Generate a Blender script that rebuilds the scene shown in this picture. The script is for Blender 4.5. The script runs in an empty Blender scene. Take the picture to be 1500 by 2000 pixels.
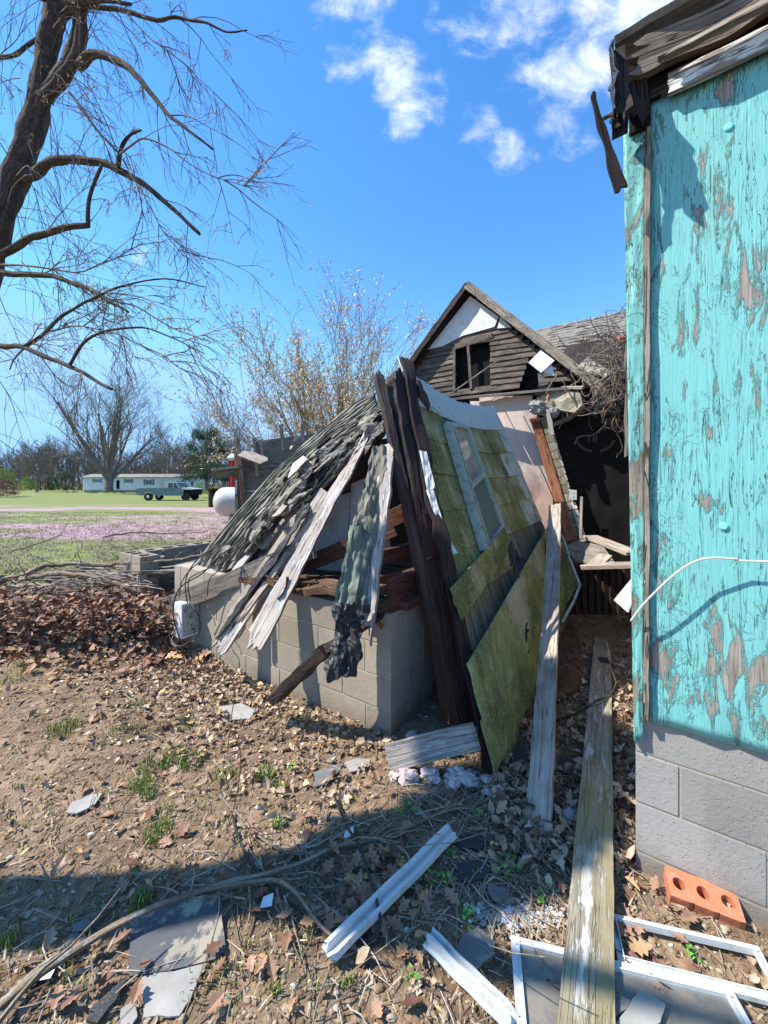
import bpy, math, random
from mathutils import Vector, noise
R = math.radians
V = Vector
sc = bpy.context.scene
col = sc.collection
# ---------------------------------------------------------------- camera
EYE = 1.52
cam = bpy.data.objects.new('camera', bpy.data.cameras.new('camera'))
col.objects.link(cam)
cam.location = (0, 0, EYE)
cam.rotation_euler = (R(90), 0, 0)
cam.data.sensor_fit = 'HORIZONTAL'
cam.data.sensor_width = 36
cam.data.lens = 18
cam.data.shift_y = -55 / 1500
cam.data.clip_start = 0.02
cam.data.clip_end = 3000
sc.camera = cam
# ---------------------------------------------------------------- light
SUN_EL, SUN_AZ = 50.0, 85.0          # azimuth measured from straight behind the camera towards its left
S = V((-math.cos(R(SUN_EL)) * math.sin(R(SUN_AZ)), -math.cos(R(SUN_EL)) * math.cos(R(SUN_AZ)), math.sin(R(SUN_EL))))
sd = bpy.data.lights.new('sun', 'SUN')
sd.energy = 5.0
sd.angle = R(0.5)
sd.color = (1.0, 0.93, 0.82)
so = bpy.data.objects.new('sun', sd)
col.objects.link(so)
so.rotation_euler = S.to_track_quat('Z', 'Y').to_euler()
sc.view_settings.view_transform = 'Standard'
sc.view_settings.look = 'None'
sc.view_settings.exposure = 0.78
sc.view_settings.gamma = 1.0
# ---------------------------------------------------------------- world
world = bpy.data.worlds.new('World')
sc.world = world
world.use_nodes = True

class NT:
    """short-hand for building node trees"""
    def __init__(self, tree):
        self.t = tree
        tree.nodes.clear()
    def n(self, typ, **kw):
        nd = self.t.nodes.new('ShaderNode' + typ)
        for k, v in kw.items():
            setattr(nd, k, v)
        return nd
    def put(self, sock, val):
        if val is None:
            return
        if isinstance(val, bpy.types.NodeSocket):
            self.t.links.new(val, sock)
        elif isinstance(val, (tuple, list)) and sock.type == 'RGBA' and len(val) == 3:
            sock.default_value = (*val, 1)
        else:
            sock.default_value = val
    def math(self, op, a, b=None, c=None, clamp=False):
        nd = self.n('Math', operation=op, use_clamp=clamp)
        for i, v in enumerate((a, b, c)):
            self.put(nd.inputs[i], v)
        return nd.outputs[0]
    def vmath(self, op, a, b=None):
        nd = self.n('VectorMath', operation=op)
        self.put(nd.inputs[0], a)
        self.put(nd.inputs[1], b)
        return nd.outputs['Value'] if op in ('LENGTH', 'DOT_PRODUCT', 'DISTANCE') else nd.outputs[0]
    def map(self, vec, scale=(1, 1, 1), loc=(0, 0, 0), rot=(0, 0, 0)):
        nd = self.n('Mapping')
        self.put(nd.inputs['Vector'], vec)
        nd.inputs['Scale'].default_value = scale
        nd.inputs['Location'].default_value = loc
        nd.inputs['Rotation'].default_value = rot
        return nd.outputs[0]
    def noise(self, vec, scale=5, detail=4, rough=.55, dist=0, color=False):
        nd = self.n('TexNoise')
        self.put(nd.inputs['Vector'], vec)
        nd.inputs['Scale'].default_value = scale
        nd.inputs['Detail'].default_value = detail
        nd.inputs['Roughness'].default_value = rough
        nd.inputs['Distortion'].default_value = dist
        return nd.outputs['Color' if color else 'Fac']
    def voro(self, vec, scale=5, feature='F1', out='Distance', rand=1):
        nd = self.n('TexVoronoi', feature=feature)
        self.put(nd.inputs['Vector'], vec)
        nd.inputs['Scale'].default_value = scale
        nd.inputs['Randomness'].default_value = rand
        return nd.outputs[out]
    def ramp(self, fac, stops, interp='LINEAR'):
        nd = self.n('ValToRGB')
        nd.color_ramp.interpolation = interp
        el = nd.color_ramp.elements
        while len(el) < len(stops):
            el.new(0.5)
        for e, (p, c) in zip(el, stops):
            e.position = p
            e.color = (*c, 1) if isinstance(c, (tuple, list)) else (c, c, c, 1)
        self.put(nd.inputs[0], fac)
        return nd.outputs[0]
    def step(self, v, lo, hi):
        nd = self.n('MapRange', interpolation_type='SMOOTHSTEP')
        self.put(nd.inputs['Value'], v)
        nd.inputs['From Min'].default_value = lo
        nd.inputs['From Max'].default_value = hi
        return nd.outputs[0]
    def mix(self, fac, a, b, blend='MIX'):
        nd = self.n('Mix', data_type='RGBA', blend_type=blend)
        self.put(nd.inputs[0], fac)
        self.put(nd.inputs[6], a)
        self.put(nd.inputs[7], b)
        return nd.outputs[2]
    def bump(self, h, strength=.5, dist=.01, normal=None):
        nd = self.n('Bump')
        nd.inputs['Strength'].default_value = strength
        nd.inputs['Distance'].default_value = dist
        self.put(nd.inputs['Height'], h)
        self.put(nd.inputs['Normal'], normal)
        return nd.outputs[0]

w = NT(world.node_tree)
sky = w.n('TexSky', sky_type='NISHITA')
sky.sun_disc = False
sky.sun_elevation = R(SUN_EL)
sky.sun_rotation = R(180 + SUN_AZ)
sky.air_density = 1.0
sky.dust_density = 0.05
sky.ozone_density = 1.6
sky.altitude = 200
hs = w.n('HueSaturation')
hs.inputs['Saturation'].default_value = 1.30
hs.inputs['Hue'].default_value = 0.503
hs.inputs['Value'].default_value = 1.35
w.put(hs.inputs['Color'], sky.outputs[0])
tc = w.n('TexCoord')
sep = w.n('SeparateXYZ')
w.put(sep.inputs[0], tc.outputs['Generated'])
yy = w.math('MAXIMUM', sep.outputs[1], 0.04)
qx = w.math('DIVIDE', sep.outputs[0], yy)
qz = w.math('DIVIDE', sep.outputs[2], yy)
comb = w.n('CombineXYZ')
w.put(comb.inputs[0], qx)
w.put(comb.inputs[1], qz)
q = comb.outputs[0]
warp = w.vmath('SUBTRACT', w.noise(q, 5, 3, .5, color=True), (.5, .5, .5))
warp = w.vmath('MULTIPLY', warp, (.16, .16, 0))
qw = w.vmath('ADD', q, warp)
fld = None
for (px, py, rx, ry, a) in ((690, -15, 150, 70, 1), (715, 90, 80, 80, .85), (775, 170, 120, 115, 1), (925, 255, 75, 60, .9), (1000, 290, 60, 55, .85), (940, 70, 110, 90, .8),
                            (1010, 20, 170, 120, .85), (1130, 130, 170, 170, 1), (1250, 30, 220, 150, 1), (660, 145, 40, 40, .6), (930, 120, 55, 40, .55), (262, 512, 55, 26, .6), (840, 40, 40, 60, .5)):
    d = w.vmath('SUBTRACT', qw, ((px - 750) / 750, (945 - py) / 750, 0))
    d = w.vmath('MULTIPLY', d, (750 / rx, 750 / ry, 0))
    e = w.math('MULTIPLY', w.math('SUBTRACT', 1.0, w.vmath('LENGTH', d)), a)
    fld = e if fld is None else w.math('MAXIMUM', fld, e)
nz = w.noise(w.map(q, (1, 1.15, 1)), 7.5, 9, .62, .25)
fld = w.math('MAXIMUM', fld, -0.6)
f2 = w.math('ADD', fld, w.math('MULTIPLY', w.math('SUBTRACT', nz, .5), 2.6))
cl = w.math('MULTIPLY', w.step(f2, .16, 1.35), w.math('GREATER_THAN', sep.outputs[1], .05))
cl = w.math('MULTIPLY', cl, .93)
ccol = w.ramp(w.noise(q, 14, 5, .5), [(.3, (4.0, 4.5, 5.6)), (.7, (5.6, 5.7, 5.9))])
cap = w.vmath('MINIMUM', hs.outputs[0], (1.7, 3.2, 5.2))
skyc = w.mix(cl, cap, ccol)
bg = w.n('Background')
bg.inputs['Strength'].default_value = 0.15
w.put(bg.inputs['Color'], skyc)
wo = w.n('OutputWorld')
w.put(wo.inputs[0], bg.outputs[0])

# ---------------------------------------------------------------- geometry helpers
def P(px, py, Y):
    """the place at depth Y that the photograph shows at (px, py)"""
    return V(((px - 750) / 750 * Y, Y, EYE - (py - 945) / 750 * Y))
def G(px, py, z=0.0):
    Y = (EYE - z) * 750 / (py - 945)
    x = (px - 750) / 750 * Y
    return V((x, Y, z + (gz(x, Y) if Y < 6 else 0)))
U = V((-.826, .563, 0)).normalized()     # along the fronts of both buildings, to the left and away
W_ = V((.563, .826, 0)).normalized()     # into the buildings
Z = V((0, 0, 1))
rnd = random.Random(11)
def nz3(p, s=1.0, o=0.0):
    return noise.noise(V((p[0] * s + o, p[1] * s + o * 1.7, p[2] * s - o)))

WLOC = {}
class MB:
    def __init__(self):
        self.v = []; self.f = []; self.uv = []; self.var = []
        self.cur = 0.5
    def add(self, co, uv=(0, 0)):
        self.v.append(V(co)); self.uv.append(uv); self.var.append(self.cur)
        return len(self.v) - 1
    def face(self, *i):
        self.f.append(tuple(i))
    def build(self, name, mat, parent=None, smooth=False, base=None):
        me = bpy.data.meshes.new(name)
        if parent is None:
            if base is None:
                xs = [p.x for p in self.v]; ys = [p.y for p in self.v]; zs = [p.z for p in self.v]
                base = V(((min(xs) + max(xs)) / 2, (min(ys) + max(ys)) / 2, min(zs)))
            off = V(base)
        else:
            off = WLOC[parent.name]
        me.from_pydata([tuple(p - off) for p in self.v], [], self.f)
        if self.uv:
            ul = me.uv_layers.new(name='UVMap')
            buf = [0.0] * (len(me.loops) * 2)
            for i, lp in enumerate(me.loops):
                a = self.uv[lp.vertex_index]
                buf[2 * i] = a[0]; buf[2 * i + 1] = a[1]
            ul.data.foreach_set('uv', buf)
        at = me.attributes.new('var', 'FLOAT', 'POINT')
        at.data.foreach_set('value', self.var)
        if smooth:
            me.polygons.foreach_set('use_smooth', [True] * len(me.polygons))
        me.materials.append(mat)
        o = bpy.data.objects.new(name, me)
        col.objects.link(o)
        if parent is None:
            o.location = off
            WLOC[o.name] = off
        else:
            o.parent = parent
            WLOC[o.name] = off
        return o
    # ---- shapes
    def quadgrid(self, c00, c10, c11, c01, nu, nv, t=0.0, bend=None, uvo=None):
        """a sheet through four corners; bend(u,v) moves a point along the normal; t = thickness behind it"""
        c00, c10, c11, c01 = map(V, (c00, c10, c11, c01))
        nrm = (c10 - c00).cross(c01 - c00).normalized()
        lu = (c10 - c00).length; lv = (c01 - c00).length
        uo = uvo or (rnd.random() * 9, rnd.random() * 9)
        lay = []
        for k in ((0,) if t == 0 else (0, 1)):
            ids = []
            for j in range(nv + 1):
                for i in range(nu + 1):
                    a, b = i / nu, j / nv
                    p = (c00 * (1 - a) + c10 * a) * (1 - b) + (c01 * (1 - a) + c11 * a) * b
                    if bend:
                        p = p + nrm * bend(a, b)
                    ids.append(self.add(p - nrm * (t * k), (uo[0] + a * lu, uo[1] + b * lv)))
            lay.append(ids)
            for j in range(nv):
                for i in range(nu):
                    q = (ids[j * (nu + 1) + i], ids[j * (nu + 1) + i + 1], ids[(j + 1) * (nu + 1) + i + 1], ids[(j + 1) * (nu + 1) + i])
                    self.f.append(q if k == 0 else q[::-1])
        if t:
            a, b = lay
            m = nu + 1
            loop = [i for i in range(m)] + [j * m + nu for j in range(1, nv + 1)] + [nv * m + i for i in range(nu - 1, -1, -1)] + [j * m for j in range(nv - 1, 0, -1)]
            for k in range(len(loop)):
                x, y = loop[k], loop[(k + 1) % len(loop)]
                self.f.append((a[y], a[x], b[x], b[y]))
    def box(self, c, ax, ay, az):
        """box about centre c with half-axis vectors"""
        c = V(c)
        o = (rnd.random() * 9, rnd.random() * 9)
        la, lb, lc = ax.length, ay.length, az.length
        ids = {}
        for (n1, n2, n3, s) in ((ax, ay, az, 1), (ax, ay, az, -1), (ay, az, ax, 1), (ay, az, ax, -1), (az, ax, ay, 1), (az, ax, ay, -1)):
            l1, l2 = n1.length, n2.length
            q = []
            for (a, b) in ((-1, -1), (1, -1), (1, 1), (-1, 1)):
                uv = (a * l1, b * l2) if l1 >= l2 else (b * l2, a * l1)
                q.append(self.add(c + n1 * a + n2 * b + n3 * s, (o[0] + uv[0], o[1] + uv[1])))
            flip = (n1.cross(n2).dot(n3) * s) < 0
            self.f.append(tuple(q[::-1] if flip else q))
    def plank(self, p0, p1, w, t, up=Z, n=8, k=5, rag=(0, 0), sag=0.0, warp=0.0, w1=None, edge=0.0, twist=0.0):
        """a board from p0 to p1: width w across, thickness t along up; ragged ends and edges"""
        p0, p1 = V(p0), V(p1)
        d = p1 - p0; L = d.length; d.normalize()
        sd_ = d.cross(V(up)).normalized(); un = sd_.cross(d).normalized()
        w1 = w if w1 is None else w1
        uo = (rnd.random() * 20, rnd.random() * 20)
        e0 = [rnd.random() * rag[0] for _ in range(k + 1)]
        e1 = [rnd.random() * rag[1] for _ in range(k + 1)]
        sd0 = rnd.random() * 50
        ids = [[], []]
        for l in (0, 1):
            for i in range(n + 1):
                for j in range(k + 1):
                    s = i / n
                    al = e0[j] + (L - e0[j] - e1[j]) * s
                    b = j / k - .5
                    ww = w + (w1 - w) * s
                    ac = b * ww
                    if edge and j in (0, k):
                        ac += edge * noise.noise(V((al * 9, sd0 + j, 0)))
                    hh = (0.5 - l) * t - sag * math.sin(math.pi * s)
                    hh += warp * noise.noise(V((al * 2.2, ac * 5, sd0)))
                    an = twist * s
                    y = ac * math.cos(an) - hh * math.sin(an); z = ac * math.sin(an) + hh * math.cos(an)
                    ids[l].append(self.add(p0 + d * al + sd_ * y + un * z, (uo[0] + al, uo[1] + ac + l * .4)))
        m = k + 1
        A, B = ids
        for i in range(n):
            for j in range(k):
                a, b, c, e = i * m + j, i * m + j + 1, (i + 1) * m + j + 1, (i + 1) * m + j
                self.f.append((A[a], A[e], A[c], A[b]))
                self.f.append((B[a], B[b], B[c], B[e]))
        loop = [j for j in range(m)] + [i * m + k for i in range(1, n + 1)] + [n * m + j for j in range(k - 1, -1, -1)] + [i * m for i in range(n - 1, 0, -1)]
        for q in range(len(loop)):
            x, y = loop[q], loop[(q + 1) % len(loop)]
            self.f.append((A[x], A[y], B[y], B[x]))
    def tube(self, pts, rad, sides=6, cap=True, bumpy=0.0):
        pts = [V(p) for p in pts]
        n = len(pts)
        if not isinstance(rad, (list, tuple)):
            rad = [rad] * n
        prev = None
        rows = []
        ln = 0
        fr = V((1, 0, 0))
        uo = rnd.random() * 9
        for i in range(n):
            d = (pts[min(i + 1, n - 1)] - pts[max(i - 1, 0)])
            if d.length < 1e-9:
                d = V((0, 0, 1))
            d.normalize()
            fr = fr - d * fr.dot(d)
            if fr.length < 1e-3:
                fr = d.orthogonal()
            fr.normalize()
            g = d.cross(fr)
            if i:
                ln += (pts[i] - pts[i - 1]).length
            row = []
            for s in range(sides):
                a = 2 * math.pi * s / sides
                r = rad[i]
                if bumpy:
                    r *= 1 + bumpy * noise.noise(V((ln * 6, a * 1.3, uo)))
                row.append(self.add(pts[i] + (fr * math.cos(a) + g * math.sin(a)) * r, (uo + ln, s / sides * rad[0] * 6.28)))
            rows.append(row)
        for i in range(n - 1):
            a, b = rows[i], rows[i + 1]
            for s in range(sides):
                s2 = (s + 1) % sides
                self.f.append((a[s], a[s2], b[s2], b[s]))
        if cap:
            self.f.append(tuple(rows[0][::-1]))
            self.f.append(tuple(rows[-1]))
    def poly(self, pts, t, up=None, bumpy=0.0):
        """a flat slab: the outline pts with thickness t below it"""
        pts = [V(p) for p in pts]
        c = sum(pts, V()) / len(pts)
        nrm = V((0, 0, 0))
        for i in range(len(pts)):
            nrm += (pts[i] - c).cross(pts[(i + 1) % len(pts)] - c)
        nrm.normalize()
        if up is not None and nrm.dot(up) < 0:
            pts = pts[::-1]; nrm = -nrm
        ax = (pts[1] - pts[0]).normalized(); ay = nrm.cross(ax)
        o = (rnd.random() * 9, rnd.random() * 9)
        def uv(p):
            return (o[0] + (p - c).dot(ax), o[1] + (p - c).dot(ay))
        rings = 4
        top = []
        for r in range(rings):
            s = 1 - r / rings
            row = []
            for p in pts:
                q = c + (p - c) * s
                q = q + nrm * (bumpy * noise.noise(q * 9))
                row.append(self.add(q, uv(q)))
            top.append(row)
        cc = self.add(c + nrm * (bumpy * noise.noise(c * 9)), uv(c))
        n = len(pts)
        for r in range(rings - 1):
            for i in range(n):
                j = (i + 1) % n
                self.f.append((top[r][i], top[r][j], top[r + 1][j], top[r + 1][i]))
        for i in range(n):
            self.f.append((top[-1][i], top[-1][(i + 1) % n], cc))
        bot = [self.add(self.v[i] - nrm * t, uv(self.v[i])) for i in top[0]]
        self.f.append(tuple(bot[::-1]))
        for i in range(n):
            j = (i + 1) % n
            self.f.append((top[0][j], top[0][i], bot[i], bot[j]))
    def blob(self, c, r, seg=10, rings=7, amp=.3, fr=2.0, sx=1, sy=1, sz=1):
        c = V(c); o = rnd.random() * 40
        rows = []
        for j in range(rings + 1):
            th = math.pi * j / rings
            row = []
            for i in range(seg):
                ph = 2 * math.pi * i / seg
                d = V((math.sin(th) * math.cos(ph), math.sin(th) * math.sin(ph), math.cos(th)))
                q = r * (1 + amp * noise.noise(d * fr + V((o, o, o))))
                row.append(self.add(c + V((d.x * sx, d.y * sy, d.z * sz)) * q, (ph, th)))
            rows.append(row)
        for j in range(rings):
            for i in range(seg):
                k = (i + 1) % seg
                self.f.append((rows[j][i], rows[j + 1][i], rows[j + 1][k], rows[j][k]))

def tag(o, label=None, cat=None, group=None, kind=None):
    if label: o['label'] = label
    if cat: o['category'] = cat
    if group: o['group'] = group
    if kind: o['kind'] = kind
    return o
def thing(name, loc, label, cat, group=None):
    o = bpy.data.objects.new(name, None)
    o.empty_display_size = .2
    col.objects.link(o)
    o.location = V(loc)
    WLOC[o.name] = V(loc)
    return tag(o, label, cat, group)
def dup(root, loc, rz=0, scale=1.0, label=None):
    c = root.copy(); col.objects.link(c)
    c.location = V(loc); c.rotation_euler = (0, 0, rz); c.scale = (scale,) * 3
    if label: c['label'] = label
    for ch in list(root.children):
        d = ch.copy(); col.objects.link(d); d.parent = c
        for g in ch.children:
            e = g.copy(); col.objects.link(e); e.parent = d
    return c
def smooth_path(pts, n=4):
    """Catmull-Rom through pts"""
    pts = [V(p) for p in pts]
    out = []
    for i in range(len(pts) - 1):
        a = pts[max(i - 1, 0)]; b = pts[i]; c = pts[i + 1]; d = pts[min(i + 2, len(pts) - 1)]
        for k in range(n):
            t = k / n
            out.append(0.5 * ((2 * b) + (c - a) * t + (2 * a - 5 * b + 4 * c - d) * t * t + (3 * b - a - 3 * c + d) * t ** 3))
    out.append(pts[-1])
    return out
def lerp_r(r0, r1, n):
    return [r0 + (r1 - r0) * i / (n - 1) for i in range(n)]

# ---------------------------------------------------------------- materials
MATS = {}
def mat(name, fn, **kw):
    m = bpy.data.materials.new(name)
    m.use_nodes = True
    N = NT(m.node_tree)
    bs = N.n('BsdfPrincipled')
    out = N.n('OutputMaterial')
    N.put(out.inputs[0], bs.outputs[0])
    bs.inputs['Roughness'].default_value = kw.get('rough', .85)
    bs.inputs['Metallic'].default_value = kw.get('metal', 0)
    bs.inputs['Specular IOR Level'].default_value = kw.get('spec', .3)
    c, nrm = fn(N, bs)
    N.put(bs.inputs['Base Color'], c)
    N.put(bs.inputs['Normal'], nrm)
    MATS[name] = m
    return m
def uvn(N):
    return N.n('UVMap', uv_map='UVMap').outputs[0]
def objc(N):
    return N.n('TexCoord').outputs['Object']
def var(N):
    return N.n('Attribute', attribute_name='var').outputs['Fac']

def wood(c_dark, c_mid, c_light, grain=1.0, crack=.8, bumpd=.004, paint=None, paint_amt=.5, stain=None):
    def fn(N, bs):
        uv = uvn(N)
        v0 = var(N)
        base = N.noise(N.map(uv, (3.0, 40 * grain, 1)), 1.0, 5, .65, .4)
        fine = N.noise(N.map(uv, (8, 170 * grain, 1)), 1.0, 3, .6)
        blot = N.noise(uv, 4.5, 4, .6)
        g = N.math('ADD', N.math('MULTIPLY', base, .6), N.math('MULTIPLY', fine, .4))
        c = N.ramp(g, [(.3, c_dark), (.5, c_mid), (.68, c_light)])
        c = N.mix(N.step(blot, .45, .72), c, tuple(x * .6 for x in c_mid), 'MIX')
        ck = N.noise(N.map(uv, (1.6, 26 * grain, 1), (3, 1, 0)), 1.0, 3, .5, .8)
        ck = N.math('ABSOLUTE', N.math('SUBTRACT', ck, .5))
        ckm = N.math('SUBTRACT', 1, N.step(ck, 0.0, .022))
        if paint is not None:
            pm = N.noise(N.map(uv, (4, 22, 1), (7, 3, 0)), 1.0, 6, .65)
            pm = N.step(N.math('ADD', pm, N.math('MULTIPLY', N.math('SUBTRACT', blot, .5), .5)), 1 - paint_amt - .06, 1 - paint_amt + .02)
            c = N.mix(pm, c, paint)
            g = N.math('ADD', g, N.math('MULTIPLY', pm, .8))
        if stain is not None:
            sm = N.noise(N.map(uv, (1.4, 4, 1), (1, 9, 0)), 1.0, 4, .6)
            c = N.mix(N.math('MULTIPLY', N.step(sm, .42, .65), .85), c, stain)
        c = N.mix(N.math('MULTIPLY', ckm, crack), c, tuple(x * .18 for x in c_dark))
        c = N.mix(1.0, c, N.ramp(v0, [(0, (.62, .62, .62)), (1, (1.25, 1.25, 1.25))]), 'MULTIPLY')
        h = N.math('SUBTRACT', g, N.math('MULTIPLY', ckm, .9))
        return c, N.bump(h, .9, bumpd)
    return fn
mat('wood_grey', wood((.10, .085, .07), (.24, .21, .18), (.38, .34, .30)), rough=.9)
mat('wood_pale', wood((.24, .19, .15), (.40, .34, .285), (.52, .455, .395), crack=.55), rough=.85)
mat('wood_white', wood((.28, .23, .19), (.46, .41, .36), (.58, .53, .48), paint=(.56, .55, .57), paint_amt=.40, crack=.6), rough=.8)
mat('wood_char', wood((.012, .009, .008), (.040, .026, .022), (.085, .058, .048), grain=.7, bumpd=.012), rough=.75)
mat('wood_red', wood((.045, .016, .012), (.13, .046, .030), (.20, .080, .052), grain=.5), rough=.6, spec=.5)
mat('wood_orange', wood((.16, .06, .03), (.32, .13, .07), (.42, .20, .12), grain=.6), rough=.8)
mat('wood_rot', wood((.03, .018, .012), (.14, .075, .042), (.30, .19, .12), grain=.8, bumpd=.012), rough=.95)
mat('wood_green', wood((.15, .125, .08), (.34, .30, .22), (.50, .46, .38), stain=(.24, .20, .09), crack=.3, paint=(.54, .53, .50), paint_amt=.42), rough=.85)
mat('wood_lap', wood((.045, .034, .028), (.13, .105, .09), (.27, .225, .195), grain=.7), rough=.9)
mat('wood_fascia', wood((.07, .055, .045), (.24, .20, .16), (.42, .37, .31), bumpd=.008), rough=.9)
mat('wood_fascia_paint', wood((.12, .10, .08), (.25, .21, .18), (.36, .32, .28), paint=(.62, .66, .66), paint_amt=.5), rough=.8)

def peel(paint, wood_c, amt, dirt=0.0, patches=()):
    def fn(N, bs):
        uv = uvn(N)                       # x along the grain
        big = N.noise(N.map(uv, (1.3, 2.6, 1)), 1.6, 3, .5)
        m = N.noise(N.map(uv, (4.5, 21, 1), (2, 5, 0)), 1.0, 9, .66, .6)
        m2 = N.noise(N.map(uv, (16, 60, 1), (2, 5, 0)), 1.0, 5, .6, .6)
        s = N.math('ADD', N.math('ADD', m, N.math('MULTIPLY', N.math('SUBTRACT', big, .5), .40)), N.math('MULTIPLY', N.math('SUBTRACT', m2, .5), .22))
        for (x_, y_, rx, ry) in patches:      # places where the weather has taken more of the paint
            dd = N.vmath('MULTIPLY', N.vmath('SUBTRACT', uv, (x_, y_, 0)), (1 / rx, 1 / ry, 0))
            s = N.math('ADD', s, N.math('MULTIPLY', N.math('MAXIMUM', N.math('SUBTRACT', 1, N.vmath('LENGTH', dd)), 0), .17))
        bare = N.step(s, 1 - amt, 1 - amt + .012)
        rim = N.step(s, 1 - amt - .05, 1 - amt)          # paint curling up near its edge
        ck = N.noise(N.map(uv, (1.8, 34, 1), (8, 2, 0)), 1.0, 5, .55, 1.6)
        ckd = N.math('ABSOLUTE', N.math('SUBTRACT', ck, .5))
        ckm = N.math('SUBTRACT', 1, N.step(ckd, .001, .007))
        ckm = N.math('MULTIPLY', ckm, N.step(N.noise(N.map(uv, (2, 5, 1), (4, 4, 4)), 1.0, 3, .5), .40, .56))
        ck2 = N.noise(N.map(uv, (9, 12, 1), (1, 7, 0)), 1.0, 4, .6, 2.0)
        ck2m = N.math('SUBTRACT', 1, N.step(N.math('ABSOLUTE', N.math('SUBTRACT', ck2, .5)), .001, .012))
        ck2m = N.math('MULTIPLY', ck2m, N.step(N.noise(N.map(uv, (3, 5, 1), (9, 4, 4)), 1.0, 3, .5), .50, .62))
        grain = N.noise(N.map(uv, (5, 120, 1)), 1.0, 4, .6, .6)
        wc = N.ramp(grain, [(.3, tuple(x * .42 for x in wood_c)), (.7, tuple(min(1, x * 1.25) for x in wood_c))])
        pc = N.mix(N.noise(uv, 6, 4, .6), tuple(x * .90 for x in paint), tuple(min(1, x * 1.08) for x in paint))
        pc = N.mix(N.math('MULTIPLY', N.step(big, .52, .8), .18), pc, (.35, .42, .40))
        c = N.mix(bare, pc, wc)
        cracks = N.math('MULTIPLY', N.math('MAXIMUM', ckm, N.math('MULTIPLY', ck2m, .45)), N.math('SUBTRACT', 1, bare))
        c = N.mix(N.math('MULTIPLY', cracks, .85), c, (.035, .055, .05))
        if dirt:
            c = N.mix(N.math('MULTIPLY', N.step(N.noise(N.map(uv, (2, 9, 1)), 1, 5, .6), .45, .65), dirt), c, (.05, .04, .035))
        v = var(N)
        c = N.mix(1.0, c, N.ramp(v, [(0, (.7, .7, .7)), (1, (1.3, 1.3, 1.3))]), 'MULTIPLY')
        h = N.math('ADD', N.math('MULTIPLY', N.math('SUBTRACT', 1, bare), 1.0), N.math('MULTIPLY', rim, .9))
        h = N.math('SUBTRACT', h, N.math('MULTIPLY', cracks, 1.2))
        h = N.math('ADD', h, N.math('MULTIPLY', grain, .35))
        h = N.math('ADD', h, N.math('MULTIPLY', N.noise(N.map(uv, (3, 14, 1)), 1.0, 4, .6, 1.0), .9))
        bs.inputs['Roughness'].default_value = .55
        return c, N.bump(h, 1.0, .0045)
    return fn
mat('turquoise_paint', peel((.185, .51, .50), (.33, .305, .265), .365, 0, ((4.92, 4.08, .16, .14), (3.57, 4.08, .13, .13), (3.53, 4.31, .14, .07), (4.80, 4.22, .10, .05), (3.42, 4.15, .12, .2), (4.3, 3.98, .2, .06))))
mat('turquoise_trim', peel((.18, .49, .47), (.27, .235, .195), .42, .3))

def concrete(c, joint=False):
    def fn(N, bs):
        o = objc(N)
        a = N.noise(o, 3.2, 4, .6)
        b = N.noise(o, 60, 4, .75)
        pit = N.step(N.voro(o, 95), .0, .28)
        pm = N.step(N.noise(o, 35, 2, .5), .52, .6)
        pit = N.math('MAXIMUM', pit, N.math('SUBTRACT', 1, pm))
        cc = N.mix(a, tuple(x * .75 for x in c), tuple(x * 1.15 for x in c))
        cc = N.mix(N.math('MULTIPLY', b, .5), cc, tuple(x * .6 for x in c))
        cc = N.mix(N.math('MULTIPLY', N.math('SUBTRACT', 1, pit), .85), cc, tuple(x * .28 for x in c))
        stn = N.step(N.noise(N.map(o, (1, 1, .4)), 2.6, 5, .6), .52, .70)
        cc = N.mix(N.math('MULTIPLY', stn, .35), cc, tuple(x * .5 for x in c))
        v = var(N)
        cc = N.mix(1.0, cc, N.ramp(v, [(0, (.85, .84, .82)), (1, (1.13, 1.12, 1.10))]), 'MULTIPLY')
        # soil splashed up on the lowest hand's breadth
        z = N.n('SeparateXYZ'); N.put(z.inputs[0], N.n('NewGeometry').outputs['Position'])
        low = N.step(N.math('ADD', z.outputs[2], N.math('MULTIPLY', N.noise(o, 6, 4, .6), .22)), .10, .26)
        cc = N.mix(N.math('MULTIPLY', N.math('SUBTRACT', 1, low), .55), cc, (.17, .125, .08))
        h = N.math('ADD', N.math('MULTIPLY', b, .5), N.math('MULTIPLY', pit, .6))
        return cc, N.bump(h, .9, .006)
    return fn
mat('block_grey', concrete((.36, .35, .335)), rough=.95)
mat('block_tan', concrete((.38, .33, .27)), rough=.95)
mat('mortar', concrete((.44, .40, .34)), rough=.95)

def shingle(cs, green=True):
    def fn(N, bs):
        o = objc(N); uv = uvn(N)
        v = var(N)
        c = N.ramp(v, [(0, cs[0]), (.35, cs[1]), (.7, cs[2]), (1, cs[3])])
        st = N.noise(N.map(uv, (3, 26, 1)), 1, 5, .65)
        c = N.mix(1, c, N.ramp(st, [(.25, (.30, .30, .30)), (.5, (.92, .92, .92)), (.75, (1.5, 1.48, 1.40))]), 'MULTIPLY')
        gr = N.noise(o, 330, 2, .7)
        c = N.mix(1, c, N.ramp(gr, [(.3, (.55, .55, .55)), (.7, (1.4, 1.4, 1.4))]), 'MULTIPLY')
        pt = N.noise(o, 5.5, 5, .65)
        c = N.mix(N.math('MULTIPLY', N.step(pt, .54, .66), .7), c, (.022, .022, .022))
        if green:
            c = N.mix(N.math('MULTIPLY', N.step(N.noise(o, 3.1, 4, .6), .52, .7), .55), c, (.075, .115, .085))
        h = N.math('ADD', N.math('MULTIPLY', gr, .25), N.math('MULTIPLY', st, 1.0))
        return c, N.bump(h, 1.0, .008)
    return fn
mat('shingle_old', shingle(((.07, .068, .058), (.16, .153, .13), (.25, .235, .195), (.36, .335, .27))), rough=.95)
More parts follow.
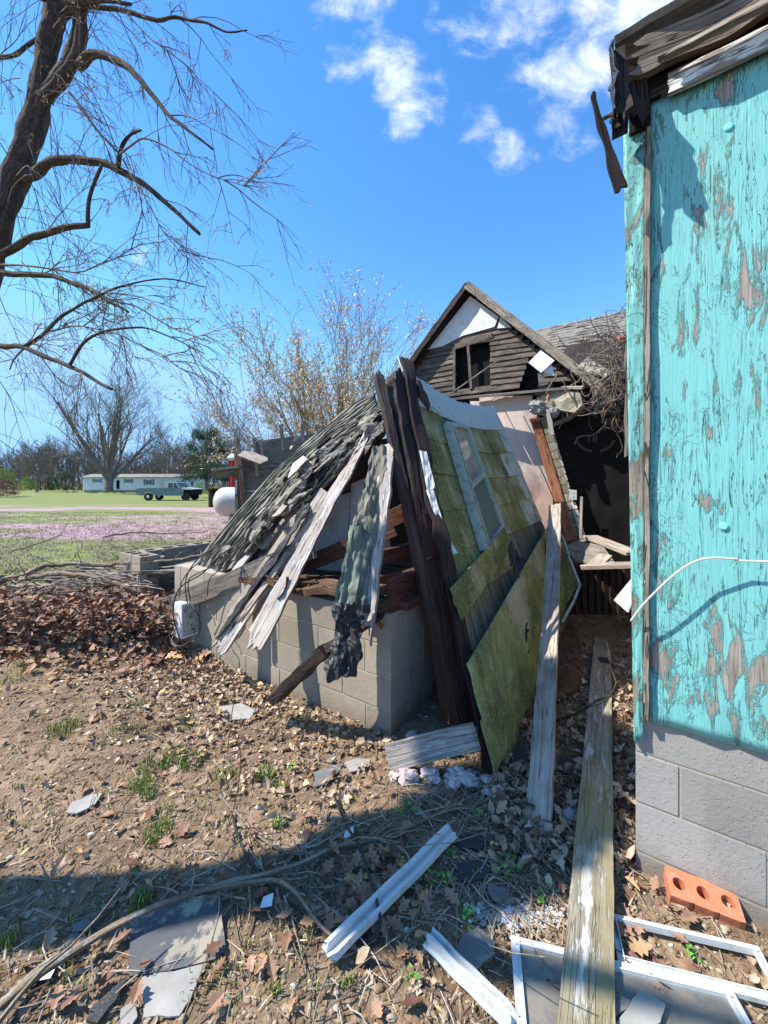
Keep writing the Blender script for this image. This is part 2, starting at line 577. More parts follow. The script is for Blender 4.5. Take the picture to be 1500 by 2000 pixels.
mat('shingle_far', shingle(((.11, .10, .09), (.20, .19, .17), (.27, .25, .22), (.33, .30, .26)), False), rough=.95)
mat('shingle_green', shingle(((.05, .06, .055), (.10, .13, .115), (.19, .22, .18), (.32, .33, .25)), True), rough=.95)

def plain(c, n=6, amt=.35, bump=.002, bs_=25, spots=None):
    def fn(N, bs):
        o = objc(N)
        a = N.noise(o, n, 5, .6)
        cc = N.mix(a, tuple(x * (1 - amt) for x in c), tuple(min(1, x * (1 + amt)) for x in c))
        if spots is not None:
            cc = N.mix(N.step(N.noise(o, n * 2.5, 5, .65), .52, .62), cc, spots)
        v = var(N)
        cc = N.mix(1, cc, N.ramp(v, [(0, (.7, .7, .7)), (1, (1.3, 1.3, 1.3))]), 'MULTIPLY')
        return cc, N.bump(N.noise(o, bs_, 4, .6), .5, bump)
    return fn
mat('tar_black', plain((.028, .028, .030), 30, .6, .008, 60), rough=.55, spec=.5)
mat('shaded_felt', plain((.09, .092, .10), 5, .5, .004, 40, spots=(.30, .27, .21)), rough=.8)
mat('slate', plain((.14, .14, .145), 9, .4, .003, 30, spots=(.22, .20, .17)), rough=.75)
mat('slate_pale', plain((.30, .29, .27), 9, .35, .003, 30), rough=.8)
mat('white_sheet', plain((.66, .67, .69), 3, .12, .001, spots=(.56, .57, .58)), rough=.6)
mat('white_metal', plain((.50, .53, .54), 9, .15, .001, spots=(.42, .42, .40)), rough=.42, spec=.5)
mat('rusty_white', plain((.60, .63, .66), 9, .2, .001, spots=(.45, .40, .36)), rough=.5)
mat('alum', plain((.42, .47, .46), 12, .3, .001, spots=(.20, .24, .20)), rough=.42, metal=.4)
mat('alum_green', plain((.38, .47, .42), 8, .3, .001, spots=(.24, .31, .24)), rough=.45)
mat('drywall', plain((.56, .55, .52), 3, .18, .002, spots=(.45, .42, .37)), rough=.95)
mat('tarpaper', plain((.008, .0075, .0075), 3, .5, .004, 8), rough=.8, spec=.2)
mat('old_plaster', plain((.36, .33, .25), 12, .4, .01, 30, spots=(.20, .17, .13)), rough=.95)
mat('faded_print', plain((.13, .12, .085), 20, .5), rough=.9)
mat('dark_inside', plain((.010, .009, .009), 3, .3), rough=1)  # near-black; paints interior shade on backing sheets, plain black elsewhere
mat('cable_black', plain((.018, .018, .022), 9, .3), rough=.45, spec=.5)
mat('cable_white', plain((.62, .60, .56), 30, .15), rough=.55)
mat('brick', plain((.50, .17, .085), 14, .3, .006, 70, spots=(.42, .20, .13)), rough=.85)
mat('brick_faded', plain((.40, .17, .11), 12, .4, .004, 60), rough=.9)
mat('insulation', plain((.50, .42, .41), 14, .35, .01, 40, spots=(.30, .27, .26)), rough=1)
mat('ash_white', plain((.58, .59, .62), 60, .4, .008, 120), rough=.95)
mat('rust_sheet', plain((.12, .065, .038), 5, .6, .003, spots=(.05, .035, .028)), rough=.85)
mat('red_metal', plain((.42, .03, .025), 2, .2), rough=.6)
mat('truck_teal', plain((.075, .135, .15), 1.5, .3, .001, spots=(.17, .23, .24)), rough=.5, spec=.5)
mat('truck_pale', plain((.46, .45, .42), 3, .2), rough=.5)
mat('rubber', plain((.018, .018, .018), 9, .3), rough=.8)
mat('chrome', plain((.55, .55, .55), 9, .2), rough=.3, metal=.6)
mat('glass_dark', plain((.05, .06, .07), 2, .3, 0), rough=.12, spec=.8)
mat('home_white', plain((.64, .68, .74), .5, .06, .001), rough=.7)
mat('home_roof', plain((.22, .20, .18), .6, .3), rough=.9)
mat('shutter', plain((.14, .22, .36), 3, .2), rough=.7)
mat('painted_cap', plain((.17, .60, .54), 20, .15), rough=.5)

def siding_fn(N, bs):
    uv = uvn(N); o = objc(N); v = var(N)
    b = N.noise(o, 2.6, 5, .62)
    g = N.ramp(b, [(.28, (.075, .088, .038)), (.44, (.15, .175, .06)), (.56, (.25, .28, .11)), (.70, (.39, .42, .28))])
    st = N.noise(N.map(uv, (24, 3.0, 1)), 1, 5, .6, .3)
    g = N.mix(1, g, N.ramp(st, [(.3, (.62, .62, .60)), (.7, (1.32, 1.30, 1.24))]), 'MULTIPLY')
    pale = N.step(N.noise(N.map(o, (1, 1, 1), (5, 5, 5)), 1.8, 5, .65), .52, .66)
    g = N.mix(N.math('MULTIPLY', pale, .6), g, (.46, .46, .37))
    # clean pale paint shows wherever 'var' is high (top course, right edge); dark bare board where it is low
    g = N.mix(N.step(N.math('ADD', v, N.math('MULTIPLY', N.math('SUBTRACT', N.noise(o, 7, 5, .6), .5), .55)), .72, .92), g, (.50, .62, .57))
    g = N.mix(N.step(N.math('ADD', v, N.math('MULTIPLY', N.math('SUBTRACT', N.noise(o, 5, 5, .6), .5), .35)), .32, .12), g, N.mix(N.step(N.noise(N.map(uv, (30, 2.5, 1)), 1, 5, .6), .35, .65), (.10, .10, .07), (.24, .235, .18)))
    dk = N.step(N.noise(N.map(o, (1, 1, .35)), 22, 6, .75), .56, .68)
    g = N.mix(N.math('MULTIPLY', dk, .6), g, (.055, .06, .025))
    fl = N.math('MULTIPLY', N.step(N.noise(o, 55, 4, .7), .56, .64), N.step(v, .2, .4))
    g = N.mix(N.math('MULTIPLY', fl, .5), g, (.50, .50, .40))
    h = N.math('ADD', st, N.math('MULTIPLY', N.noise(o, 40, 4, .6), .8))
    return g, N.bump(h, .8, .006)
mat('siding', siding_fn, rough=.8)

def glass_fn(N, bs):
    o = objc(N)
    bs.inputs['Roughness'].default_value = .06
    bs.inputs['Specular IOR Level'].default_value = 1.0
    return N.mix(N.step(N.noise(o, 5, 4, .6), .4, .6), (.30, .34, .25), (.42, .40, .36)), None
mat('window_glass', glass_fn, rough=.06)
mat('window_screen', plain((.115, .185, .155), 5, .35, .001, 300), rough=.6)

def pane_fn(N, bs):
    o = objc(N)
    bs.inputs['Roughness'].default_value = .25
    bs.inputs['Specular IOR Level'].default_value = .7
    bs.inputs['Alpha'].default_value = .5
    return N.mix(N.step(N.noise(o, 9, 5, .6), .4, .6), (.20, .21, .20), (.34, .31, .26)), None
mat('dirty_pane', pane_fn)

def pink_fn(N, bs):
    o = objc(N)
    a = N.noise(o, 3, 5, .6)
    c = N.mix(a, (.60, .49, .44), (.68, .60, .56))
    z = N.n('SeparateXYZ'); N.put(z.inputs[0], N.n('NewGeometry').outputs['Position'])
    st = N.step(N.math('ADD', z.outputs[2], N.math('MULTIPLY', N.math('SUBTRACT', N.noise(o, 7, 5, .65), .5), .9)), 1.75, 1.35)
    c = N.mix(N.math('MULTIPLY', st, .7), c, (.44, .27, .19))
    return c, N.bump(N.noise(o, 30, 4, .6), .4, .003)
mat('pink_plaster', pink_fn, rough=.9)

def ground_fn(N, bs):
    g = N.n('NewGeometry').outputs['Position']
    s = N.n('SeparateXYZ'); N.put(s.inputs[0], g)
    a = N.noise(g, 3.5, 6, .65)
    b = N.noise(g, 28, 6, .75)
    soil = N.ramp(N.math('ADD', N.math('MULTIPLY', a, .5), N.math('MULTIPLY', b, .5)), [(.34, (.095, .060, .038)), (.5, (.25, .168, .105)), (.66, (.45, .325, .215))])
    peb = N.voro(g, 55, out='Color')
    psep = N.n('SeparateColor'); N.put(psep.inputs[0], peb)
    pd = N.voro(g, 55)
    pm = N.math('MULTIPLY', N.math('SUBTRACT', 1, N.step(pd, .22, .34)), N.step(psep.outputs[0], .62, .68))
    soil = N.mix(N.math('MULTIPLY', pm, .6), soil, (.38, .33, .27))
    moss = N.step(N.noise(g, 2.0, 5, .6), .55, .70)
    soil = N.mix(N.math('MULTIPLY', moss, .4), soil, (.13, .13, .045))
    # field
    f1 = N.noise(N.map(g, (.35, .8, 1)), 1, 6, .62)
    f2 = N.noise(g, 8, 6, .75)
    fmix = N.math('ADD', N.math('MULTIPLY', f1, .6), N.math('MULTIPLY', f2, .4))
    grass = N.ramp(fmix, [(.36, (.22, .19, .10)), (.46, (.17, .19, .06)), (.56, (.19, .24, .065)), (.66, (.32, .28, .16))])
    pk = N.noise(N.map(g, (.10, .34, 1), (3.1, 0.7, 0)), 1, 6, .6)
    pk2 = N.noise(g, 14, 6, .8)
    pmask = N.step(N.math('ADD', pk, N.math('MULTIPLY', N.math('SUBTRACT', pk2, .5), .35)), .44, .56)
    far = N.math('MULTIPLY', N.step(s.outputs[1], 6.5, 9.0), N.step(s.outputs[1], 31, 23))
    pinkc = N.ramp(pk2, [(.35, (.27, .18, .17)), (.5, (.46, .28, .37)), (.65, (.58, .37, .50))])
    field = N.mix(N.math('MULTIPLY', N.math('MULTIPLY', pmask, far), .8), grass, pinkc)
    green = N.step(s.outputs[1], 24, 34)
    field = N.mix(N.math('MULTIPLY', green, N.step(f1, .40, .52)), field, (.18, .215, .065))
    # the yard is bare soil, the field begins beyond the fallen walls
    e = N.math('ADD', s.outputs[1], N.math('MULTIPLY', N.math('SUBTRACT', f1, .5), 3.0))
    e = N.math('SUBTRACT', e, N.math('MULTIPLY', s.outputs[0], .25))
    c = N.mix(N.step(e, 5.0, 6.6), soil, field)
    h = N.math('ADD', N.math('MULTIPLY', b, 1.0), N.math('MULTIPLY', pm, .7))
    h = N.math('ADD', h, N.math('MULTIPLY', N.noise(g, 120, 3, .6), .35))
    return c, N.bump(h, 1.0, .018)
mat('ground', ground_fn, rough=.95)

def attr_ramp(stops, trans=0.0, rough=.8):
    def fn(N, bs):
        c = N.ramp(var(N), stops)
        c = N.mix(1, c, N.ramp(N.noise(objc(N), 40, 3, .6), [(.3, (.75, .75, .75)), (.7, (1.2, 1.2, 1.2))]), 'MULTIPLY')
        if trans:
            bs.inputs['Transmission Weight'].default_value = 0
        return c, None
    return fn
mat('gravel', attr_ramp([(0, (.12, .08, .05)), (.4, (.24, .165, .10)), (.75, (.34, .27, .19)), (.95, (.50, .46, .40)), (1, (.62, .60, .56))]), rough=.9)
mat('dry_leaf', attr_ramp([(0, (.11, .075, .05)), (.25, (.24, .165, .11)), (.5, (.40, .29, .20)), (.75, (.54, .43, .32)), (.92, (.60, .42, .20)), (1, (.50, .26, .13))]), rough=.7)
mat('oak_leaf', attr_ramp([(0, (.06, .035, .025)), (.3, (.15, .075, .048)), (.6, (.26, .135, .085)), (.85, (.38, .23, .15)), (1, (.46, .26, .10))]), rough=.6)
mat('grass_blade', attr_ramp([(0, (.08, .14, .02)), (.35, (.16, .24, .04)), (.6, (.30, .36, .10)), (.85, (.48, .42, .24)), (1, (.55, .46, .30))]), rough=.7)
mat('field_blade', attr_ramp([(0, (.12, .16, .045)), (.35, (.23, .28, .09)), (.55, (.40, .36, .21)), (.7, (.42, .33, .26)), (.85, (.42, .25, .34)), (1, (.54, .36, .46))]), rough=.7)
mat('clover', attr_ramp([(0, (.07, .17, .03)), (1, (.20, .42, .08))]), rough=.6)
mat('twig', attr_ramp([(0, (.10, .075, .055)), (.5, (.26, .21, .17)), (1, (.45, .39, .33))]), rough=.85)
mat('straw', attr_ramp([(0, (.14, .095, .06)), (.5, (.30, .22, .145)), (1, (.48, .40, .30))]), rough=.8)
mat('blossom', attr_ramp([(0, (.46, .30, .20)), (.5, (.62, .50, .30)), (1, (.76, .66, .36))]), rough=.7)
mat('pine_needles', attr_ramp([(0, (.020, .045, .022)), (.5, (.045, .085, .040)), (1, (.11, .15, .07))]), rough=.8)
mat('bush_leaf', attr_ramp([(0, (.13, .20, .03)), (1, (.38, .48, .08))]), rough=.8)
mat('bush_red', attr_ramp([(0, (.13, .06, .05)), (1, (.32, .17, .13))]), rough=.8)

def bark(c1, c2, moss=0.0, lich=0.0):
    def fn(N, bs):
        uv = uvn(N); o = objc(N)
        a = N.noise(N.map(uv, (4, 24, 1)), 1, 5, .65, .5)
        b = N.noise(o, 9, 5, .6)
        c = N.ramp(a, [(.3, c1), (.68, c2)])
        if moss: c = N.mix(N.math('MULTIPLY', N.step(b, .5, .65), moss), c, (.12, .13, .05))
        a = N.math('ADD', a, N.math('MULTIPLY', N.noise(N.map(uv, (9, 60, 1)), 1, 4, .7, .8), .5))
        if lich: c = N.mix(N.math('MULTIPLY', N.step(N.noise(o, 30, 4, .6), .55, .62), lich), c, (.42, .42, .38))
        return c, N.bump(a, 1, .035)
    return fn
mat('bark_dark', bark((.022, .015, .013), (.12, .090, .075), .35, .15), rough=.95)
mat('bark_twig', bark((.13, .10, .09), (.34, .29, .26)), rough=.9)
mat('bark_far', bark((.10, .085, .078), (.26, .225, .20)), rough=.95)
mat('bark_tan', bark((.17, .13, .09), (.38, .31, .21)), rough=.95)
mat('log_bark', bark((.13, .10, .075), (.36, .30, .23), .35, .5), rough=.95)
mat('stick_bark', bark((.17, .125, .085), (.42, .34, .25), .2, .6), rough=.9)
mat('vine', bark((.10, .075, .06), (.32, .26, .21)), rough=.95)
def tank_fn(N, bs):
    o = objc(N)
    s = N.n('SeparateXYZ'); N.put(s.inputs[0], o)
    st = N.noise(N.map(o, (5, 5, .9)), 1.5, 5, .6)
    dirt = N.step(N.math('ADD', s.outputs[2], N.math('MULTIPLY', N.math('SUBTRACT', st, .5), .6)), 1.15, .80)
    c = N.mix(N.math('MULTIPLY', dirt, .85), (.62, .66, .70), N.mix(st, (.30, .27, .19), (.50, .47, .38)))
    return c, None
mat('tank_paint', tank_fn, rough=.35, spec=.5)
M = MATS
def post_fn(N, bs):
    uv = uvn(N); o = objc(N)
    z = N.n('SeparateXYZ'); N.put(z.inputs[0], N.n('NewGeometry').outputs['Position'])
    a = N.noise(N.map(uv, (2.5, 26, 1)), 1, 6, .7, .6)
    red = N.ramp(a, [(.3, (.018, .008, .007)), (.5, (.075, .027, .019)), (.72, (.15, .062, .042))])
    ch = N.ramp(a, [(.38, (.006, .005, .005)), (.55, (.028, .014, .013)), (.75, (.10, .065, .055))])
    m = N.step(N.math('ADD', z.outputs[2], N.math('MULTIPLY', N.math('SUBTRACT', N.noise(o, 5, 5, .6), .5), 1.6)), 1.1, 1.7)
    bs.inputs['Roughness'].default_value = .62
    return N.mix(m, red, ch), N.bump(a, 1, .02)
mat('post_timber', post_fn, spec=.5)

# ================================================================ ground
def axis_lines(lo, hi, d0, d1, step, grow=1.09):
    out = []
    x = d0
    while x < d1:
        out.append(x); x += step
    s = step; a = d0; left = []
    while a > lo:
        s *= grow; a -= s; left.append(a)
    s = step; b = x; right = [b]
    while b < hi:
        s *= grow; b += s; right.append(b)
    return left[::-1] + out + right
def gz(x, y):
    near = max(0.0, 1 - max(abs(x), abs(y - 2)) / 14)
    h = .035 * noise.noise(V((x * .9, y * .9, 2))) + .018 * noise.noise(V((x * 3.1, y * 3.1, 5)))
    h += .012 * noise.noise(V((x * 8, y * 8, 7)))
    # leaves and soil heaped against the fallen corner on the left, rubble in the gap
    h += .34 * math.exp(-((x + 2.75) ** 2 / .5 + (y - 4.2) ** 2 / .35))
    h += .16 * math.exp(-((x - 2.6) ** 2 / .5 + (y - 4.3) ** 2 / .8))
    return h * (.25 + .75 * near)
xs = axis_lines(-1500, 1500, -3.2, 2.6, .03)
ys = axis_lines(-900, 2200, .7, 5.2, .03)
mb = MB()
for y in ys:
    for x in xs:
        mb.add((x, y, gz(x, y)), (x, y))
nx = len(xs)
for j in range(len(ys) - 1):
    for i in range(nx - 1):
        mb.f.append((j * nx + i, j * nx + i + 1, (j + 1) * nx + i + 1, (j + 1) * nx + i))
g = mb.build('ground', M['ground'], base=(0, 0, 0), smooth=True)
tag(g, 'bare stony soil of the yard running into a weedy field with purple blossom', 'ground', kind='structure')

# ================================================================ block walls
def blockwall(mbB, mbM, O, du, dn, L, zs, first, bl=.4, hollow_top=False):
    """courses of blocks: O = corner on the outer face, du along, dn outward"""
    du = V(du); dn = V(dn)
    j = .0055
    for r in range(len(zs) - 1):
        z0, z1 = zs[r], zs[r + 1]
        s = 0.0; e = first[r % len(first)]
        while s < L - .02:
            e2 = min(e, L)
            if not (hollow_top and r == len(zs) - 2):
                mbB.cur = .5 + (rnd.random() - .5) * .9
                c = O + du * ((s + e2) / 2) - dn * (.095 + rnd.random() * .002) + Z * ((z0 + z1) / 2)
                mbB.box(c, du * ((e2 - s) / 2 - j), dn * .095, Z * ((z1 - z0) / 2 - j))
            else:
                hollow_block(mbB, O + du * ((s + e2) / 2) - dn * .095 + Z * ((z0 + z1) / 2), du * ((e2 - s) / 2 - j), dn * .095, (z1 - z0) / 2 - j)
            s = e2; e = s + bl
    zz0, zz1 = zs[0] + .003, zs[-1] - (zs[-1] - zs[-2] if hollow_top else .004)
    mbM.cur = .5
    mbM.box(O + du * (L / 2) - dn * .097 + Z * ((zz0 + zz1) / 2), du * (L / 2 - .007), dn * .0925, Z * ((zz1 - zz0) / 2))
def hollow_block(mbx, c, hx, hy, hz):
    ux, uy = hx.normalized(), hy.normalized()
    lx, ly = hx.length, hy.length
    mbx.cur = .5 + (rnd.random() - .5) * .8
    for s in (-1, 1):
        mbx.box(c + uy * s * (ly - .016), hx, uy * .016, Z * hz)
    for s in ((-1, 0, 1) if lx > .15 else (-1, 1)):
        mbx.box(c + ux * s * (lx - .016), ux * .0155, uy * (ly - .0325), Z * (hz - .001))

# ================================================================ turquoise building
T = V((.996, 1.53, 0))
def Q(s, out, z):
    return T - U * s - W_ * out + Z * z
tb = thing('wooden_building', Q(1.5, 0, 0), 'turquoise plywood building corner with badly peeling paint above grey block base', 'building')
b1, b2 = MB(), MB()
zsT = [-.135, .062, .258, .455, .65]
blockwall(b1, b2, T, -U, -W_, 3.2, zsT, [.15, .385, .145, .39])
f = b1.build('foundation_blocks', M['block_grey'], tb)
b2.build('mortar', M['mortar'], f)
m = MB()
m.quadgrid(Q(3.2, .02, .585), Q(3.2, .02, 2.99), Q(.036, .02, 2.99), Q(.036, .02, .60), 60, 60, .014, uvo=(3.3, 1.2),
           bend=lambda a, b: .004 * noise.noise(V((a * 6, b * 9, 1))) + .003 * noise.noise(V((a * 3, b * 60, 4))) - .012 * max(0, .05 - a) * 20 * (.5 + noise.noise(V((0, b * 40, 0)))))
m.build('plywood_panel', M['turquoise_paint'], tb, smooth=True)
m = MB()
m.quadgrid(Q(.030, .026, .52), Q(.040, .030, 2.95), Q(-.036, .034, 2.93), Q(.000, .024, .50), 60, 6, .02,
           bend=lambda a, b: .010 * noise.noise(V((a * 22, b * 3, 1))) + .005 * noise.noise(V((a * 70, b * 7, 3))))
m.build('corner_board', M['turquoise_trim'], tb, smooth=True)
m = MB(); m.cur = .75
m.plank(Q(.040, .030, .60), Q(.046, .03, 2.98), .015, .03, -W_, n=26, k=3, rag=(.03, .06), edge=.006, warp=.01)
m.plank(Q(.038, .034, 2.2), Q(.046, .034, 2.86), .018, .012, -W_, n=16, k=2, rag=(.2, .1), edge=.008, warp=.01)
m.build('corner_stud', M['wood_fascia'], tb)
m = MB(); m.cur = .4
m.plank(P(1229, 610, 1.66), P(1226, 925, 1.66), .028, .03, -W_, n=20, k=3, rag=(.02, .10), edge=.012, warp=.012)
m.build('splintered_stud', M['wood_grey'], tb)
# side wall of the same building
m = MB()
m.quadgrid(Q(.09, -.02, .6), Q(.09, -.02, 3.0), Q(.09, -4, 3.0), Q(.09, -4, .6), 4, 4, .03)
m.build('side_wall', M['wood_grey'], tb)
b1, b2 = MB(), MB()
blockwall(b1, b2, Q(.02, -.20, 0), W_, U, 3.6, zsT, [.2, .4])
f2 = b1.build('side_foundation', M['block_grey'], tb)
b2.build('mortar', M['mortar'], f2)
# eaves
m = MB(); m.cur = .6
m.plank(Q(3.2, .03, 3.005), Q(.01, .03, 3.005), .035, .02, -W_, n=40, k=2, rag=(0, .08), edge=.006)
m.build('top_batten', M['wood_fascia'], tb)
m = MB()
m.cur = .5
m.plank(Q(3.2, .085, 3.13), Q(-.04, .085, 3.12), .12, .03, -W_, n=90, k=9, rag=(0, .10), edge=.018, warp=.05)
m.cur = .85
m.plank(Q(3.2, .105, 3.075), Q(.06, .105, 3.06), .045, .018, (-W_ + Z * .6), n=40, k=3, rag=(0, .12), edge=.01, warp=.01)
m.build('fascia', M['wood_fascia'], tb)
m = MB(); m.cur = .8
m.plank(Q(3.2, .052, 3.015), Q(.105, .052, 3.0), .075, .02, -W_, n=40, k=4, rag=(0, .01), edge=.003)
m.build('painted_fascia', M['wood_fascia_paint'], tb)
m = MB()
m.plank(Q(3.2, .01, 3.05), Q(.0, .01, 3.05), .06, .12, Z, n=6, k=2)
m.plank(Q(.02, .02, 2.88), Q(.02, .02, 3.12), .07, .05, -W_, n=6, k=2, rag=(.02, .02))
m.build('soffit_shade', M['dark_inside'], tb)  # near-black boxes put in as the shade of the eaves cavity
m = MB(); m.cur = .35
m.plank(Q(-.02, .21, 2.80), Q(-.04, .18, 3.08), .040, .025, -W_, n=14, k=5, rag=(.07, .02), edge=.012, warp=.04)
m.plank(Q(-.045, .16, 2.80), Q(-.06, .12, 3.17), .028, .05, U, n=16, k=3, rag=(.08, .02), edge=.014, warp=.04)
m.plank(Q(.03, .05, 2.88), Q(.01, .07, 3.12), .05, .03, -W_, n=14, k=4, rag=(.06, .03), edge=.01, warp=.05)
m.build('rafter_end', M['wood_char'], tb)
m = MB(); m.cur = .3
def wav(a, b): return .008 * noise.noise(V((a * 30, b * 5, 2))) + .02 * noise.noise(V((a * 9, b * 3, 9)))
m.quadgrid(Q(3.2, .115, 3.205), Q(-.06, .115, 3.20), Q(-.06, -.8, 3.62), Q(3.2, -.8, 3.62), 60, 14, .025, bend=wav)
m.build('roof_felt', M['shingle_old'], tb, smooth=False)
m = MB(); m.cur = .5
m.quadgrid(Q(-.055, .22, 3.12), Q(-.05, .23, 2.86), Q(-.06, .10, 2.90), Q(-.065, .08, 3.20), 12, 5, .006, bend=lambda a, b: .025 * noise.noise(V((a * 5, b * 5, 7))))
m.build('curled_felt', M['tar_black'], tb)
for (px, py) in ((1421, 258), (1411, 1027)):
    m = MB(); m.cur = .8
    Yc = None
    k = (px - 750) / 750
    s = (k * T.y - T.x) / (.826 + .563 * k)
    pt = Q(s, .0, 0); c = Q(s, .024, EYE - (py - 945) / 750 * pt.y)
    m.tube([c + W_ * .006, c - W_ * .001, c - W_ * .004], [.0135, .0135, .009], 14)
    m.build('fastener_cap', M['painted_cap'], tb)

hs_ = thing('roof_lath', P(1190, 300, 1.42), 'charred ragged lath dangling off the roof corner on a short cross stick', 'lath')
m = MB(); m.cur = .3
m.plank(P(1157, 182, 1.42), P(1214, 380, 1.45), .016, .012, V((-.3, -1, 0)), n=34, k=3, rag=(.01, .03), edge=.016, warp=.02, w1=.034)
m.build('strip', M['wood_char'], hs_)
m = MB(); m.cur = .4
m.plank(P(1176, 234, 1.43), P(1226, 206, 1.44), .010, .008, V((-.3, -1, 0)), n=6, k=2, rag=(0, .01))
m.build('cross_stick', M['wood_orange'], hs_)

# white cable across the panel
m = MB()
pts = [Q(3.0, .05, 1.30), Q(1.2, .05, 1.33), P(1500, 1097, 1.27), P(1440, 1092, 1.31), P(1385, 1090, 1.34), P(1350, 1100, 1.365), P(1315, 1124, 1.39), P(1280, 1156, 1.42), P(1252, 1186, 1.45), P(1232, 1213, 1.48)]
m.tube(smooth_path(pts, 6), .0035, 8)
o = m.build('cable', M['cable_white'], smooth=True)
tag(o, 'thin white cable slung in a loop across the turquoise panel', 'cable')

# ================================================================ fallen house: foundation
C0 = V((.0458, 2.29, 0))
def FA(s, d, z):
    return C0 + U * s + W_ * d + Z * z
fh = thing('block_foundation', FA(1.2, 0, 0), 'tan concrete block foundation with open corner under the collapsed roof', 'foundation')
zsF = [-.05, .149, .345, .545, .742]
b1, b2 = MB(), MB()
blockwall(b1, b2, FA(0, 0, 0), U, -W_, 2.50, zsF, [.195, .385, .2, .39])
o = b1.build('front_wall', M['block_tan'], fh); b2.build('mortar', M['mortar'], o)
b1, b2 = MB(), MB()
blockwall(b1, b2, FA(0, .192, 0), W_, -U, 3.4, zsF, [.2, .4])
o = b1.build('side_wall', M['block_tan'], fh); b2.build('mortar', M['mortar'], o)
b1, b2 = MB(), MB()
blockwall(b1, b2, FA(3.20, 0, 0), U, -W_, .52, zsF, [.4, .2], hollow_top=True)
o = b1.build('corner_pier', M['block_tan'], fh); b2.build('mortar', M['mortar'], o)
b1, b2 = MB(), MB()
blockwall(b1, b2, FA(3.53, .195, 0), W_, -U, 3.2, zsF, [.4, .2], hollow_top=True)
o = b1.build('rear_wall', M['block_tan'], fh); b2.build('mortar', M['mortar'], o)
m = MB(); m.cur = .4
for k in range(9):
    d = .10 + k * .17
    m.plank(FA(.12 + rnd.random() * .08, d, .765), FA(1.5 - rnd.random() * .3, d, .765), .15, .03, Z, n=20, k=4, rag=(.1, .3), edge=.02, warp=.03)
m.build('floor_boards', M['wood_rot'], fh)
m = MB(); m.cur = .5
m.plank(FA(.03, .02, .845), FA(.03, 2.9, .845), .045, .19, Z, n=12, k=1, warp=0)
m.plank(FA(.012, .09, .772), FA(.012, 2.9, .772), .14, .05, Z, n=12, k=1)
m.plank(FA(.09, .30, .86), FA(.09, 1.6, .84), .04, .14, Z, n=12, k=1)
m.build('rim_joist', M['wood_red'], fh)
m = MB(); m.cur = .5
m.plank(FA(.02, -.02, .80), FA(.30, -.03, .79), .14, .06, Z, n=8, k=4, rag=(0, .1), edge=.012)
m.plank(FA(.06, .03, .865), FA(.34, .02, .86), .10, .045, Z, n=8, k=4, rag=(0, .1), edge=.012)
m.plank(FA(.28, .02, .79), FA(1.45, .02, .78), .13, .045, Z, n=30, k=5, rag=(.1, .1), edge=.02, warp=.08)
for k in range(46):
    s = .25 + rnd.random() * 1.0
    p = FA(s, rnd.uniform(-.04, .10), .79 + rnd.random() * .05)
    d = U * rnd.uniform(.04, .16) + W_ * rnd.uniform(-.02, .03) + Z * rnd.uniform(-.03, .03)
    m.plank(p - d, p + d, rnd.uniform(.01, .035), .01, Z, n=3, k=2, rag=(.02, .02), edge=.005)
m.build('rotten_sill', M['wood_rot'], fh)
m = MB(); m.cur = .6
m.plank(P(712, 1185, 2.45), P(752, 1222, 2.34), .06, .05, V((.3, -1, .6)), n=4, k=2)
m.build('sill_block', M['wood_orange'], fh)

# ---- long grey eaves board across the front
m = MB(); m.cur = .45
m.plank(P(303, 1193, 3.62), P(618, 1068, 2.82), .045, .155, Z, n=30, k=2, rag=(.03, .1), edge=.004, warp=.012)
o = m.build('eaves_board', M['wood_grey'])
tag(o, 'long grey weathered eaves board lying on the block wall under the torn roof edge', 'board')

# ---- interior pieces seen through the torn roof
it = thing('interior_wall', P(700, 1150, 4.2), 'pale wallboard and a near-black backing sheet painted as the shade inside the torn roof', 'wall')
m = MB()
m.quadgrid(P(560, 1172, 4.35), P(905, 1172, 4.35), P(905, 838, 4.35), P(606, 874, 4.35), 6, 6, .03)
m.build('backing', M['dark_inside'], it)  # near-black sheet put in for the shade under the roof
m = MB(); m.cur = .45
m.quadgrid(P(588, 1150, 3.35), P(672, 1142, 3.25), P(684, 962, 3.3), P(600, 985, 3.45), 5, 5, .015, bend=lambda a, b: .01 * noise.noise(V((a * 4, b * 4, 1))))
m.quadgrid(P(676, 1142, 3.22), P(726, 1128, 3.15), P(722, 930, 3.2), P(686, 945, 3.3), 5, 5, .015)
m.quadgrid(P(733, 1092, 3.0), P(766, 1086, 2.98), P(757, 1040, 3.0), P(737, 1046, 3.02), 3, 3, .015)
m.build('wallboard', M['drywall'], it)
bm_ = thing('red_rafter', P(700, 1060, 3.0), 'reddish brown rafter slanting through the hole in the roof', 'rafter')
m = MB(); m.cur = .35
m.plank(P(575, 1112, 3.05), P(770, 1030, 2.85), .04, .125, Z, n=12, k=1)
m.build('beam', M['wood_red'], bm_)
m = MB(); m.cur = .6
m.plank(P(752, 1018, 2.80), P(800, 996, 2.80), .03, .12, Z, n=6, k=1)
m.build('lit_beam_end', M['wood_orange'], bm_)  # orange tone paints the sunlight on the red beam's end
jr = MB(); jr.cur = .35
jr.plank(P(724, 1094, 2.75), P(880, 1052, 3.1), .05, .10, Z, n=10, k=2, rag=(.05, 0), edge=.01)
jr.plank(P(700, 1150, 2.7), P(860, 1112, 3.0), .05, .12, Z, n=10, k=2, rag=(.05, 0), edge=.01)
jr.plank(P(640, 960, 3.3), P(780, 905, 3.4), .05, .10, Z, n=10, k=2, edge=.01)
o = jr.build('floor_joists', M['wood_red'])
o.name = 'broken_joists'
tag(o, 'broken red brown joists jutting out behind the leaning post', 'joists')

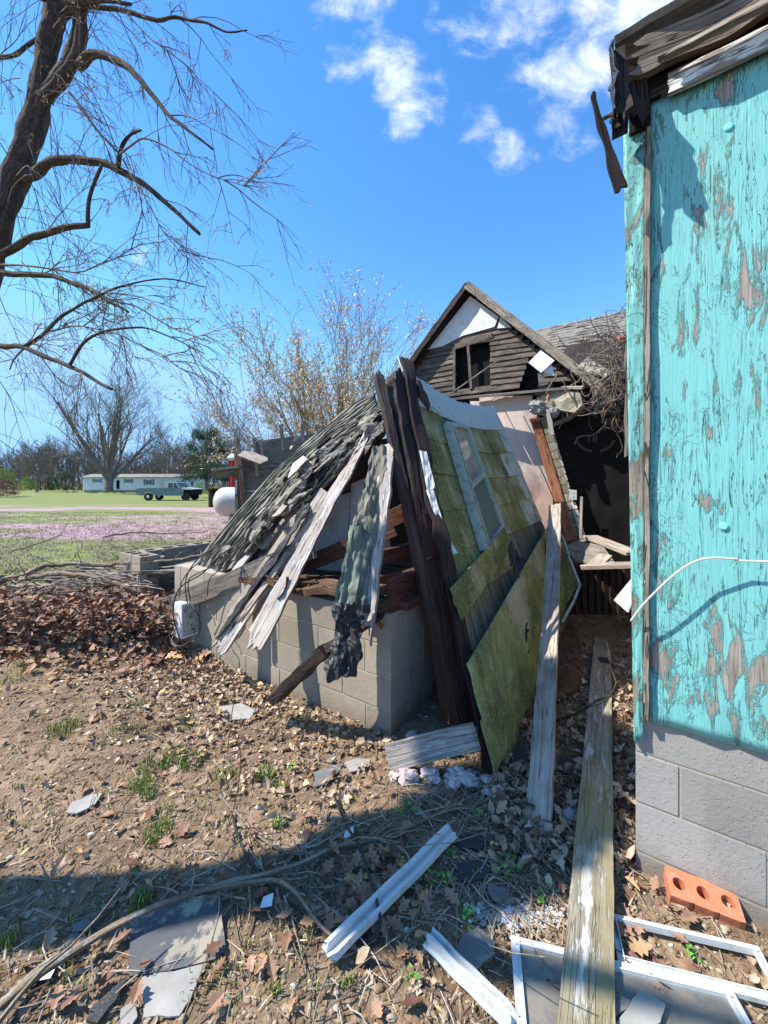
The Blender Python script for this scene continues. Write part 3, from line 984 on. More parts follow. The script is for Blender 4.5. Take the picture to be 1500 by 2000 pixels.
# ================================================================ collapsed roof
rf = thing('collapsed_roof', P(500, 1160, 3.3), 'collapsed roof slope of curled grey shingles with torn boards hanging out', 'roof')
A0, A1, D0, D1 = P(360, 1138, 3.80), P(729, 766, 4.1), P(478, 1118, 3.20), P(752, 842, 3.02)
RN = V((-.517, -.614, .598))
def RS(a, b, off=0.0):
    p = (A0 * (1 - a) + A1 * a) * (1 - b) + (D0 * (1 - a) + D1 * a) * b
    bul = (.16 * (1 - b) + .06 * b) * math.sin(math.pi * min(1, max(0, a))) ** .85
    bul += .035 * noise.noise(V((a * 4, b * 3, 3))) + .018 * noise.noise(V((a * 11, b * 6, 8)))
    return p + RN * (bul + off)
NC = 17
ALEN = 2.75
starts = [0, 0, .0, .0, -.02, -.01, -.04, -.05, -.08, -.02, .02, .08, .03, .12, .2, .3, .4]
mS = MB()
for c in range(NC):
    b0 = c / NC
    b1_ = (c + 1.45) / NC
    a = starts[c]
    seg = .011
    na = int((1.0 - a) / seg)
    off0 = rnd.random() * 40
    broke = c / NC
    prev = None
    tabcut = rnd.random()
    for i in range(na + 1):
        aa = a + (1.0 - a) * i / max(1, na)
        al = aa * ALEN
        tabpos = (al / .30 + tabcut) % 1.0
        tabid = math.floor(al / .30 + tabcut)
        hsh = noise.noise(V((tabid * 3.7 + .3, c * 5.1 + .7, 1)))
        mS.cur = min(1, max(0, .50 + .45 * hsh + .45 * noise.noise(V((al * 2.2, c * .6, 3)))))
        gone = noise.noise(V((al * 1.7, c * 1.9, 31))) > (.55 - .75 * max(0, broke - .35))
        edge = .030 * noise.noise(V((al * 4, off0, 0))) + .014 * noise.noise(V((al * 19, off0, 5)))
        lift = .014 + .020 * abs(noise.noise(V((al * 3.3, off0, 9)))) + .008 * noise.noise(V((al * 15, off0, 2)))
        lift = max(.009, lift) + .018 * max(0, broke - .4)
        be = b1_ + edge / 1.15
        row = [mS.add(RS(aa, b0, .004), (al, b0 * 1.15)),
               mS.add(RS(aa, b0 + (be - b0) * .5, .010 + lift * .25), (al, b0 * 1.15 + .06)),
               mS.add(RS(aa, b0 + (be - b0) * .8, .010 + lift * .65), (al, b0 * 1.15 + .10)),
               mS.add(RS(aa, be, .008 + lift), (al, b0 * 1.15 + .13)),
               mS.add(RS(aa, be + .004, .002 + lift * .5), (al, b0 * 1.15 + .14))]
        slot = False
        if prev and not gone:
            for k in range(4):
                if slot and k >= 1:
                    continue
                mS.face(prev[k], row[k], row[k + 1], prev[k + 1])
        prev = row
mS.build('shingles', M['shingle_old'], rf)
m = MB(); m.cur = .4
n0 = 0
for j in range(13):
    for i in range(31):
        m.add(RS(i / 30 * .985, .02 + j / 12 * .95, -.045), (i * .09, j * .1))
for j in range(12):
    for i in range(30):
        q_ = j * 31 + i
        m.face(q_, q_ + 1, q_ + 32, q_ + 31)
m.build('underlay', M['wood_char'], rf)
# sheathing boards under the shingles
for c in range(9):
    m = MB(); m.cur = .3 + rnd.random() * .5
    b = (c + .5) / 9
    a0 = [0.0, .0, .01, .02, .04, -.02, .03, .08, .15][c] + rnd.random() * .02
    n = 26; k = 3
    rows = []
    for i in range(n + 1):
        for l in (0, 1):
            for j in range(k + 1):
                aa = a0 + (1.0 - a0) * i / n
                if i == 0: aa += rnd.random() * .02
                bb = b + (j / k - .5) * .105
                m.add(RS(aa, bb, -.006 - .02 * l), (aa * ALEN, bb + l))
    w_ = 2 * (k + 1)
    for i in range(n):
        for j in range(k):
            q = i * w_ + j; r = (i + 1) * w_ + j
            m.face(q, r, r + 1, q + 1)
            m.face(q + k + 1, q + k + 2, r + k + 2, r + k + 1)
        for (x, y) in ((0, k + 1), (2 * k + 1, k)):
            q = i * w_; r = (i + 1) * w_
            m.face(q + x, q + y, r + y, r + x)
    for j in range(k):
        m.face(j, j + 1, j + k + 2, j + k + 1)
    m.build('sheathing_board', M['wood_grey'], rf)
def ribbon(mbx, path, w0, w1, side, amp=.02, t=.008, k=8, fr=7.0, sub=8, rag=.02, seed=None):
    """a rumpled strip of felt or shingle following path"""
    pts = smooth_path(path, sub)
    n = len(pts)
    sdv = V(side).normalized()
    s0 = rnd.random() * 60 if seed is None else seed
    L = 0
    rows = []
    for l in (0, 1):
        L = 0
        for i, p in enumerate(pts):
            d = (pts[min(i + 1, n - 1)] - pts[max(i - 1, 0)]).normalized()
            if i: L += (p - pts[i - 1]).length
            sv = (sdv - d * sdv.dot(d)).normalized()
            nn = sv.cross(d).normalized()
            if nn.y > 0: nn = -nn
            w = w0 + (w1 - w0) * i / (n - 1)
            row = []
            for j in range(k + 1):
                u = j / k - .5
                x = u * w
                if j in (0, k): x += rag * noise.noise(V((L * 14, s0 + j, 0)))
                h = amp * noise.noise(V((L * fr * .5, x * fr * 2.5, s0))) + amp * .5 * noise.noise(V((L * fr * 2, x * fr * 6, s0))) + .25 * amp * noise.noise(V((L * 60, x * 60, s0)))
                ee = 0
                if i in (0, n - 1): ee = rag * 2.4 * noise.noise(V((x * 22, s0, 3)))
                row.append(mbx.add(p + sv * x + d * ee + nn * (h - t * l), (L, x)))
            rows.append(row)
    for i in range(n - 1):
        for j in range(k):
            a, b = rows[i], rows[i + 1]
            mbx.face(a[j], b[j], b[j + 1], a[j + 1])
            a, b = rows[n + i], rows[n + i + 1]
            mbx.face(a[j], a[j + 1], b[j + 1], b[j])
        for j in (0, k):
            mbx.face(rows[i][j], rows[i + 1][j], rows[n + i + 1][j], rows[n + i][j])
    for i in (0, n - 1):
        for j in range(k):
            mbx.face(rows[i][j], rows[i][j + 1], rows[n + i][j + 1], rows[n + i][j])
# hanging boards
m = MB(); m.cur = .62
m.plank(P(420, 1280, 2.92), P(640, 962, 2.98), .135, .022, V((-.35, -.85, .4)), n=34, k=7, rag=(.12, .0), edge=.012, warp=.02)
m.build('hanging_board', M['wood_white'], rf)
m = MB(); m.cur = .7
m.plank(P(462, 1222, 2.86), P(668, 930, 2.97), .045, .022, V((-.35, -.85, .4)), n=24, k=4, rag=(.15, 0), edge=.006, warp=.02)
m.build('hanging_board', M['wood_pale'], rf)
m = MB(); m.cur = .66
m.plank(P(486, 1273, 2.60), P(722, 842, 2.95), .165, .024, V((-.35, -.85, .4)), n=44, k=8, rag=(.13, .0), edge=.012, warp=.025, w1=.055)
m.build('hanging_board', M['wood_white'], rf)
m = MB(); m.cur = .5
m.plank(P(708, 1262, 2.12), P(760, 868, 2.74), .115, .022, RN, n=40, k=7, rag=(.12, .0), edge=.014, warp=.025)
m.build('hanging_board', M['wood_white'], rf)
for (x0, y0, Y0, x1, y1, Y1, wd) in ((378, 1162, 3.42, 452, 1092, 3.45, .075), (438, 1146, 3.22, 494, 1072, 3.28, .10)):
    m = MB(); m.cur = .6
    m.plank(P(x0, y0, Y0), P(x1, y1, Y1), wd, .02, RN, n=16, k=5, rag=(.12, .0), edge=.006, warp=.01)
    m.build('board_end', M['wood_white'], rf)
for (x0, y0, Y0, x1, y1, Y1, wd) in ((437, 1212, 2.98, 560, 1040, 3.0, .05), (560, 1150, 2.75, 650, 985, 2.9, .035), (520, 1130, 2.95, 585, 1030, 2.98, .04)):
    m = MB(); m.cur = rnd.uniform(.45, .7)
    m.plank(P(x0, y0, Y0), P(x1, y1, Y1), wd, .015, V((-.35, -.85, .4)), n=20, k=4, rag=(.12, .02), edge=.008, warp=.02)
    m.build('hanging_board', M['wood_pale'], rf)
# rumpled layers lying on the boards
m = MB(); m.cur = .30
sdv = (D0 - A0)
ribbon(m, [P(420, 1246, 2.93), P(478, 1165, 2.92), P(540, 1080, 2.90), P(600, 985, 2.93)], .035, .10, sdv, .025, .012)
ribbon(m, [P(432, 1262, 2.94), P(470, 1200, 2.93), P(520, 1120, 2.93), P(560, 1050, 2.93)], .02, .05, sdv, .02, .01)
ribbon(m, [P(562, 1130, 2.70), P(556, 1150, 2.68), P(540, 1170, 2.67)], .03, .05, sdv, .04, .01)
m.build('felt_strip', M['tar_black'], rf)
m = MB(); m.cur = .55
ribbon(m, [P(742, 872, 2.72), P(732, 935, 2.60), P(716, 1000, 2.48), P(706, 1040, 2.40)], .11, .15, V((1, .1, 0)), .05, .02, k=14)
m.build('shingle_strip', M['shingle_old'], rf)
m = MB(); m.cur = .6
ribbon(m, [P(708, 1030, 2.40), P(698, 1090, 2.31), P(686, 1150, 2.22), P(676, 1200, 2.16)], .155, .165, V((1, .1, 0)), .035, .018, k=14)
m.build('green_shingle_strip', M['shingle_green'], rf)
m = MB(); m.cur = .55
ribbon(m, [P(684, 1178, 2.15), P(680, 1220, 2.11), P(674, 1265, 2.08), P(660, 1318, 2.06)], .165, .15, V((1, .1, 0)), .055, .02, k=16, rag=.05, sub=12)
ribbon(m, [P(690, 1225, 2.10), P(690, 1260, 2.08), P(684, 1302, 2.07)], .05, .05, V((1, .1, 0)), .04, .015, k=7, rag=.04)
m.build('tar_flap', M['tar_black'], rf)
m = MB()
for k in range(22):
    a = rnd.uniform(.18, .97); b = rnd.triangular(.60, 1.16, .9)
    L = rnd.uniform(.10, .40); a2 = min(1.02, a + L / ALEN)
    m.cur = rnd.uniform(.1, .6)
    off = rnd.uniform(.02, .075)
    ribbon(m, [RS(a, b, off), RS((a + a2) / 2, b + rnd.uniform(-.02, .02), off + .02), RS(a2, b - .01, off)], rnd.uniform(.03, .12), rnd.uniform(.03, .14), sdv, .035, .008, k=6, sub=6, rag=.03)
m.build('curled_felt', M['tar_black'], rf)
m = MB()
for k in range(40):
    a = rnd.uniform(.05, .95); b = rnd.triangular(.35, 1.12, .8)
    L = rnd.uniform(.12, .45); a2 = min(1.02, a + L / ALEN)
    m.cur = rnd.uniform(.2, .95)
    off = rnd.uniform(.022, .06)
    ribbon(m, [RS(a, b, off), RS((a + a2) / 2, b + rnd.uniform(-.02, .02), off + .02), RS(a2, b - .01, off)], rnd.uniform(.03, .12), rnd.uniform(.04, .14), sdv, .03, .008, k=6, sub=6, rag=.03)
m.build('loose_shingles', M['shingle_old'], rf)
m = MB()
for (x0, y0, x1, y1, w_) in ((498, 1012, 520, 990, .02), (535, 1012, 558, 985, .07), (610, 925, 648, 893, .02), (565, 880, 572, 870, .04)):
    m.cur = .6
    m.plank(P(x0, y0, 3.0), P(x1, y1, 3.05), w_, .012, RN, n=8, k=3, rag=(.05, .02), edge=.01)
m.build('splinters', M['wood_pale'], rf)
m = MB(); m.cur = .6
m.quadgrid(P(562, 934, 3.22), P(600, 896, 3.25), P(592, 890, 3.4), P(572, 905, 3.4), 5, 5, .003, bend=lambda a, b: .03 * noise.noise(V((a * 5, b * 5, 1))))
m.build('bare_patch', M['white_sheet'], rf)

# dark broken timber leaning on the blocks
m = MB(); m.cur = .4
m.plank(P(524, 1374, 2.42), P(640, 1268, 2.25), .06, .11, V((.4, -.5, .6)), n=26, k=4, rag=(.14, 0), edge=.014, warp=.035)
m.plank(P(632, 1274, 2.27), P(752, 1192, 2.30), .05, .09, V((.4, -.5, .6)), n=12, k=3, rag=(0, .05), edge=.01, warp=.02)
o = m.build('broken_timber', M['wood_char'])
tag(o, 'charred broken timber propped against the block wall behind the tar flap', 'timber')

# ================================================================ leaning wall panel
wp = thing('leaning_wall', (1.2, 3.2, 0), 'leaning wall section of algae green siding with a narrow window', 'wall')
TL, BL, BR, TR = V((.13, 2.98, 2.40)), V((.585, 2.03, 0)), V((2.28, 4.48, 0)), V((1.347, 4.70, 2.44))
PN = (BR - BL).cross(TL - BL).normalized()
if PN.y > 0: PN = -PN
def WPt(e, h, off=0.0):
    a, b = e / 3.0, h / 2.5
    p = (BL * (1 - a) + BR * a) * (1 - b) + (TL * (1 - a) + TR * a) * b
    sag = .10 * math.sin(math.pi * min(1, max(0, a * 1.0))) ** 1.0 * b ** 2
    return p - Z * sag + PN * (off + .016 * noise.noise(V((e * 1.2, h * 1.2, 4))))
def PAN(px, py, off=0.0):
    d = V(((px - 750) / 750, 1, -(py - 945) / 750))
    o_ = V((0, 0, EYE))
    t = (BL + PN * off - o_).dot(PN) / d.dot(PN)
    return o_ + d * t
mS = MB(); mD = MB()
rows_h = 9
ch = 2.5 / rows_h
for r in range(rows_h):
    h0 = r * ch; h1 = h0 + ch + .03
    e = -.28 * (r % 2)
    while e < 3.0:
        e0, e1 = max(0, e), min(3.0, e + .58)
        e += .585
        if e1 - e0 < .04: continue
        dark = h0 < .62 + .22 * e0
        if r == rows_h - 1: mS.cur = .97
        elif e1 > 2.72 and r > 3: mS.cur = .86
        elif dark: mS.cur = rnd.uniform(.02, .16)
        else: mS.cur = .50 + rnd.uniform(-.08, .10)
        tilt = rnd.uniform(-.004, .004)
        nu, nv = 8, 4
        off = .010 + rnd.uniform(0, .004)
        ids = []
        n0 = len(mS.v)
        uo = (rnd.random() * 9, rnd.random() * 9)
        for l in (0, 1):
            for j in range(nv + 1):
                for i in range(nu + 1):
                    ee = e0 + .003 + (e1 - e0 - .006) * i / nu
                    hh = h0 + (h1 - h0) * j / nv
                    oo = off + .012 * (1 - j / nv) + tilt * (i / nu - .5) + .004 * noise.noise(V((ee * 5, hh * 5, 1)))
                    if j == 0: hh += .004 * noise.noise(V((ee * 14, r, 0)))
                    if r == rows_h - 1 and j == nv: hh += .03 * noise.noise(V((ee * 7, 3, 0)))
                    mS.add(WPt(ee, hh, oo - .006 * l), (uo[0] + ee - e0, uo[1] + hh - h0))
        w_ = nu + 1
        for j in range(nv):
            for i in range(nu):
                q = n0 + j * w_ + i
                mS.face(q, q + 1, q + w_ + 1, q + w_)
        h_ = n0 + w_ * (nv + 1)
        for i in range(nu):
            mS.face(n0 + i, h_ + i, h_ + i + 1, n0 + i + 1)
        for j in range(nv):
            mS.face(n0 + j * w_, n0 + (j + 1) * w_, h_ + (j + 1) * w_, h_ + j * w_)
            mS.face(n0 + j * w_ + nu, h_ + j * w_ + nu, h_ + (j + 1) * w_ + nu, n0 + (j + 1) * w_ + nu)
mS.build('siding', M['siding'], wp)
m = MB(); m.cur = .4
nu = 20
n0 = 0
for j in range(15):
    for i in range(nu + 1):
        m.add(WPt(3.0 * i / nu, 2.5 * j / 14, -.012 if i else -.004), (i * .15, j * .17))
for j in range(14):
    for i in range(nu):
        q = j * (nu + 1) + i
        m.face(q, q + 1, q + nu + 2, q + nu + 1)
m.build('sheathing', M['wood_char'], wp)
m = MB(); m.cur = .4
for e in (.8, 1.5, 2.2, 2.96):
    m.plank(WPt(e, 0, -.08), WPt(e, 2.5, -.08), .04, .1, PN, n=5, k=1)
m.build('stud', M['wood_red'], wp)
# edge timbers
m = MB(); m.cur = .5
m.plank(P(903, 1424, 2.34), P(772, 722, 2.90), .165, .12, V((.5, -.8, .2)), n=60, k=9, rag=(.01, .14), edge=.012, warp=.035, w1=.15)
m.build('corner_post', M['post_timber'], wp)
m = MB(); m.cur = .45
m.plank(P(884, 1412, 2.30), P(738, 728, 2.84), .050, .07, V((.3, -.9, .2)), n=60, k=4, rag=(.02, .06), edge=.014, warp=.03)
m.plank(P(865, 1330, 2.36), P(760, 800, 2.80), .04, .03, V((.3, -.9, .2)), n=60, k=4, rag=(.3, .06), edge=.02, warp=.04)
m.build('split_post', M['post_timber'], wp)
m = MB(); m.cur = .35
m.plank(P(962, 1512, 1.99), P(790, 700, 2.93), .085, .025, V((.4, -.8, .2)), n=70, k=5, rag=(.02, .05), edge=.016, warp=.05)
m.build('edge_board', M['wood_char'], wp)
m = MB()
for (pth, w0, w1) in (([P(818, 800, 2.78), P(812, 840, 2.74), P(800, 850, 2.76)], .03, .06), ([P(790, 925, 2.68), P(800, 960, 2.66), P(812, 968, 2.66)], .06, .04),
                      ([P(824, 1090, 2.55), P(836, 1098, 2.52), P(846, 1090, 2.5)], .05, .06), ([P(815, 745, 2.86), P(822, 765, 2.84), P(836, 795, 2.86)], .04, .05),
                      ([P(806, 880, 2.7), P(818, 930, 2.66), P(832, 1000, 2.6)], .06, .05)):
    m.cur = .5
    ribbon(m, pth, w0, w1, V((1, .2, 0)), .03, .006, k=5, sub=6, rag=.02)
m.build('torn_felt', M['tar_black'], wp)
# pale frieze piece above the siding on the left, with a black ribbon painted as the dark hole in it
m = MB(); m.cur = .93
m.quadgrid(P(797, 745, 2.93), P(862, 812, 3.1), P(828, 752, 3.14), P(776, 694, 2.98), 10, 8, .012, bend=lambda a, b: .02 * noise.noise(V((a * 4, b * 4, 2))))
m.build('frieze', M['siding'], wp)
m = MB(); m.cur = .4
ribbon(m, [P(812, 748, 2.88), P(822, 770, 2.88), P(838, 800, 2.93)], .07, .03, V((1, .2, .3)), .015, .005, k=5)
m.build('torn_felt', M['tar_black'], wp)
# white flashing torn off the edge
m = MB(); m.cur = .8
for q in (((819, 880), (833, 882), (851, 953), (834, 957)), ((832, 957), (846, 954), (866, 1022), (851, 1012)), ((846, 1017), (858, 1020), (894, 1080), (881, 1084))):
    a = [P(x, y, 2.60 - (y - 880) * .0009) for x, y in q]
    m.quadgrid(a[3], a[2], a[1], a[0], 4, 8, .003, bend=lambda a, b: .012 * noise.noise(V((a * 2, b * 5, 4))))
m.build('torn_flashing', M['white_metal'], wp)
# window
def bar(mbx, a, b, w, t, upv):
    mbx.plank(a, b, w, t, upv, n=2, k=1)
wf = MB(); wf.cur = .5
cTL, cTR, cBR, cBL = (872, 828), (912, 835), (981, 1028), (953, 1074)
def L2(p, q, t): return (p[0] + (q[0] - p[0]) * t, p[1] + (q[1] - p[1]) * t)
oo = .055
for (a, b, w_) in ((cTL, cTR, .04), (cTR, cBR, .035), (cBL, cBR, .035)):
    bar(wf, PAN(*a, oo), PAN(*b, oo), w_, .03, PN)
for k in range(3):
    a = (cTL[0] - 1 + k * 5, cTL[1] + k * 1.2); b = (cBL[0] - 9 + k * 5, cBL[1] + 1)
    bar(wf, PAN(*a, oo + .012 * (k % 2)), PAN(*b, oo + .012 * (k % 2)), .022, .05, PN)
m1, m2 = L2(cTL, cBL, .50), L2(cTR, cBR, .475)
bar(wf, PAN(m1[0] + 6, m1[1], oo), PAN(*m2, oo), .04, .028, PN)
fr = wf.build('window_frame', M['alum_green'], wp)
m = MB(); m.cur = .6
m.quadgrid(PAN(m1[0] + 4, m1[1], .045), PAN(*m2, .045), PAN(*cTR, .045), PAN(cTL[0] + 6, cTL[1], .045), 2, 2, .003)
m.build('pane', M['window_glass'], fr)
m = MB(); m.cur = .5
m.quadgrid(PAN(*cBL, .046), PAN(*cBR, .046), PAN(*m2, .046), PAN(m1[0] + 6, m1[1], .046), 2, 2, .003)
m.build('screen', M['window_screen'], fr)
# loose siding boards slipped down across the lower half
def loose(pts, offs, var_, name='loose_siding', mt='siding', amp=.014, t=.008):
    m = MB(); m.cur = var_
    a = [PAN(*p, o_) for p, o_ in zip(pts, offs)]
    m.quadgrid(*a, 24, 8, t, bend=lambda u, v: amp * noise.noise(V((u * 3, v * 2, var_ * 9))) + .012 * math.sin(math.pi * u) * v)
    return m.build(name, M[mt], wp, smooth=False)
loose([(946, 1418), (1090, 1165), (1080, 1010), (916, 1298)], (.11, .12, .14, .10), .52)
loose([(968, 1512), (1070, 1290), (1092, 1150), (940, 1408)], (.08, .07, .10, .085), .46)
loose([(903, 1212), (1003, 1065), (985, 1030), (882, 1150)], (.055, .06, .065, .06), .60, amp=.01)
loose([(930, 1356), (1084, 1078), (1079, 1009), (915, 1296)], (.118, .130, .152, .112), .58)
loose([(892, 1184), (994, 1050), (985, 1029), (881, 1149)], (.064, .070, .074, .068), .64, amp=.01)
loose([(956, 1462), (1080, 1225), (1090, 1150), (941, 1410)], (.092, .083, .112, .096), .52)
m = MB(); m.cur = .42
m.quadgrid(P(1086, 1216, 3.55), P(1131, 1140, 3.6), P(1104, 1052, 3.9), P(1074, 1075, 3.7), 10, 8, .02, bend=lambda a, b: .03 * noise.noise(V((a * 3, b * 3, 5))))
m.build('folded_siding', M['siding'], wp)
m = MB(); m.cur = .4
m.tube([P(1098, 1045, 3.85), P(1112, 1090, 3.65), P(1133, 1142, 3.5), P(1120, 1175, 3.4), P(1098, 1215, 3.35)], .013, 5)
m.build('bent_trim', M['alum'], wp)
m = MB(); m.cur = .5
m.plank(P(975, 1500, 2.06), P(1022, 1295, 2.75), .055, .008, V((.6, -.7, .3)), n=16, k=2, rag=(.03, .01))
m.plank(P(982, 1515, 2.02), P(1036, 1300, 2.70), .075, .008, V((.75, -.6, .3)), n=16, k=2, rag=(.05, .03))
m.build('loose_batten', M['siding'], wp)
m = MB(); m.cur = .3
ribbon(m, [P(1004, 1068, 3.0), P(1010, 1085, 2.95), P(1006, 1112, 2.9)], .06, .10, V((1, .2, 0)), .06, .01, k=8, rag=.05)
ribbon(m, [P(1030, 1225, 2.75), P(1020, 1238, 2.7), P(1018, 1262, 2.65)], .05, .10, V((1, .2, 0)), .04, .01, k=8, rag=.04)
m.build('torn_felt', M['tar_black'], wp)

# ================================================================ gable house behind
GY = 7.0
GP = P(920, 562, GY)
def GH(s, d, z):                       # s to the left along U, d into the house
    return V((GP.x, GP.y, 0)) + U * s + W_ * d + Z * z
gh = thing('gabled_house', GH(0, 1, 0), 'abandoned gabled house with bare lap siding and an empty upstairs window', 'house')
zp = GP.z
sl_l, sl_r = 1.02, 1.02                 # roof slopes
def rake_s(z):                          # half-width of the gable at height z
    return (zp - .16 - z) / 1.02
m = MB()
zb = 3.18
z = zb
step = .098
win = (-.375, .30, 3.27, 4.02)          # s right, s left, z low, z high
hole = (-1.28, -.86, 3.12, 3.58)
while z < zp - .25:
    hw = rake_s(z + .02)
    segs = [(-min(hw, 2.05), min(hw, 1.7))]
    def cut(segs, a, b):
        out = []
        for (x, y) in segs:
            if b <= x or a >= y: out.append((x, y)); continue
            if x < a: out.append((x, a))
            if y > b: out.append((b, y))
        return out
    if win[2] - .05 < z < win[3]: segs = cut(segs, win[0] + .02, win[1] - .02)
    if hole[2] < z < hole[3]: segs = cut(segs, hole[0] + .3 * (z - hole[2]), hole[1] - .35 * (z - hole[2]))
    for (x, y) in segs:
        m.cur = rnd.uniform(.25, .95)
        sg = .02 * noise.noise(V((z * 5, x, 1)))
        m.plank(GH(x, -.012, z + .05 + sg + (-.03 if x < -.5 else 0)), GH(y, -.012, z + .05 - sg), .116, .020, (-W_ + Z * .22), n=8, k=2, rag=(.02, .02), edge=.006, warp=.012)
    z += step
m.build('lap_siding', M['wood_lap'], gh)
m = MB(); m.cur = .5
zt = zp - .17
m.poly([GH(.86, -.05, zt - .80), GH(.0, -.05, zt + .0), GH(-.52, -.05, zt - .50), GH(-.45, -.05, zt - .66), GH(.15, -.05, zt - .69), GH(.55, -.05, zt - .80)], .012, -W_, .004)
m.poly([GH(-.55, -.052, zt - .50), GH(-.74, -.052, zt - .74), GH(-.50, -.052, zt - .70)], .012, -W_)
m.build('white_sheathing', M['white_sheet'], gh)
m = MB(); m.cur = .3
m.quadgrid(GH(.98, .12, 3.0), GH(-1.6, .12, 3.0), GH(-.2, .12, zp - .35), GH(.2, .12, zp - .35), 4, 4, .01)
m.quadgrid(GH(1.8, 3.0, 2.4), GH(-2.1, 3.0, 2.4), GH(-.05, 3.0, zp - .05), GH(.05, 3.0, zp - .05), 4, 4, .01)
o = m.build('dark_interior', M['dark_inside'], gh)  # near-black sheets painted as the shade behind window and hole
m = MB(); m.cur = .7
m.plank(GH(-.015, -.02, 3.24), GH(.045, -.02, 4.04), .05, .05, -W_, n=4, k=1)
m.plank(GH(win[1] + .015, -.03, win[2] - .02), GH(win[1] + .015, -.03, win[3] + .02), .05, .03, -W_, n=4, k=1)
m.plank(GH(win[1], -.03, win[3] + .05), GH(win[0] - .03, -.03, win[3] + .11), .10, .025, -W_, n=6, k=2, edge=.01)
m.build('window_frame', M['wood_lap'], gh)
# roof slopes
for sgn in (1, -1):
    m = MB()
    ln = 1.72 if sgn > 0 else 2.35
    ov = .20
    for r in range(16):
        t0, t1 = r / 16, (r + 1.5) / 16
        t1 = min(t1, 1.02)
        pr = None
        for i in range(61):
            d = -ov + 3.4 * i / 60
            m.cur = .5 + .45 * noise.noise(V((math.floor(d / .3) * 2.3, r * 3.1, sgn)))
            ed = .02 * noise.noise(V((d * 7, r, 2)))
            lf = .012 + .02 * abs(noise.noise(V((d * 5, r, 6))))
            def rp(t, off): return GH(sgn * ln * t, d, zp + .02 - 1.02 * ln * t) + (U * sgn * .714 + Z * .7) * off
            row = [m.add(rp(t0, .0), (d, t0 * 2)), m.add(rp(t1 + ed, lf), (d, t1 * 2)), m.add(rp(t1 + ed, lf - .012), (d, t1 * 2))]
            if pr:
                m.face(pr[0], row[0], row[1], pr[1]); m.face(pr[1], row[1], row[2], pr[2])
            pr = row
    m.build('shingled_slope', M['shingle_far'], gh)
    m = MB(); m.cur = .35
    m.quadgrid(GH(0, -.20, zp), GH(sgn * ln, -.20, zp - 1.02 * ln), GH(sgn * ln, 3.2, zp - 1.02 * ln), GH(0, 3.2, zp), 8, 8, .0)
    m.plank(GH(sgn * .02, -.12, zp - .06), GH(sgn * (ln - .03), -.12, zp - .06 - 1.02 * ln), .03, .09, Z, n=4, k=1)
    m.build('roof_deck', M['wood_char'] if sgn > 0 else M['wood_grey'], gh)
m = MB(); m.cur = .75
m.plank(GH(.0, -.215, zp - .035), GH(-2.25, -.215, zp - .035 - 1.02 * 2.25), .13, .025, -W_, n=24, k=4, rag=(0, .1), edge=.01, warp=.01)
m.cur = .4
m.plank(GH(-2.0, -.22, zp - .10 - 2.04), GH(-2.55, -.24, zp - .12 - 2.52), .03, .03, -W_, n=8, k=2, rag=(0, .1), edge=.01)
m.build('rake_board', M['wood_fascia'], gh)
m = MB(); m.cur = .5
m.plank(GH(.0, -.215, zp - .03), GH(1.60, -.215, zp - .03 - 1.02 * 1.60), .10, .03, -W_, n=24, k=4, rag=(0, .1), edge=.02, warp=.02)
m.build('rake_board', M['wood_char'], gh)
# hanging white sheets on the siding
m = MB(); m.cur = .6
m.poly([P(1032, 708, 6.0), P(1056, 684, 6.05), P(1083, 704, 5.9), P(1057, 728, 5.9)], .01, -W_)
m.poly([P(1062, 727, 5.93), P(1077, 711, 5.95), P(1083, 734, 5.9)], .01, -W_)
m.build('hanging_sheet', M['white_sheet'], gh)
m = MB(); m.cur = .6
m.poly([P(1051, 728, 5.95), P(1058, 727, 5.95), P(1071, 750, 5.9), P(1053, 754, 5.9)], .01, -W_)
m.build('felt_scrap', M['wood_grey'], gh)
m = MB(); m.cur = .6
m.plank(P(864, 780, 5.9), P(972, 704, 6.3), .018, .012, -W_, n=6, k=1)
m.build('loose_stick', M['wood_grey'], gh)
# main roof slope to the right, facing the camera
def MR(s, t, off=0.0):                 # s to the right along -U from the left end, t down the slope
    r0 = P(1046, 644, 8.7)
    return r0 - U * s + (V((0, 0, -.62)) - W_ * .78) * t + V((0, 0, 1)) * off
m = MB()
for r in range(20):
    t0, t1 = r * .135, r * .135 + .17
    pr = None
    for i in range(85):
        s = -.9 + 4.1 * i / 84
        m.cur = .5 + .6 * noise.noise(V((math.floor(s / .3 + r * .4) * 2.3, r * 3.1, 4)))
        ed = .035 * noise.noise(V((s * 5, r, 2))) + .02 * noise.noise(V((s * 17, r, 2)))
        lf = .015 + .045 * abs(noise.noise(V((s * 3.5, r, 6))))
        sagg = -.05 * math.sin(s * 1.3) * t0
        row = [m.add(MR(s, t0, sagg), (s, t0)), m.add(MR(s, t1 + ed, lf + sagg), (s, t1)), m.add(MR(s, t1 + ed, lf - .02 + sagg), (s, t1))]
        if pr:
            m.face(pr[0], row[0], row[1], pr[1]); m.face(pr[1], row[1], row[2], pr[2])
        pr = row
m.build('main_roof', M['shingle_far'], gh)
m = MB(); m.cur = .3
m.quadgrid(MR(-.9, 0, -.04), MR(-.9, 2.8, -.04), MR(3.2, 2.8, -.04), MR(3.2, 0, -.04), 4, 4, .04)
m.build('roof_deck', M['wood_char'], gh)
m = MB(); m.cur = .3
m.quadgrid(MR(3.0, 2.7) - Z * 4, MR(-.9, 2.7) - Z * 4, MR(-.9, 2.5), MR(3.0, 2.5), 4, 4, .05)
m.quadgrid(MR(3.0, 0) - Z * 5, MR(3.0, 2.5) - Z * 4, MR(3.0, 2.5), MR(3.0, 0), 4, 4, .05)
m.build('house_wall', M['tarpaper'], gh)
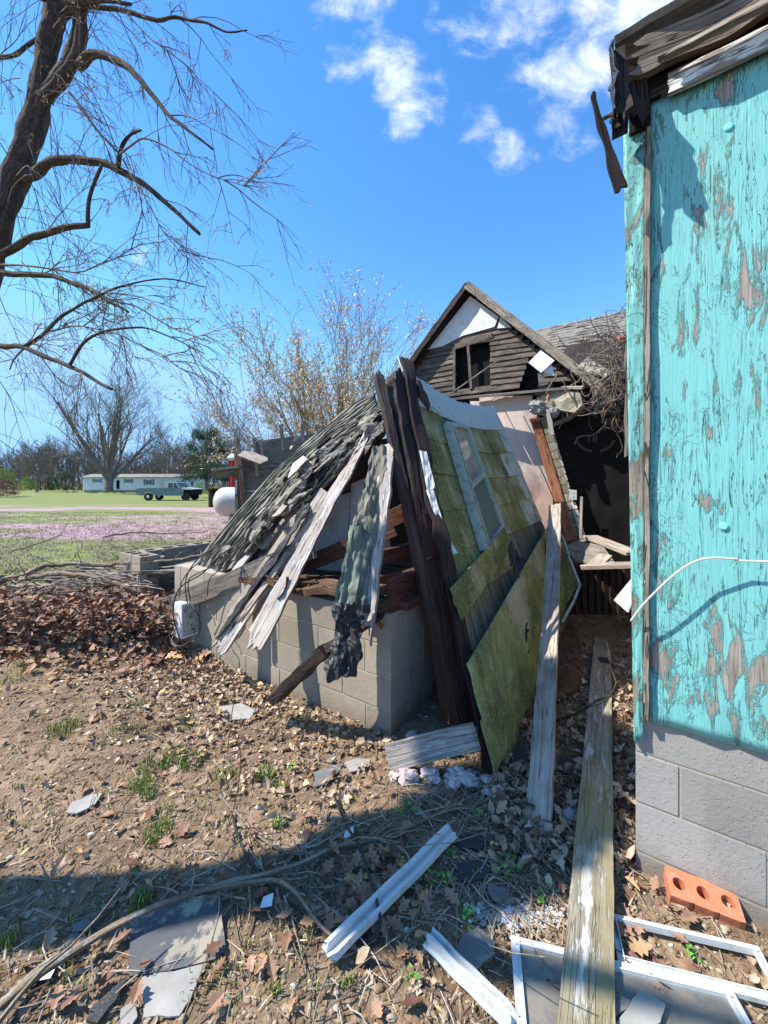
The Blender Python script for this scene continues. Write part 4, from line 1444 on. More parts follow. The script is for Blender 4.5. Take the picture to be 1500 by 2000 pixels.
# lower ledge, rubble and brick chunk at the right end of the eaves
m = MB(); m.cur = .75
m.plank(P(846, 783, 5.45), P(1112, 757, 4.75), .16, .03, (Z - W_ * .25), n=24, k=3, edge=.01, warp=.01, rag=(.05, .05))
m.plank(P(1100, 757, 4.78), P(1142, 757, 4.6), .14, .03, (Z - W_ * .25), n=6, k=3, edge=.01, rag=(.0, .04))
m.build('ledge_board', M['wood_pale'], gh)

# ================================================================ pink wall, stud, black wall
pw = thing('plaster_wall', (1.9, 5.2, 0), 'pinkish plaster wall leaning behind the green siding', 'wall')
m = MB(); m.cur = .5
m.quadgrid(P(952, 1075, 5.25), P(1120, 1062, 4.95), P(1040, 782, 5.25), P(918, 784, 5.55), 14, 16, .03, bend=lambda a, b: .03 * noise.noise(V((a * 2, b * 2, 6))) + (.006 if int(a * 5 + b * 1.5) % 2 else 0))
m.build('plaster', M['pink_plaster'], pw)
m = MB(); m.cur = .7
for (a, b) in (((985, 800), (1082, 985)), ((1012, 792), (1062, 890))):
    m.plank(P(*a, 5.22), P(*b, 5.02), .012, .008, -W_, n=10, k=1)
m.build('joint_strip', M['pink_plaster'], pw)
m = MB(); m.cur = .55
m.plank(P(1043, 815, 5.05), P(1116, 1055, 4.75), .11, .05, V((-.4, -.9, 0)), n=26, k=3, rag=(.04, .01), edge=.006, warp=.01)
m.build('corner_stud', M['wood_orange'], pw)
se = thing('shingled_wall_edge', (2.4, 4.9, 0), 'end of a shingle clad wall seen beside the orange stud', 'wall')
m = MB()
for k in range(14):
    t0, t1 = k / 14, (k + .93) / 14
    a = P(1062 + 68 * t0, 815 + 232 * t0, 5.0 - .25 * t0); b = P(1062 + 68 * t1, 815 + 232 * t1, 5.0 - .25 * t1)
    m.cur = .25 + rnd.random() * .3
    m.plank(a, b, .085, .05, V((-.4, -.9, 0)), n=3, k=2, edge=.004)
m.build('wall_core', M['wood_green'], se)
m = MB()
for k in range(17):
    t0, t1 = k / 17, (k + .9) / 17
    a = P(1071 + 68 * t0, 815 + 236 * t0, 4.94 - .25 * t0); b = P(1072 + 68 * t1, 815 + 236 * t1, 4.93 - .25 * t1)
    m.cur = .2 + .12 * rnd.random() if k < 12 else .95
    m.plank(a, b, .022 if k < 12 else .055, .03, V((-.4, -.9, 0)), n=2, k=1)
m.build('shingle_edges', M['wood_white'], se)
rb = thing('wall_rubble', (2.0, 4.9, 2.1), 'rubble of broken block and cracked plaster lodged on top of the black wall', 'rubble')
m = MB(); m.cur = .7
m.cur = .5
m.poly([P(1048, 776, 4.9), P(1086, 762, 4.8), P(1132, 765, 4.6), P(1138, 790, 4.6), P(1122, 806, 4.65), P(1090, 800, 4.75), P(1062, 812, 4.85), P(1044, 800, 4.9)], .12, -W_, .03)
m.build('plaster_lump', M['old_plaster'], rb)
m = MB(); m.cur = .4
m.blob(P(1050, 796, 4.8), .105, 16, 12, .6, 5.0, 1.1, .6, .8)
m.blob(P(1080, 806, 4.75), .07, 16, 12, .6, 5.0, 1.0, .6, .8)
m.plank(P(1070, 800, 4.75), P(1079, 850, 4.7), .05, .04, -W_, n=4, k=2, edge=.01)
m.build('block_lump', M['block_grey'], rb)
m = MB(); m.cur = .5
m.blob(P(1045, 818, 4.8), .06, 8, 6, .6, 2.4, 1.2, .6, .5)
m.blob(P(1070, 778, 4.78), .03, 7, 5, .6, 2.4, .6, .6, 1.6)
m.build('brick_lump', M['brick_faded'], rb)
m = MB(); m.cur = .6
m.quadgrid(P(936, 808, 5.30), P(1040, 800, 5.0), P(1040, 772, 5.0), P(936, 776, 5.3), 10, 3, .02, bend=lambda a, b: .02 * noise.noise(V((a * 6, b * 4, 2))))
m.build('plaster_band', M['pink_plaster'], rb)

bw = thing('tarpaper_wall', (2.7, 4.9, 0), 'black tarpaper wall in deep shade with faded print reading 18', 'wall')
m = MB(); m.cur = .4
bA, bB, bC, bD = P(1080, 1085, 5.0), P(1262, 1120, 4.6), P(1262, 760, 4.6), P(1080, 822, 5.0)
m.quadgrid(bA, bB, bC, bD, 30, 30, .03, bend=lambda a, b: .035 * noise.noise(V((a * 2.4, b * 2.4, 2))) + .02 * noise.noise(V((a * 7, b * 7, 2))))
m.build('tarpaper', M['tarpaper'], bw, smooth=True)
m = MB(); m.cur = .55
m.plank(P(1066, 838, 4.92), P(1150, 795, 4.72), .05, .05, -W_, n=12, k=3, edge=.02, warp=.04, rag=(.05, .05))
m.plank(P(1140, 800, 4.72), P(1250, 765, 4.55), .035, .05, -W_, n=12, k=3, edge=.02, warp=.04, rag=(.05, .05))
m.build('torn_top_edge', M['wood_grey'], bw)
nB = (bB - bA).cross(bD - bA).normalized()
if nB.y > 0: nB = -nB
def onb(px, py, off=.028):
    d = V(((px - 750) / 750, 1, -(py - 945) / 750)); o_ = V((0, 0, EYE))
    return o_ + d * ((bA + nB * off - o_).dot(nB) / d.dot(nB))
def text_obj(body, size, loc, xdir, nrm, mt, parent, name, ex=.0015):
    cu = bpy.data.curves.new(name, 'FONT'); cu.body = body; cu.size = size; cu.extrude = ex
    cu.align_x = 'CENTER'; cu.align_y = 'CENTER'
    tmp = bpy.data.objects.new('tmp', cu); col.objects.link(tmp)
    bpy.context.view_layer.update()
    me = bpy.data.meshes.new_from_object(tmp.evaluated_get(bpy.context.evaluated_depsgraph_get()))
    bpy.data.objects.remove(tmp)
    me.materials.clear(); me.materials.append(mt)
    zd = V(nrm).normalized(); xd = (V(xdir) - zd * V(xdir).dot(zd)).normalized(); yd = zd.cross(xd)
    off = WLOC[parent.name]
    for v in me.vertices:
        v.co = V(loc) - off + xd * v.co.x + yd * v.co.y + zd * v.co.z
    o = bpy.data.objects.new(name, me); col.objects.link(o); o.parent = parent
    WLOC[o.name] = off
    return o
xb = (bB - bA).normalized()
text_obj('18', .13, onb(1156, 857, .05), xb, nB, M['faded_print'], bw, 'number_print')
m = MB(); m.cur = .35
import math as _m
for k in range(26):                    # worn ring of illegible lettering round the number
    an = _m.radians(198 + k * 5.8)
    if k in (11, 12, 13, 14): continue
    cx, cy = 1163 + 38 * _m.cos(an), 852 - 30 * _m.sin(an)
    c = onb(cx, cy, .05)
    tx = (onb(cx - 3 * _m.sin(an), cy - 3 * _m.cos(an), .05) - c).normalized()
    ty = nB.cross(tx)
    m.plank(c - ty * .016, c + ty * .016, .010, .002, nB, n=1, k=1)
m.build('ring_print', M['faded_print'], bw)
ot = thing('outlet_plate', onb(1119, 965), 'white outlet plate fixed at the left of the black wall', 'outlet')
m = MB(); m.cur = .6
c = P(1119, 966, 4.72)
m.box(c, xb * .042, nB * .004, Z * .060)
m.build('plate', M['white_metal'], ot)
for s in (-1, 1):
    m = MB(); m.cur = .3
    m.tube([c + nB * .003 + Z * (s * .025), c + nB * .007 + Z * (s * .025)], .012, 10)
    m.build('socket', M['drywall'], ot)
m = MB(); m.cur = .6
m.plank(P(1134, 1052, 4.25), P(1136, 970, 4.25), .026, .026, -W_, n=4, k=2, edge=.003)
o = m.build('upright_stick', M['wood_pale'])
tag(o, 'short pale stick standing upright below the outlet plate', 'stick')

# ---- broken deck in the gap
dk = thing('broken_deck', P(1170, 1200, 3.7), 'patch of broken floor deck propped on dark boards in the gap', 'deck')
m = MB(); m.cur = .6
m.poly([P(1103, 1066, 4.05), P(1150, 1047, 4.35), P(1175, 1063, 3.9), P(1206, 1106, 3.35), P(1168, 1104, 3.5), P(1120, 1092, 3.75)], .02, Z, .015)
m.build('plywood_sheet', M['wood_grey'], dk)
m = MB(); m.cur = .7
m.plank(P(1152, 1048, 4.20), P(1240, 1082, 3.45), .16, .03, Z, n=10, k=3, edge=.006)
m.plank(P(1130, 1106, 3.5), P(1246, 1103, 3.25), .17, .03, Z, n=10, k=3, edge=.006, rag=(.1, 0))
m.plank(P(1160, 1105, 3.42), P(1182, 1084, 3.6), .12, .012, Z, n=4, k=2)
m.build('deck_board', M['wood_pale'], dk)
m = MB(); m.cur = .25
for k in range(9):
    x = 1112 + k * 14
    m.plank(P(x, 1105, 3.75 - k * .03), P(x + 2, 1200, 3.75 - k * .03), .055, .03, V((0, -1, 0)), n=6, k=2, edge=.004)
m.build('skirt_board', M['wood_char'], dk)
m = MB(); m.cur = .5
m.quadgrid(P(1199, 1172, 2.75), P(1226, 1196, 2.6), P(1245, 1150, 2.6), P(1235, 1128, 2.72), 4, 4, .01)
o = m.build('white_panel', M['white_sheet'])
tag(o, 'small white panel lying tilted under the broken deck', 'panel')
m = MB(); m.cur = .5
gp = [(1012, 1262), (1022, 1240), (1075, 1205), (1110, 1218), (1130, 1245), (1140, 1300), (1125, 1350), (1080, 1370), (1040, 1335)]
m.poly([G(x, y, .06) for x, y in gp], .012, Z, .03)
o = m.build('rusty_sheet', M['rust_sheet'])
tag(o, 'rust brown sheet lying flat on the ground behind the leaning boards', 'sheet')

# ================================================================ loose boards in front
m = MB(); m.cur = .6
m.plank(P(1048, 1662, 1.60), P(1084, 985, 4.15), .110, .022, V((-.6, -.75, .45)), n=60, k=7, rag=(.05, .05), edge=.006, warp=.012, w1=.12, sag=.03)
o = m.build('long_board', M['wood_pale'])
tag(o, 'long pale splintered board leaning on the green wall section', 'board')
m = MB(); m.cur = .55
m.plank(V((.465, .90, .062)), P(1178, 1228, 3.92), .135, .024, Z + V((.08, 0, 0)), n=60, k=6, rag=(.0, .04), edge=.003, warp=.010)
o = m.build('long_board', M['wood_green'])
tag(o, 'long mossy plank lying flat on the ground and over the window frames', 'plank')
m = MB(); m.cur = .5
m.plank(P(757, 1480, 2.02), P(932, 1437, 1.98), .022, .125, V((.0, .25, 1)), n=20, k=2, rag=(.02, .02), edge=.004, warp=.012)
o = m.build('short_plank', M['wood_white'])
tag(o, 'short grey white plank on edge at the foot of the dark post', 'plank')
m = MB()
for k in range(26):
    m.cur = rnd.uniform(.3, .9)
    px = rnd.uniform(765, 925); py = rnd.choice((rnd.uniform(1505, 1530), rnd.uniform(1505, 1528), rnd.uniform(1425, 1440)))
    m.blob(G(px, py, .02), rnd.uniform(.015, .04), 9, 7, .9, 3.0, 1.3, 1, .6)
for k in range(6):
    m.blob(G(rnd.uniform(950, 985), rnd.uniform(1520, 1545), .015), rnd.uniform(.012, .028), 9, 7, .9, 3.0, 1.2, 1, .7)
o = m.build('insulation', M['insulation'])
tag(o, 'dirty pinkish grey insulation wool squeezed under the short plank', 'insulation', kind='stuff')

# unseen trunk inferred from its shadow band; leaf clumps added to widen the shade
nt_ = thing('shadow_tree', (-3.2, 1.22, 0), 'unseen tree left of the yard with leaf clumps added to cast shade', 'tree')
m = MB()
m.tube([V((-3.2, 1.20, -.1)), V((-3.2, 1.20, 1.5)), V((-3.18, 1.18, 3.0)), V((-3.2, 1.3, 4.2)), V((-3.25, 1.6, 5.4)), V((-3.3, 1.7, 7))], [.17, .14, .13, .12, .09, .03], 12, bumpy=.3)
m.tube([V((-3.19, 1.2, 3.2)), V((-3.3, .95, 4.2)), V((-3.5, .6, 5.6))], [.08, .06, .02], 8, bumpy=.3)
m.build('trunk', M['bark_dark'], nt_)
m = MB()
R5 = random.Random(4)
for (c_, r_, n_) in ((V((-3.2, 1.22, 3.95)), (.30, .26, .42), 1500), (V((-3.2, 1.42, 4.55)), (.30, .34, .50), 2200), (V((-3.2, 1.80, 5.15)), (.30, .36, .45), 1800), (V((-3.2, 1.55, 4.75)), (.3, .3, .45), 1500)):
    for k in range(n_):
        d = V((R5.gauss(0, 1), R5.gauss(0, 1), R5.gauss(0, 1))).normalized() * R5.random() ** .35
        p = c_ + V((d.x * r_[0], d.y * r_[1], d.z * r_[2]))
        e = V((R5.gauss(0, 1), R5.gauss(0, 1), R5.gauss(0, 1))).normalized(); f_ = e.orthogonal().normalized()
        s_ = R5.uniform(.03, .06)
        m.cur = R5.random()
        m.face(m.add(p - e * s_), m.add(p + f_ * s_ * .6), m.add(p + e * s_), m.add(p - f_ * s_ * .6))
m.build('crown', M['clover'], nt_)
# ================================================================ meter box, cables
mx = thing('meter_box', P(365, 1240, 3.40), 'white rusty meter box with hanging black wires at the wall corner', 'meter box')
bn, bs_ = -W_, -U
c = P(364, 1207, 3.42)
m = MB(); m.cur = .6
hw, hd, hh = .062, .075, .150
cc = c + V((0, 0, 0))
m.box(cc, bs_ * hw, bn * hd, Z * hh)
m.build('box', M['rusty_white'], mx)
m = MB(); m.cur = .3
m.box(cc + bs_ * (hw + .004), bs_ * .003, bn * (hd - .012), Z * (hh - .02))
m.build('side_plate', M['alum'], mx)
for k in range(7):
    m = MB(); m.cur = .3
    p = cc + bs_ * (hw + .009) + bn * rnd.uniform(-.04, .04) + Z * rnd.uniform(-.12, .12)
    m.tube([p, p + bs_ * .004], .007, 8)
    m.build('knockout', M['rust_sheet'], mx)
wires = [
    ([P(352, 1250, 3.2), P(338, 1200, 3.25), P(350, 1150, 3.2), P(395, 1120, 3.1), P(430, 1085, 3.1), P(470, 1060, 3.1)], .0055),
    ([P(366, 1178, 3.2), P(362, 1140, 3.15), P(372, 1110, 3.1), P(400, 1080, 3.05), P(440, 1060, 3.1)], .005),
    ([P(372, 1175, 3.2), P(368, 1135, 3.1), P(390, 1118, 3.05), P(430, 1100, 3.0), P(452, 1080, 3.1)], .005),
    ([P(340, 1240, 3.2), P(336, 1252, 3.15), P(352, 1262, 3.1), P(382, 1245, 3.1), P(392, 1222, 3.1), P(384, 1195, 3.1), P(372, 1178, 3.15)], .0055),
    ([P(378, 1238, 3.2), P(384, 1265, 3.15), P(390, 1300, 3.2), P(394, 1335, 3.1)], .0045),
    ([P(350, 1165, 3.3), P(356, 1135, 3.25), P(380, 1105, 3.2), P(415, 1088, 3.1)], .0045),
    ([P(405, 1165, 3.0), P(407, 1140, 3.0), P(414, 1125, 3.0), P(436, 1108, 3.0)], .004),
]
for i, (pts, r) in enumerate(wires):
    m = MB(); m.tube(smooth_path(pts, 6), r, 6)
    m.build('wire', M['cable_black'], mx, smooth=True)
for pts in ([P(302, 1182, 3.5), P(314, 1196, 3.4), P(334, 1200, 3.4)], [P(310, 1200, 3.4), P(326, 1208, 3.35), P(330, 1235, 3.3), P(334, 1255, 3.3), P(345, 1264, 3.25)],
            [P(400, 1165, 3.2), P(406, 1185, 3.2), P(418, 1210, 3.1), P(420, 1222, 3.1)]):
    m = MB(); m.tube(smooth_path(pts, 6), .004, 6)
    m.build('wire', M['vine'], mx, smooth=True)

# bare black cables on the ground, bent rods
def ground_path(pxs, z=.01, lift=None):
    return [G(x, y, (lift[i] if lift else z)) for i, (x, y) in enumerate(pxs)]
m = MB()
m.tube(smooth_path(ground_path([(652, 1560), (678, 1625), (702, 1660), (722, 1720), (738, 1770), (742, 1812), (722, 1840), (690, 1836), (640, 1815), (590, 1788), (540, 1745), (500, 1705), (470, 1655), (455, 1600)],
       lift=[.03, .05, .06, .07, .06, .04, .02, .012, .012, .02, .03, .03, .02, .01]), 6), .0055, 8)
o = m.build('cable', M['cable_black'], smooth=True)
tag(o, 'thick black cable looping over the soil and crossing the upper metal trim', 'cable')
for pts, lab in (([(444, 1470), (452, 1400), (458, 1345), (438, 1298)], 'thin dark wire standing up out of the leaves below the white hanging board'),
                 ([(440, 1640), (462, 1555), (470, 1470), (452, 1425)], 'thin dark wire stuck in the grass left of the middle')):
    m = MB()
    g0 = G(*pts[0])
    ps = [g0] + [P(x, y, g0.y + .06 * i) for i, (x, y) in enumerate(pts[1:], 1)]
    m.tube(smooth_path(ps, 5), .0028, 5)
    o = m.build('bent_wire', M['rust_sheet'])
    tag(o, lab, 'wire')

# ================================================================ metal trims, frames, brick
def trim(name, a, b, w, lab, bentup=.02):
    m = MB(); m.cur = .6
    a, b = V(a), V(b)
    d = (b - a).normalized(); s = d.cross(Z).normalized()
    w0_ = w
    prof = [(-w / 2, .0), (-w / 2 + .004, .014), (-w * .28, .014), (-w * .22, .004), (w * .05, .004), (w * .1, .020), (w * .3, .020), (w * .34, .006), (w / 2, .004), (w / 2, 0)]
    n = 16
    rows = []
    for i in range(n + 1):
        t = i / n
        p = a + (b - a) * t + Z * (.006 * noise.noise(V((t * 4, w, 0))))
        if i == 0: jag = 1
        row = []
        for j, (x, z) in enumerate(prof):
            z = z * 1.5 + .012; e = 0
            if i in (0, n): e = .02 * noise.noise(V((j * 1.7, i, w * 9)))
            row.append(m.add(p + s * x + Z * z + d * e, (t, x)))
        rows.append(row)
    for i in range(n):
        for j in range(len(prof)):
            k = (j + 1) % len(prof)
            m.face(rows[i][j], rows[i + 1][j], rows[i + 1][k], rows[i][k])
    m.face(*rows[0]); m.face(*rows[-1][::-1])
    o = m.build(name, M['white_metal'])
    return tag(o, lab, 'metal trim')
trim('metal_trim', G(880, 1640, .03), G(642, 1880, .02), .062, 'white ribbed metal trim crossed by the black cable')
trim('metal_trim', G(838, 1852, .03), G(1000, 1998, .02), .055, 'white metal trim running towards the corner of the glazed frame')
def frame(name, cs, z, w, lab, glass=True):
    root = thing(name, sum(cs, V()) / len(cs), lab, 'window frame')
    n = len(cs)
    for i in range(n):
        if cs[i] is None: continue
        m = MB(); m.cur = .7
        a, b = cs[i], cs[(i + 1) % n]
        d = (b - a).normalized()
        m.plank(a - d * w * .45, b + d * w * .45, w, .014, Z, n=6, k=1)
        s = d.cross(Z)
        inward = (sum(cs, V()) / n - a).dot(s)
        s = s if inward > 0 else -s
        m.plank(a + s * (w * .42) + Z * .010, b + s * (w * .42) + Z * .010, w * .14, .008, Z, n=2, k=1)
        m.build('rail', M['white_metal'], root)
    if glass:
        m = MB(); m.cur = .5
        m.quadgrid(*cs, 6, 6, .003)
        m.build('pane', M['dirty_pane'], root)
    return root
f1 = [G(1006, 1834, .035), G(1425, 1942, .035), G(1502, 2085, .03)]
f1.append(G(1026, 2085, .035))
frame('window_frame', f1, .03, .026, 'white metal window frame with dirty glass under the mossy plank')
f2 = [G(1196, 1784, .03), G(1478, 1856, .03)]
f2 += [f2[1] + (G(1530, 1960, .03) - f2[1]), ]
f2.append(f2[0] + (f2[2] - f2[1]))
frame('window_frame', f2, .03, .020, 'empty white metal window frame lying nearest the orange brick', glass=False)
# brick with three holes
br = G(1371, 1752, .03)
bd = (G(1440, 1770) - G(1308, 1722)).normalized()
bq = Z.cross(bd).normalized()
tilt = (Z + V((-.10, -.28, 0))).normalized()
bx = (bd - tilt * bd.dot(tilt)).normalized(); by = tilt.cross(bx)
m = MB(); m.cur = .55
Lx, Ly, Lz = .105, .047, .030
cell = 2 * Lx / 3
def sq(u, hx, hy):
    c_, s_ = math.cos(u), math.sin(u)
    k = min(hx / abs(c_) if abs(c_) > 1e-6 else 1e9, hy / abs(s_) if abs(s_) > 1e-6 else 1e9)
    return c_ * k, s_ * k
NS = 24
for ci in range(3):
    cx = -Lx + cell * (ci + .5)
    ang = [2 * math.pi * k / NS + math.atan2(Ly, cell / 2) for k in range(NS)]
    to, ti, bo, bi = [], [], [], []
    for a in ang:
        x, y = sq(a, cell / 2, Ly)
        hx_, hy_ = .019 * math.cos(a), .019 * math.sin(a)
        for lst, (px_, py_, pz_) in ((to, (cx + x, y, Lz)), (ti, (cx + hx_, hy_, Lz)), (bi, (cx + hx_, hy_, -Lz)), (bo, (cx + x, y, -Lz))):
            p = br + bx * px_ + by * py_ + tilt * pz_
            lst.append(m.add(p, (px_, py_)))
    for k in range(NS):
        q = (k + 1) % NS
        m.face(to[k], to[q], ti[q], ti[k]); m.face(ti[k], ti[q], bi[q], bi[k]); m.face(bi[k], bi[q], bo[q], bo[k])
        am = (ang[k] + math.pi / NS)
        mx_, my_ = sq(am, cell / 2, Ly)
        if abs(abs(my_) - Ly) < 1e-6 or (ci == 0 and mx_ < -cell / 2 + 1e-6) or (ci == 2 and mx_ > cell / 2 - 1e-6):
            m.face(to[q], to[k], bo[k], bo[q])
o = m.build('brick', M['brick'])
tag(o, 'orange brick with three round holes beside the grey block base', 'brick')

# slabs and shingle pieces on the ground
KEEP = []
def slab(name, pxs, z, t, mt, lab, cat, bump=.008, zs=None):
    m = MB(); m.cur = .55
    pts = []
    KEEP.append([G(x, y) for x, y in pxs])
    for i, (x, y) in enumerate(pxs):
        x2, y2 = pxs[(i + 1) % len(pxs)]
        a, b = G(x, y, zs[i] if zs else z), G(x2, y2, (zs[(i + 1) % len(pxs)] if zs else z))
        for k in range(4):
            p = a + (b - a) * (k / 4)
            if k: p += V((noise.noise(p * 30), noise.noise(p * 30 + V((9, 9, 9))), 0)) * .008
            pts.append(p)
    m.poly(pts, t, Z, bump)
    o = m.build(name, M[mt])
    return tag(o, lab, cat)
slab('roofing_felt', [(253, 1800), (300, 1772), (380, 1758), (430, 1752), (441, 1862), (405, 1880), (252, 1912)], .012, .006, 'shaded_felt', 'large upper part of the roofing felt painted dark as shaded, under the long bare stick', 'roofing felt', .012, [.02, .025, .03, .03, .015, .01, .01])
slab('roofing_felt', [(276, 1912), (404, 1884), (378, 1945), (350, 1992), (280, 1992)], .008, .005, 'slate_pale', 'lower end of the same roofing felt painted pale as sunlit', 'roofing felt', .008)  # same felt sheet as above; dark and pale tones paint its shade and sun
slab('shingle_scrap', [(128, 1594), (142, 1570), (182, 1554), (200, 1556), (186, 1578), (150, 1596)], .02, .006, 'slate_pale', 'pale grey shingle scrap alone on the bare soil at far left', 'shingle scrap', .006)
slab('shingle_scrap', [(886, 1868), (905, 1830), (932, 1812), (968, 1838), (960, 1866), (925, 1893), (890, 1884)], .03, .012, 'slate', 'dark rounded shingle piece beside the white trim', 'shingle scrap', .012)
slab('shingle_scrap', [(612, 1505), (650, 1490), (672, 1488), (660, 1508), (640, 1532), (615, 1540)], .02, .006, 'slate', 'blue grey slate chip in the sun left of the short plank', 'shingle scrap', .005)
slab('shingle_scrap', [(672, 1488), (700, 1478), (724, 1480), (712, 1502), (684, 1506)], .02, .006, 'slate_pale', 'greenish grey slate chip next to the short plank end', 'shingle scrap', .005)
slab('shingle_scrap', [(428, 1375), (470, 1368), (498, 1385), (488, 1400), (450, 1402)], .025, .006, 'slate_pale', 'tan flat scrap among the leaves near the block wall', 'shingle scrap', .005)
slab('shingle_scrap', [(126, 1848), (136, 1832), (165, 1828), (175, 1842), (150, 1862), (130, 1862)], .015, .006, 'slate', 'small blue grey scrap left of the roofing felt', 'shingle scrap', .005)
slab('shingle_scrap', [(140, 1812), (165, 1800), (180, 1806), (168, 1820), (140, 1828)], .02, .006, 'slate', 'narrow dark scrap tucked above the small blue grey one', 'shingle scrap', .005)
slab('shingle_scrap', [(168, 1996), (180, 1970), (238, 1920), (252, 1916), (225, 1960), (190, 2005)], .02, .008, 'tar_black', 'black tar strip in the sun left of the lower felt end', 'shingle scrap', .01)
slab('shingle_scrap', [(236, 1975), (262, 1962), (268, 1990), (255, 2010), (234, 2010)], .015, .008, 'slate_pale', 'pale slate corner at the bottom of the lower felt end', 'shingle scrap', .004)
slab('shingle_scrap', [(950, 1722), (985, 1728), (1010, 1752), (975, 1762), (958, 1745)], .02, .006, 'slate', 'olive grey triangular scrap above the white ash patch', 'shingle scrap', .004)
slab('shingle_scrap', [(888, 1636), (925, 1628), (945, 1634), (940, 1660), (898, 1662)], .02, .008, 'tar_black', 'black scrap at the upper tip of the ribbed metal trim', 'shingle scrap', .008)
slab('shingle_scrap', [(885, 1690), (930, 1682), (960, 1692), (950, 1716), (900, 1720)], .02, .008, 'tar_black', 'black rumpled scrap in the shade right of the ribbed trim', 'shingle scrap', .012)
slab('shingle_scrap', [(1086, 1478), (1135, 1470), (1152, 1490), (1130, 1508), (1090, 1505)], .02, .008, 'tar_black', 'black scrap on the dark soil between the two long boards', 'shingle scrap', .012)
slab('shingle_scrap', [(994, 1470), (1025, 1452), (1034, 1500), (1005, 1510)], .03, .008, 'tar_black', 'black scrap behind the foot of the leaning pale board', 'shingle scrap', .01)
slab('shingle_scrap', [(1168, 1284), (1186, 1286), (1198, 1298), (1186, 1302), (1172, 1296)], .06, .01, 'tar_black', 'small black scrap lying on top of the far end of the mossy plank', 'shingle scrap', .006)
slab('shingle_scrap', [(1145, 1900), (1245, 1962), (1170, 2004), (1120, 1996)], .045, .004, 'slate', 'grey slate piece resting on the dirty glass', 'shingle scrap', .002)
slab('shingle_scrap', [(1255, 1935), (1300, 1962), (1280, 2004), (1200, 2004)], .047, .004, 'slate_pale', 'brownish slate piece resting on the dirty glass by the plank', 'shingle scrap', .002)
# torn pieces of grey block
m = MB(); m.cur = .6
c = P(285, 1290, 4.0)
m.tube([P(262, 1262, 3.75) - Z * .06, P(277, 1280, 3.6) - Z * .06, P(292, 1296, 3.45) - Z * .05], [.055, .062, .058], 9, bumpy=.5)
o = m.build('log_chunk', M['log_bark'])
tag(o, 'short grey lichen covered log chunk lying in the leaves near the meter box', 'log')
m = MB()
for k in range(420):
    m.cur = rnd.uniform(.2, .8)
    q_ = G(rnd.gauss(1005, 40), rnd.gauss(1782, 13), .006)
    m.blob(q_, rnd.uniform(.0025, .008), 5, 4, .9, 3.0, 1.3, 1, .5)
o = m.build('white_ash', M['ash_white'])
tag(o, 'patch of white crumbly plaster spilled left of the glazed frame', 'plaster', kind='stuff')
m = MB(); m.cur = .5
m.blob(G(1115, 1590, .02), .045, 10, 8, .6, 2.0, 1, .8, .7)
o = m.build('rock', M['slate_pale'])
tag(o, 'pale rounded rock tucked against the left edge of the mossy plank', 'rock')

# ---- rubble boards on the far foundation wall
bp = thing('board_pile', P(400, 1090, 4.6), 'heap of grey boards lying across the broken rear foundation', 'board pile')
for (a, b, Y0, Y1, w_, t_) in (((330, 1088), (520, 1072), 4.9, 5.4, .12, .03), ((318, 1105), (470, 1088), 4.6, 5.0, .12, .03), ((300, 1112), (420, 1104), 4.4, 4.5, .10, .03),
                               ((232, 1130), (300, 1118), 4.30, 4.2, .10, .09), ((296, 1074), (322, 1092), 4.7, 4.5, .05, .03), ((255, 1120), (420, 1108), 4.2, 4.1, .10, .02), ((360, 1120), (450, 1098), 4.1, 4.2, .10, .03)):
    m = MB(); m.cur = rnd.uniform(.35, .8)
    m.plank(P(*a, Y0), P(*b, Y1), w_, t_, Z, n=12, k=3, rag=(.06, .06), edge=.01, warp=.015)
    m.build('board', M['wood_grey'], bp)

# ================================================================ propane tank
tk = thing('propane_tank', P(470, 1008, 12.6) - Z * .3, 'white propane tank streaked with dirt behind the collapsed roof', 'tank')
r = .475
ax = V((.97, .24, 0)).normalized()
tc0 = P(440, 980, 12.6)
m = MB()
prof = []
for i in range(9):
    a = math.pi / 2 * i / 8
    prof.append((-r * .78 * math.cos(a), r * math.sin(a)))
prof.append((2.2, r))
for i in range(1, 9):
    a = math.pi / 2 * i / 8
    prof.append((2.2 + r * .78 * math.sin(a), r * math.cos(a)))
sa = ax.cross(Z).normalized()
rows = []
for (x, rr) in prof:
    rows.append([m.add(tc0 + ax * x + (sa * math.cos(2 * math.pi * k / 28) + Z * math.sin(2 * math.pi * k / 28)) * max(rr, .002)) for k in range(28)])
for i in range(len(rows) - 1):
    for k in range(28):
        q = (k + 1) % 28
        m.face(rows[i][k], rows[i][q], rows[i + 1][q], rows[i + 1][k])
m.build('vessel', M['tank_paint'], tk, smooth=True)
for x in (.25, 1.95):
    m = MB(); m.cur = .4
    c = tc0 + ax * x; c = V((c.x, c.y, 0))
    m.box(c + Z * (tc0.z - r) * .5, ax * .1, sa * .3, Z * ((tc0.z - r) * .5 + .03))
    m.build('leg', M['block_grey'], tk)
m = MB(); m.cur = .7
m.tube([tc0 + ax * 1.1 + Z * (r - .02), tc0 + ax * 1.1 + Z * (r + .14)], .13, 14)
m.build('valve_dome', M['white_metal'], tk)

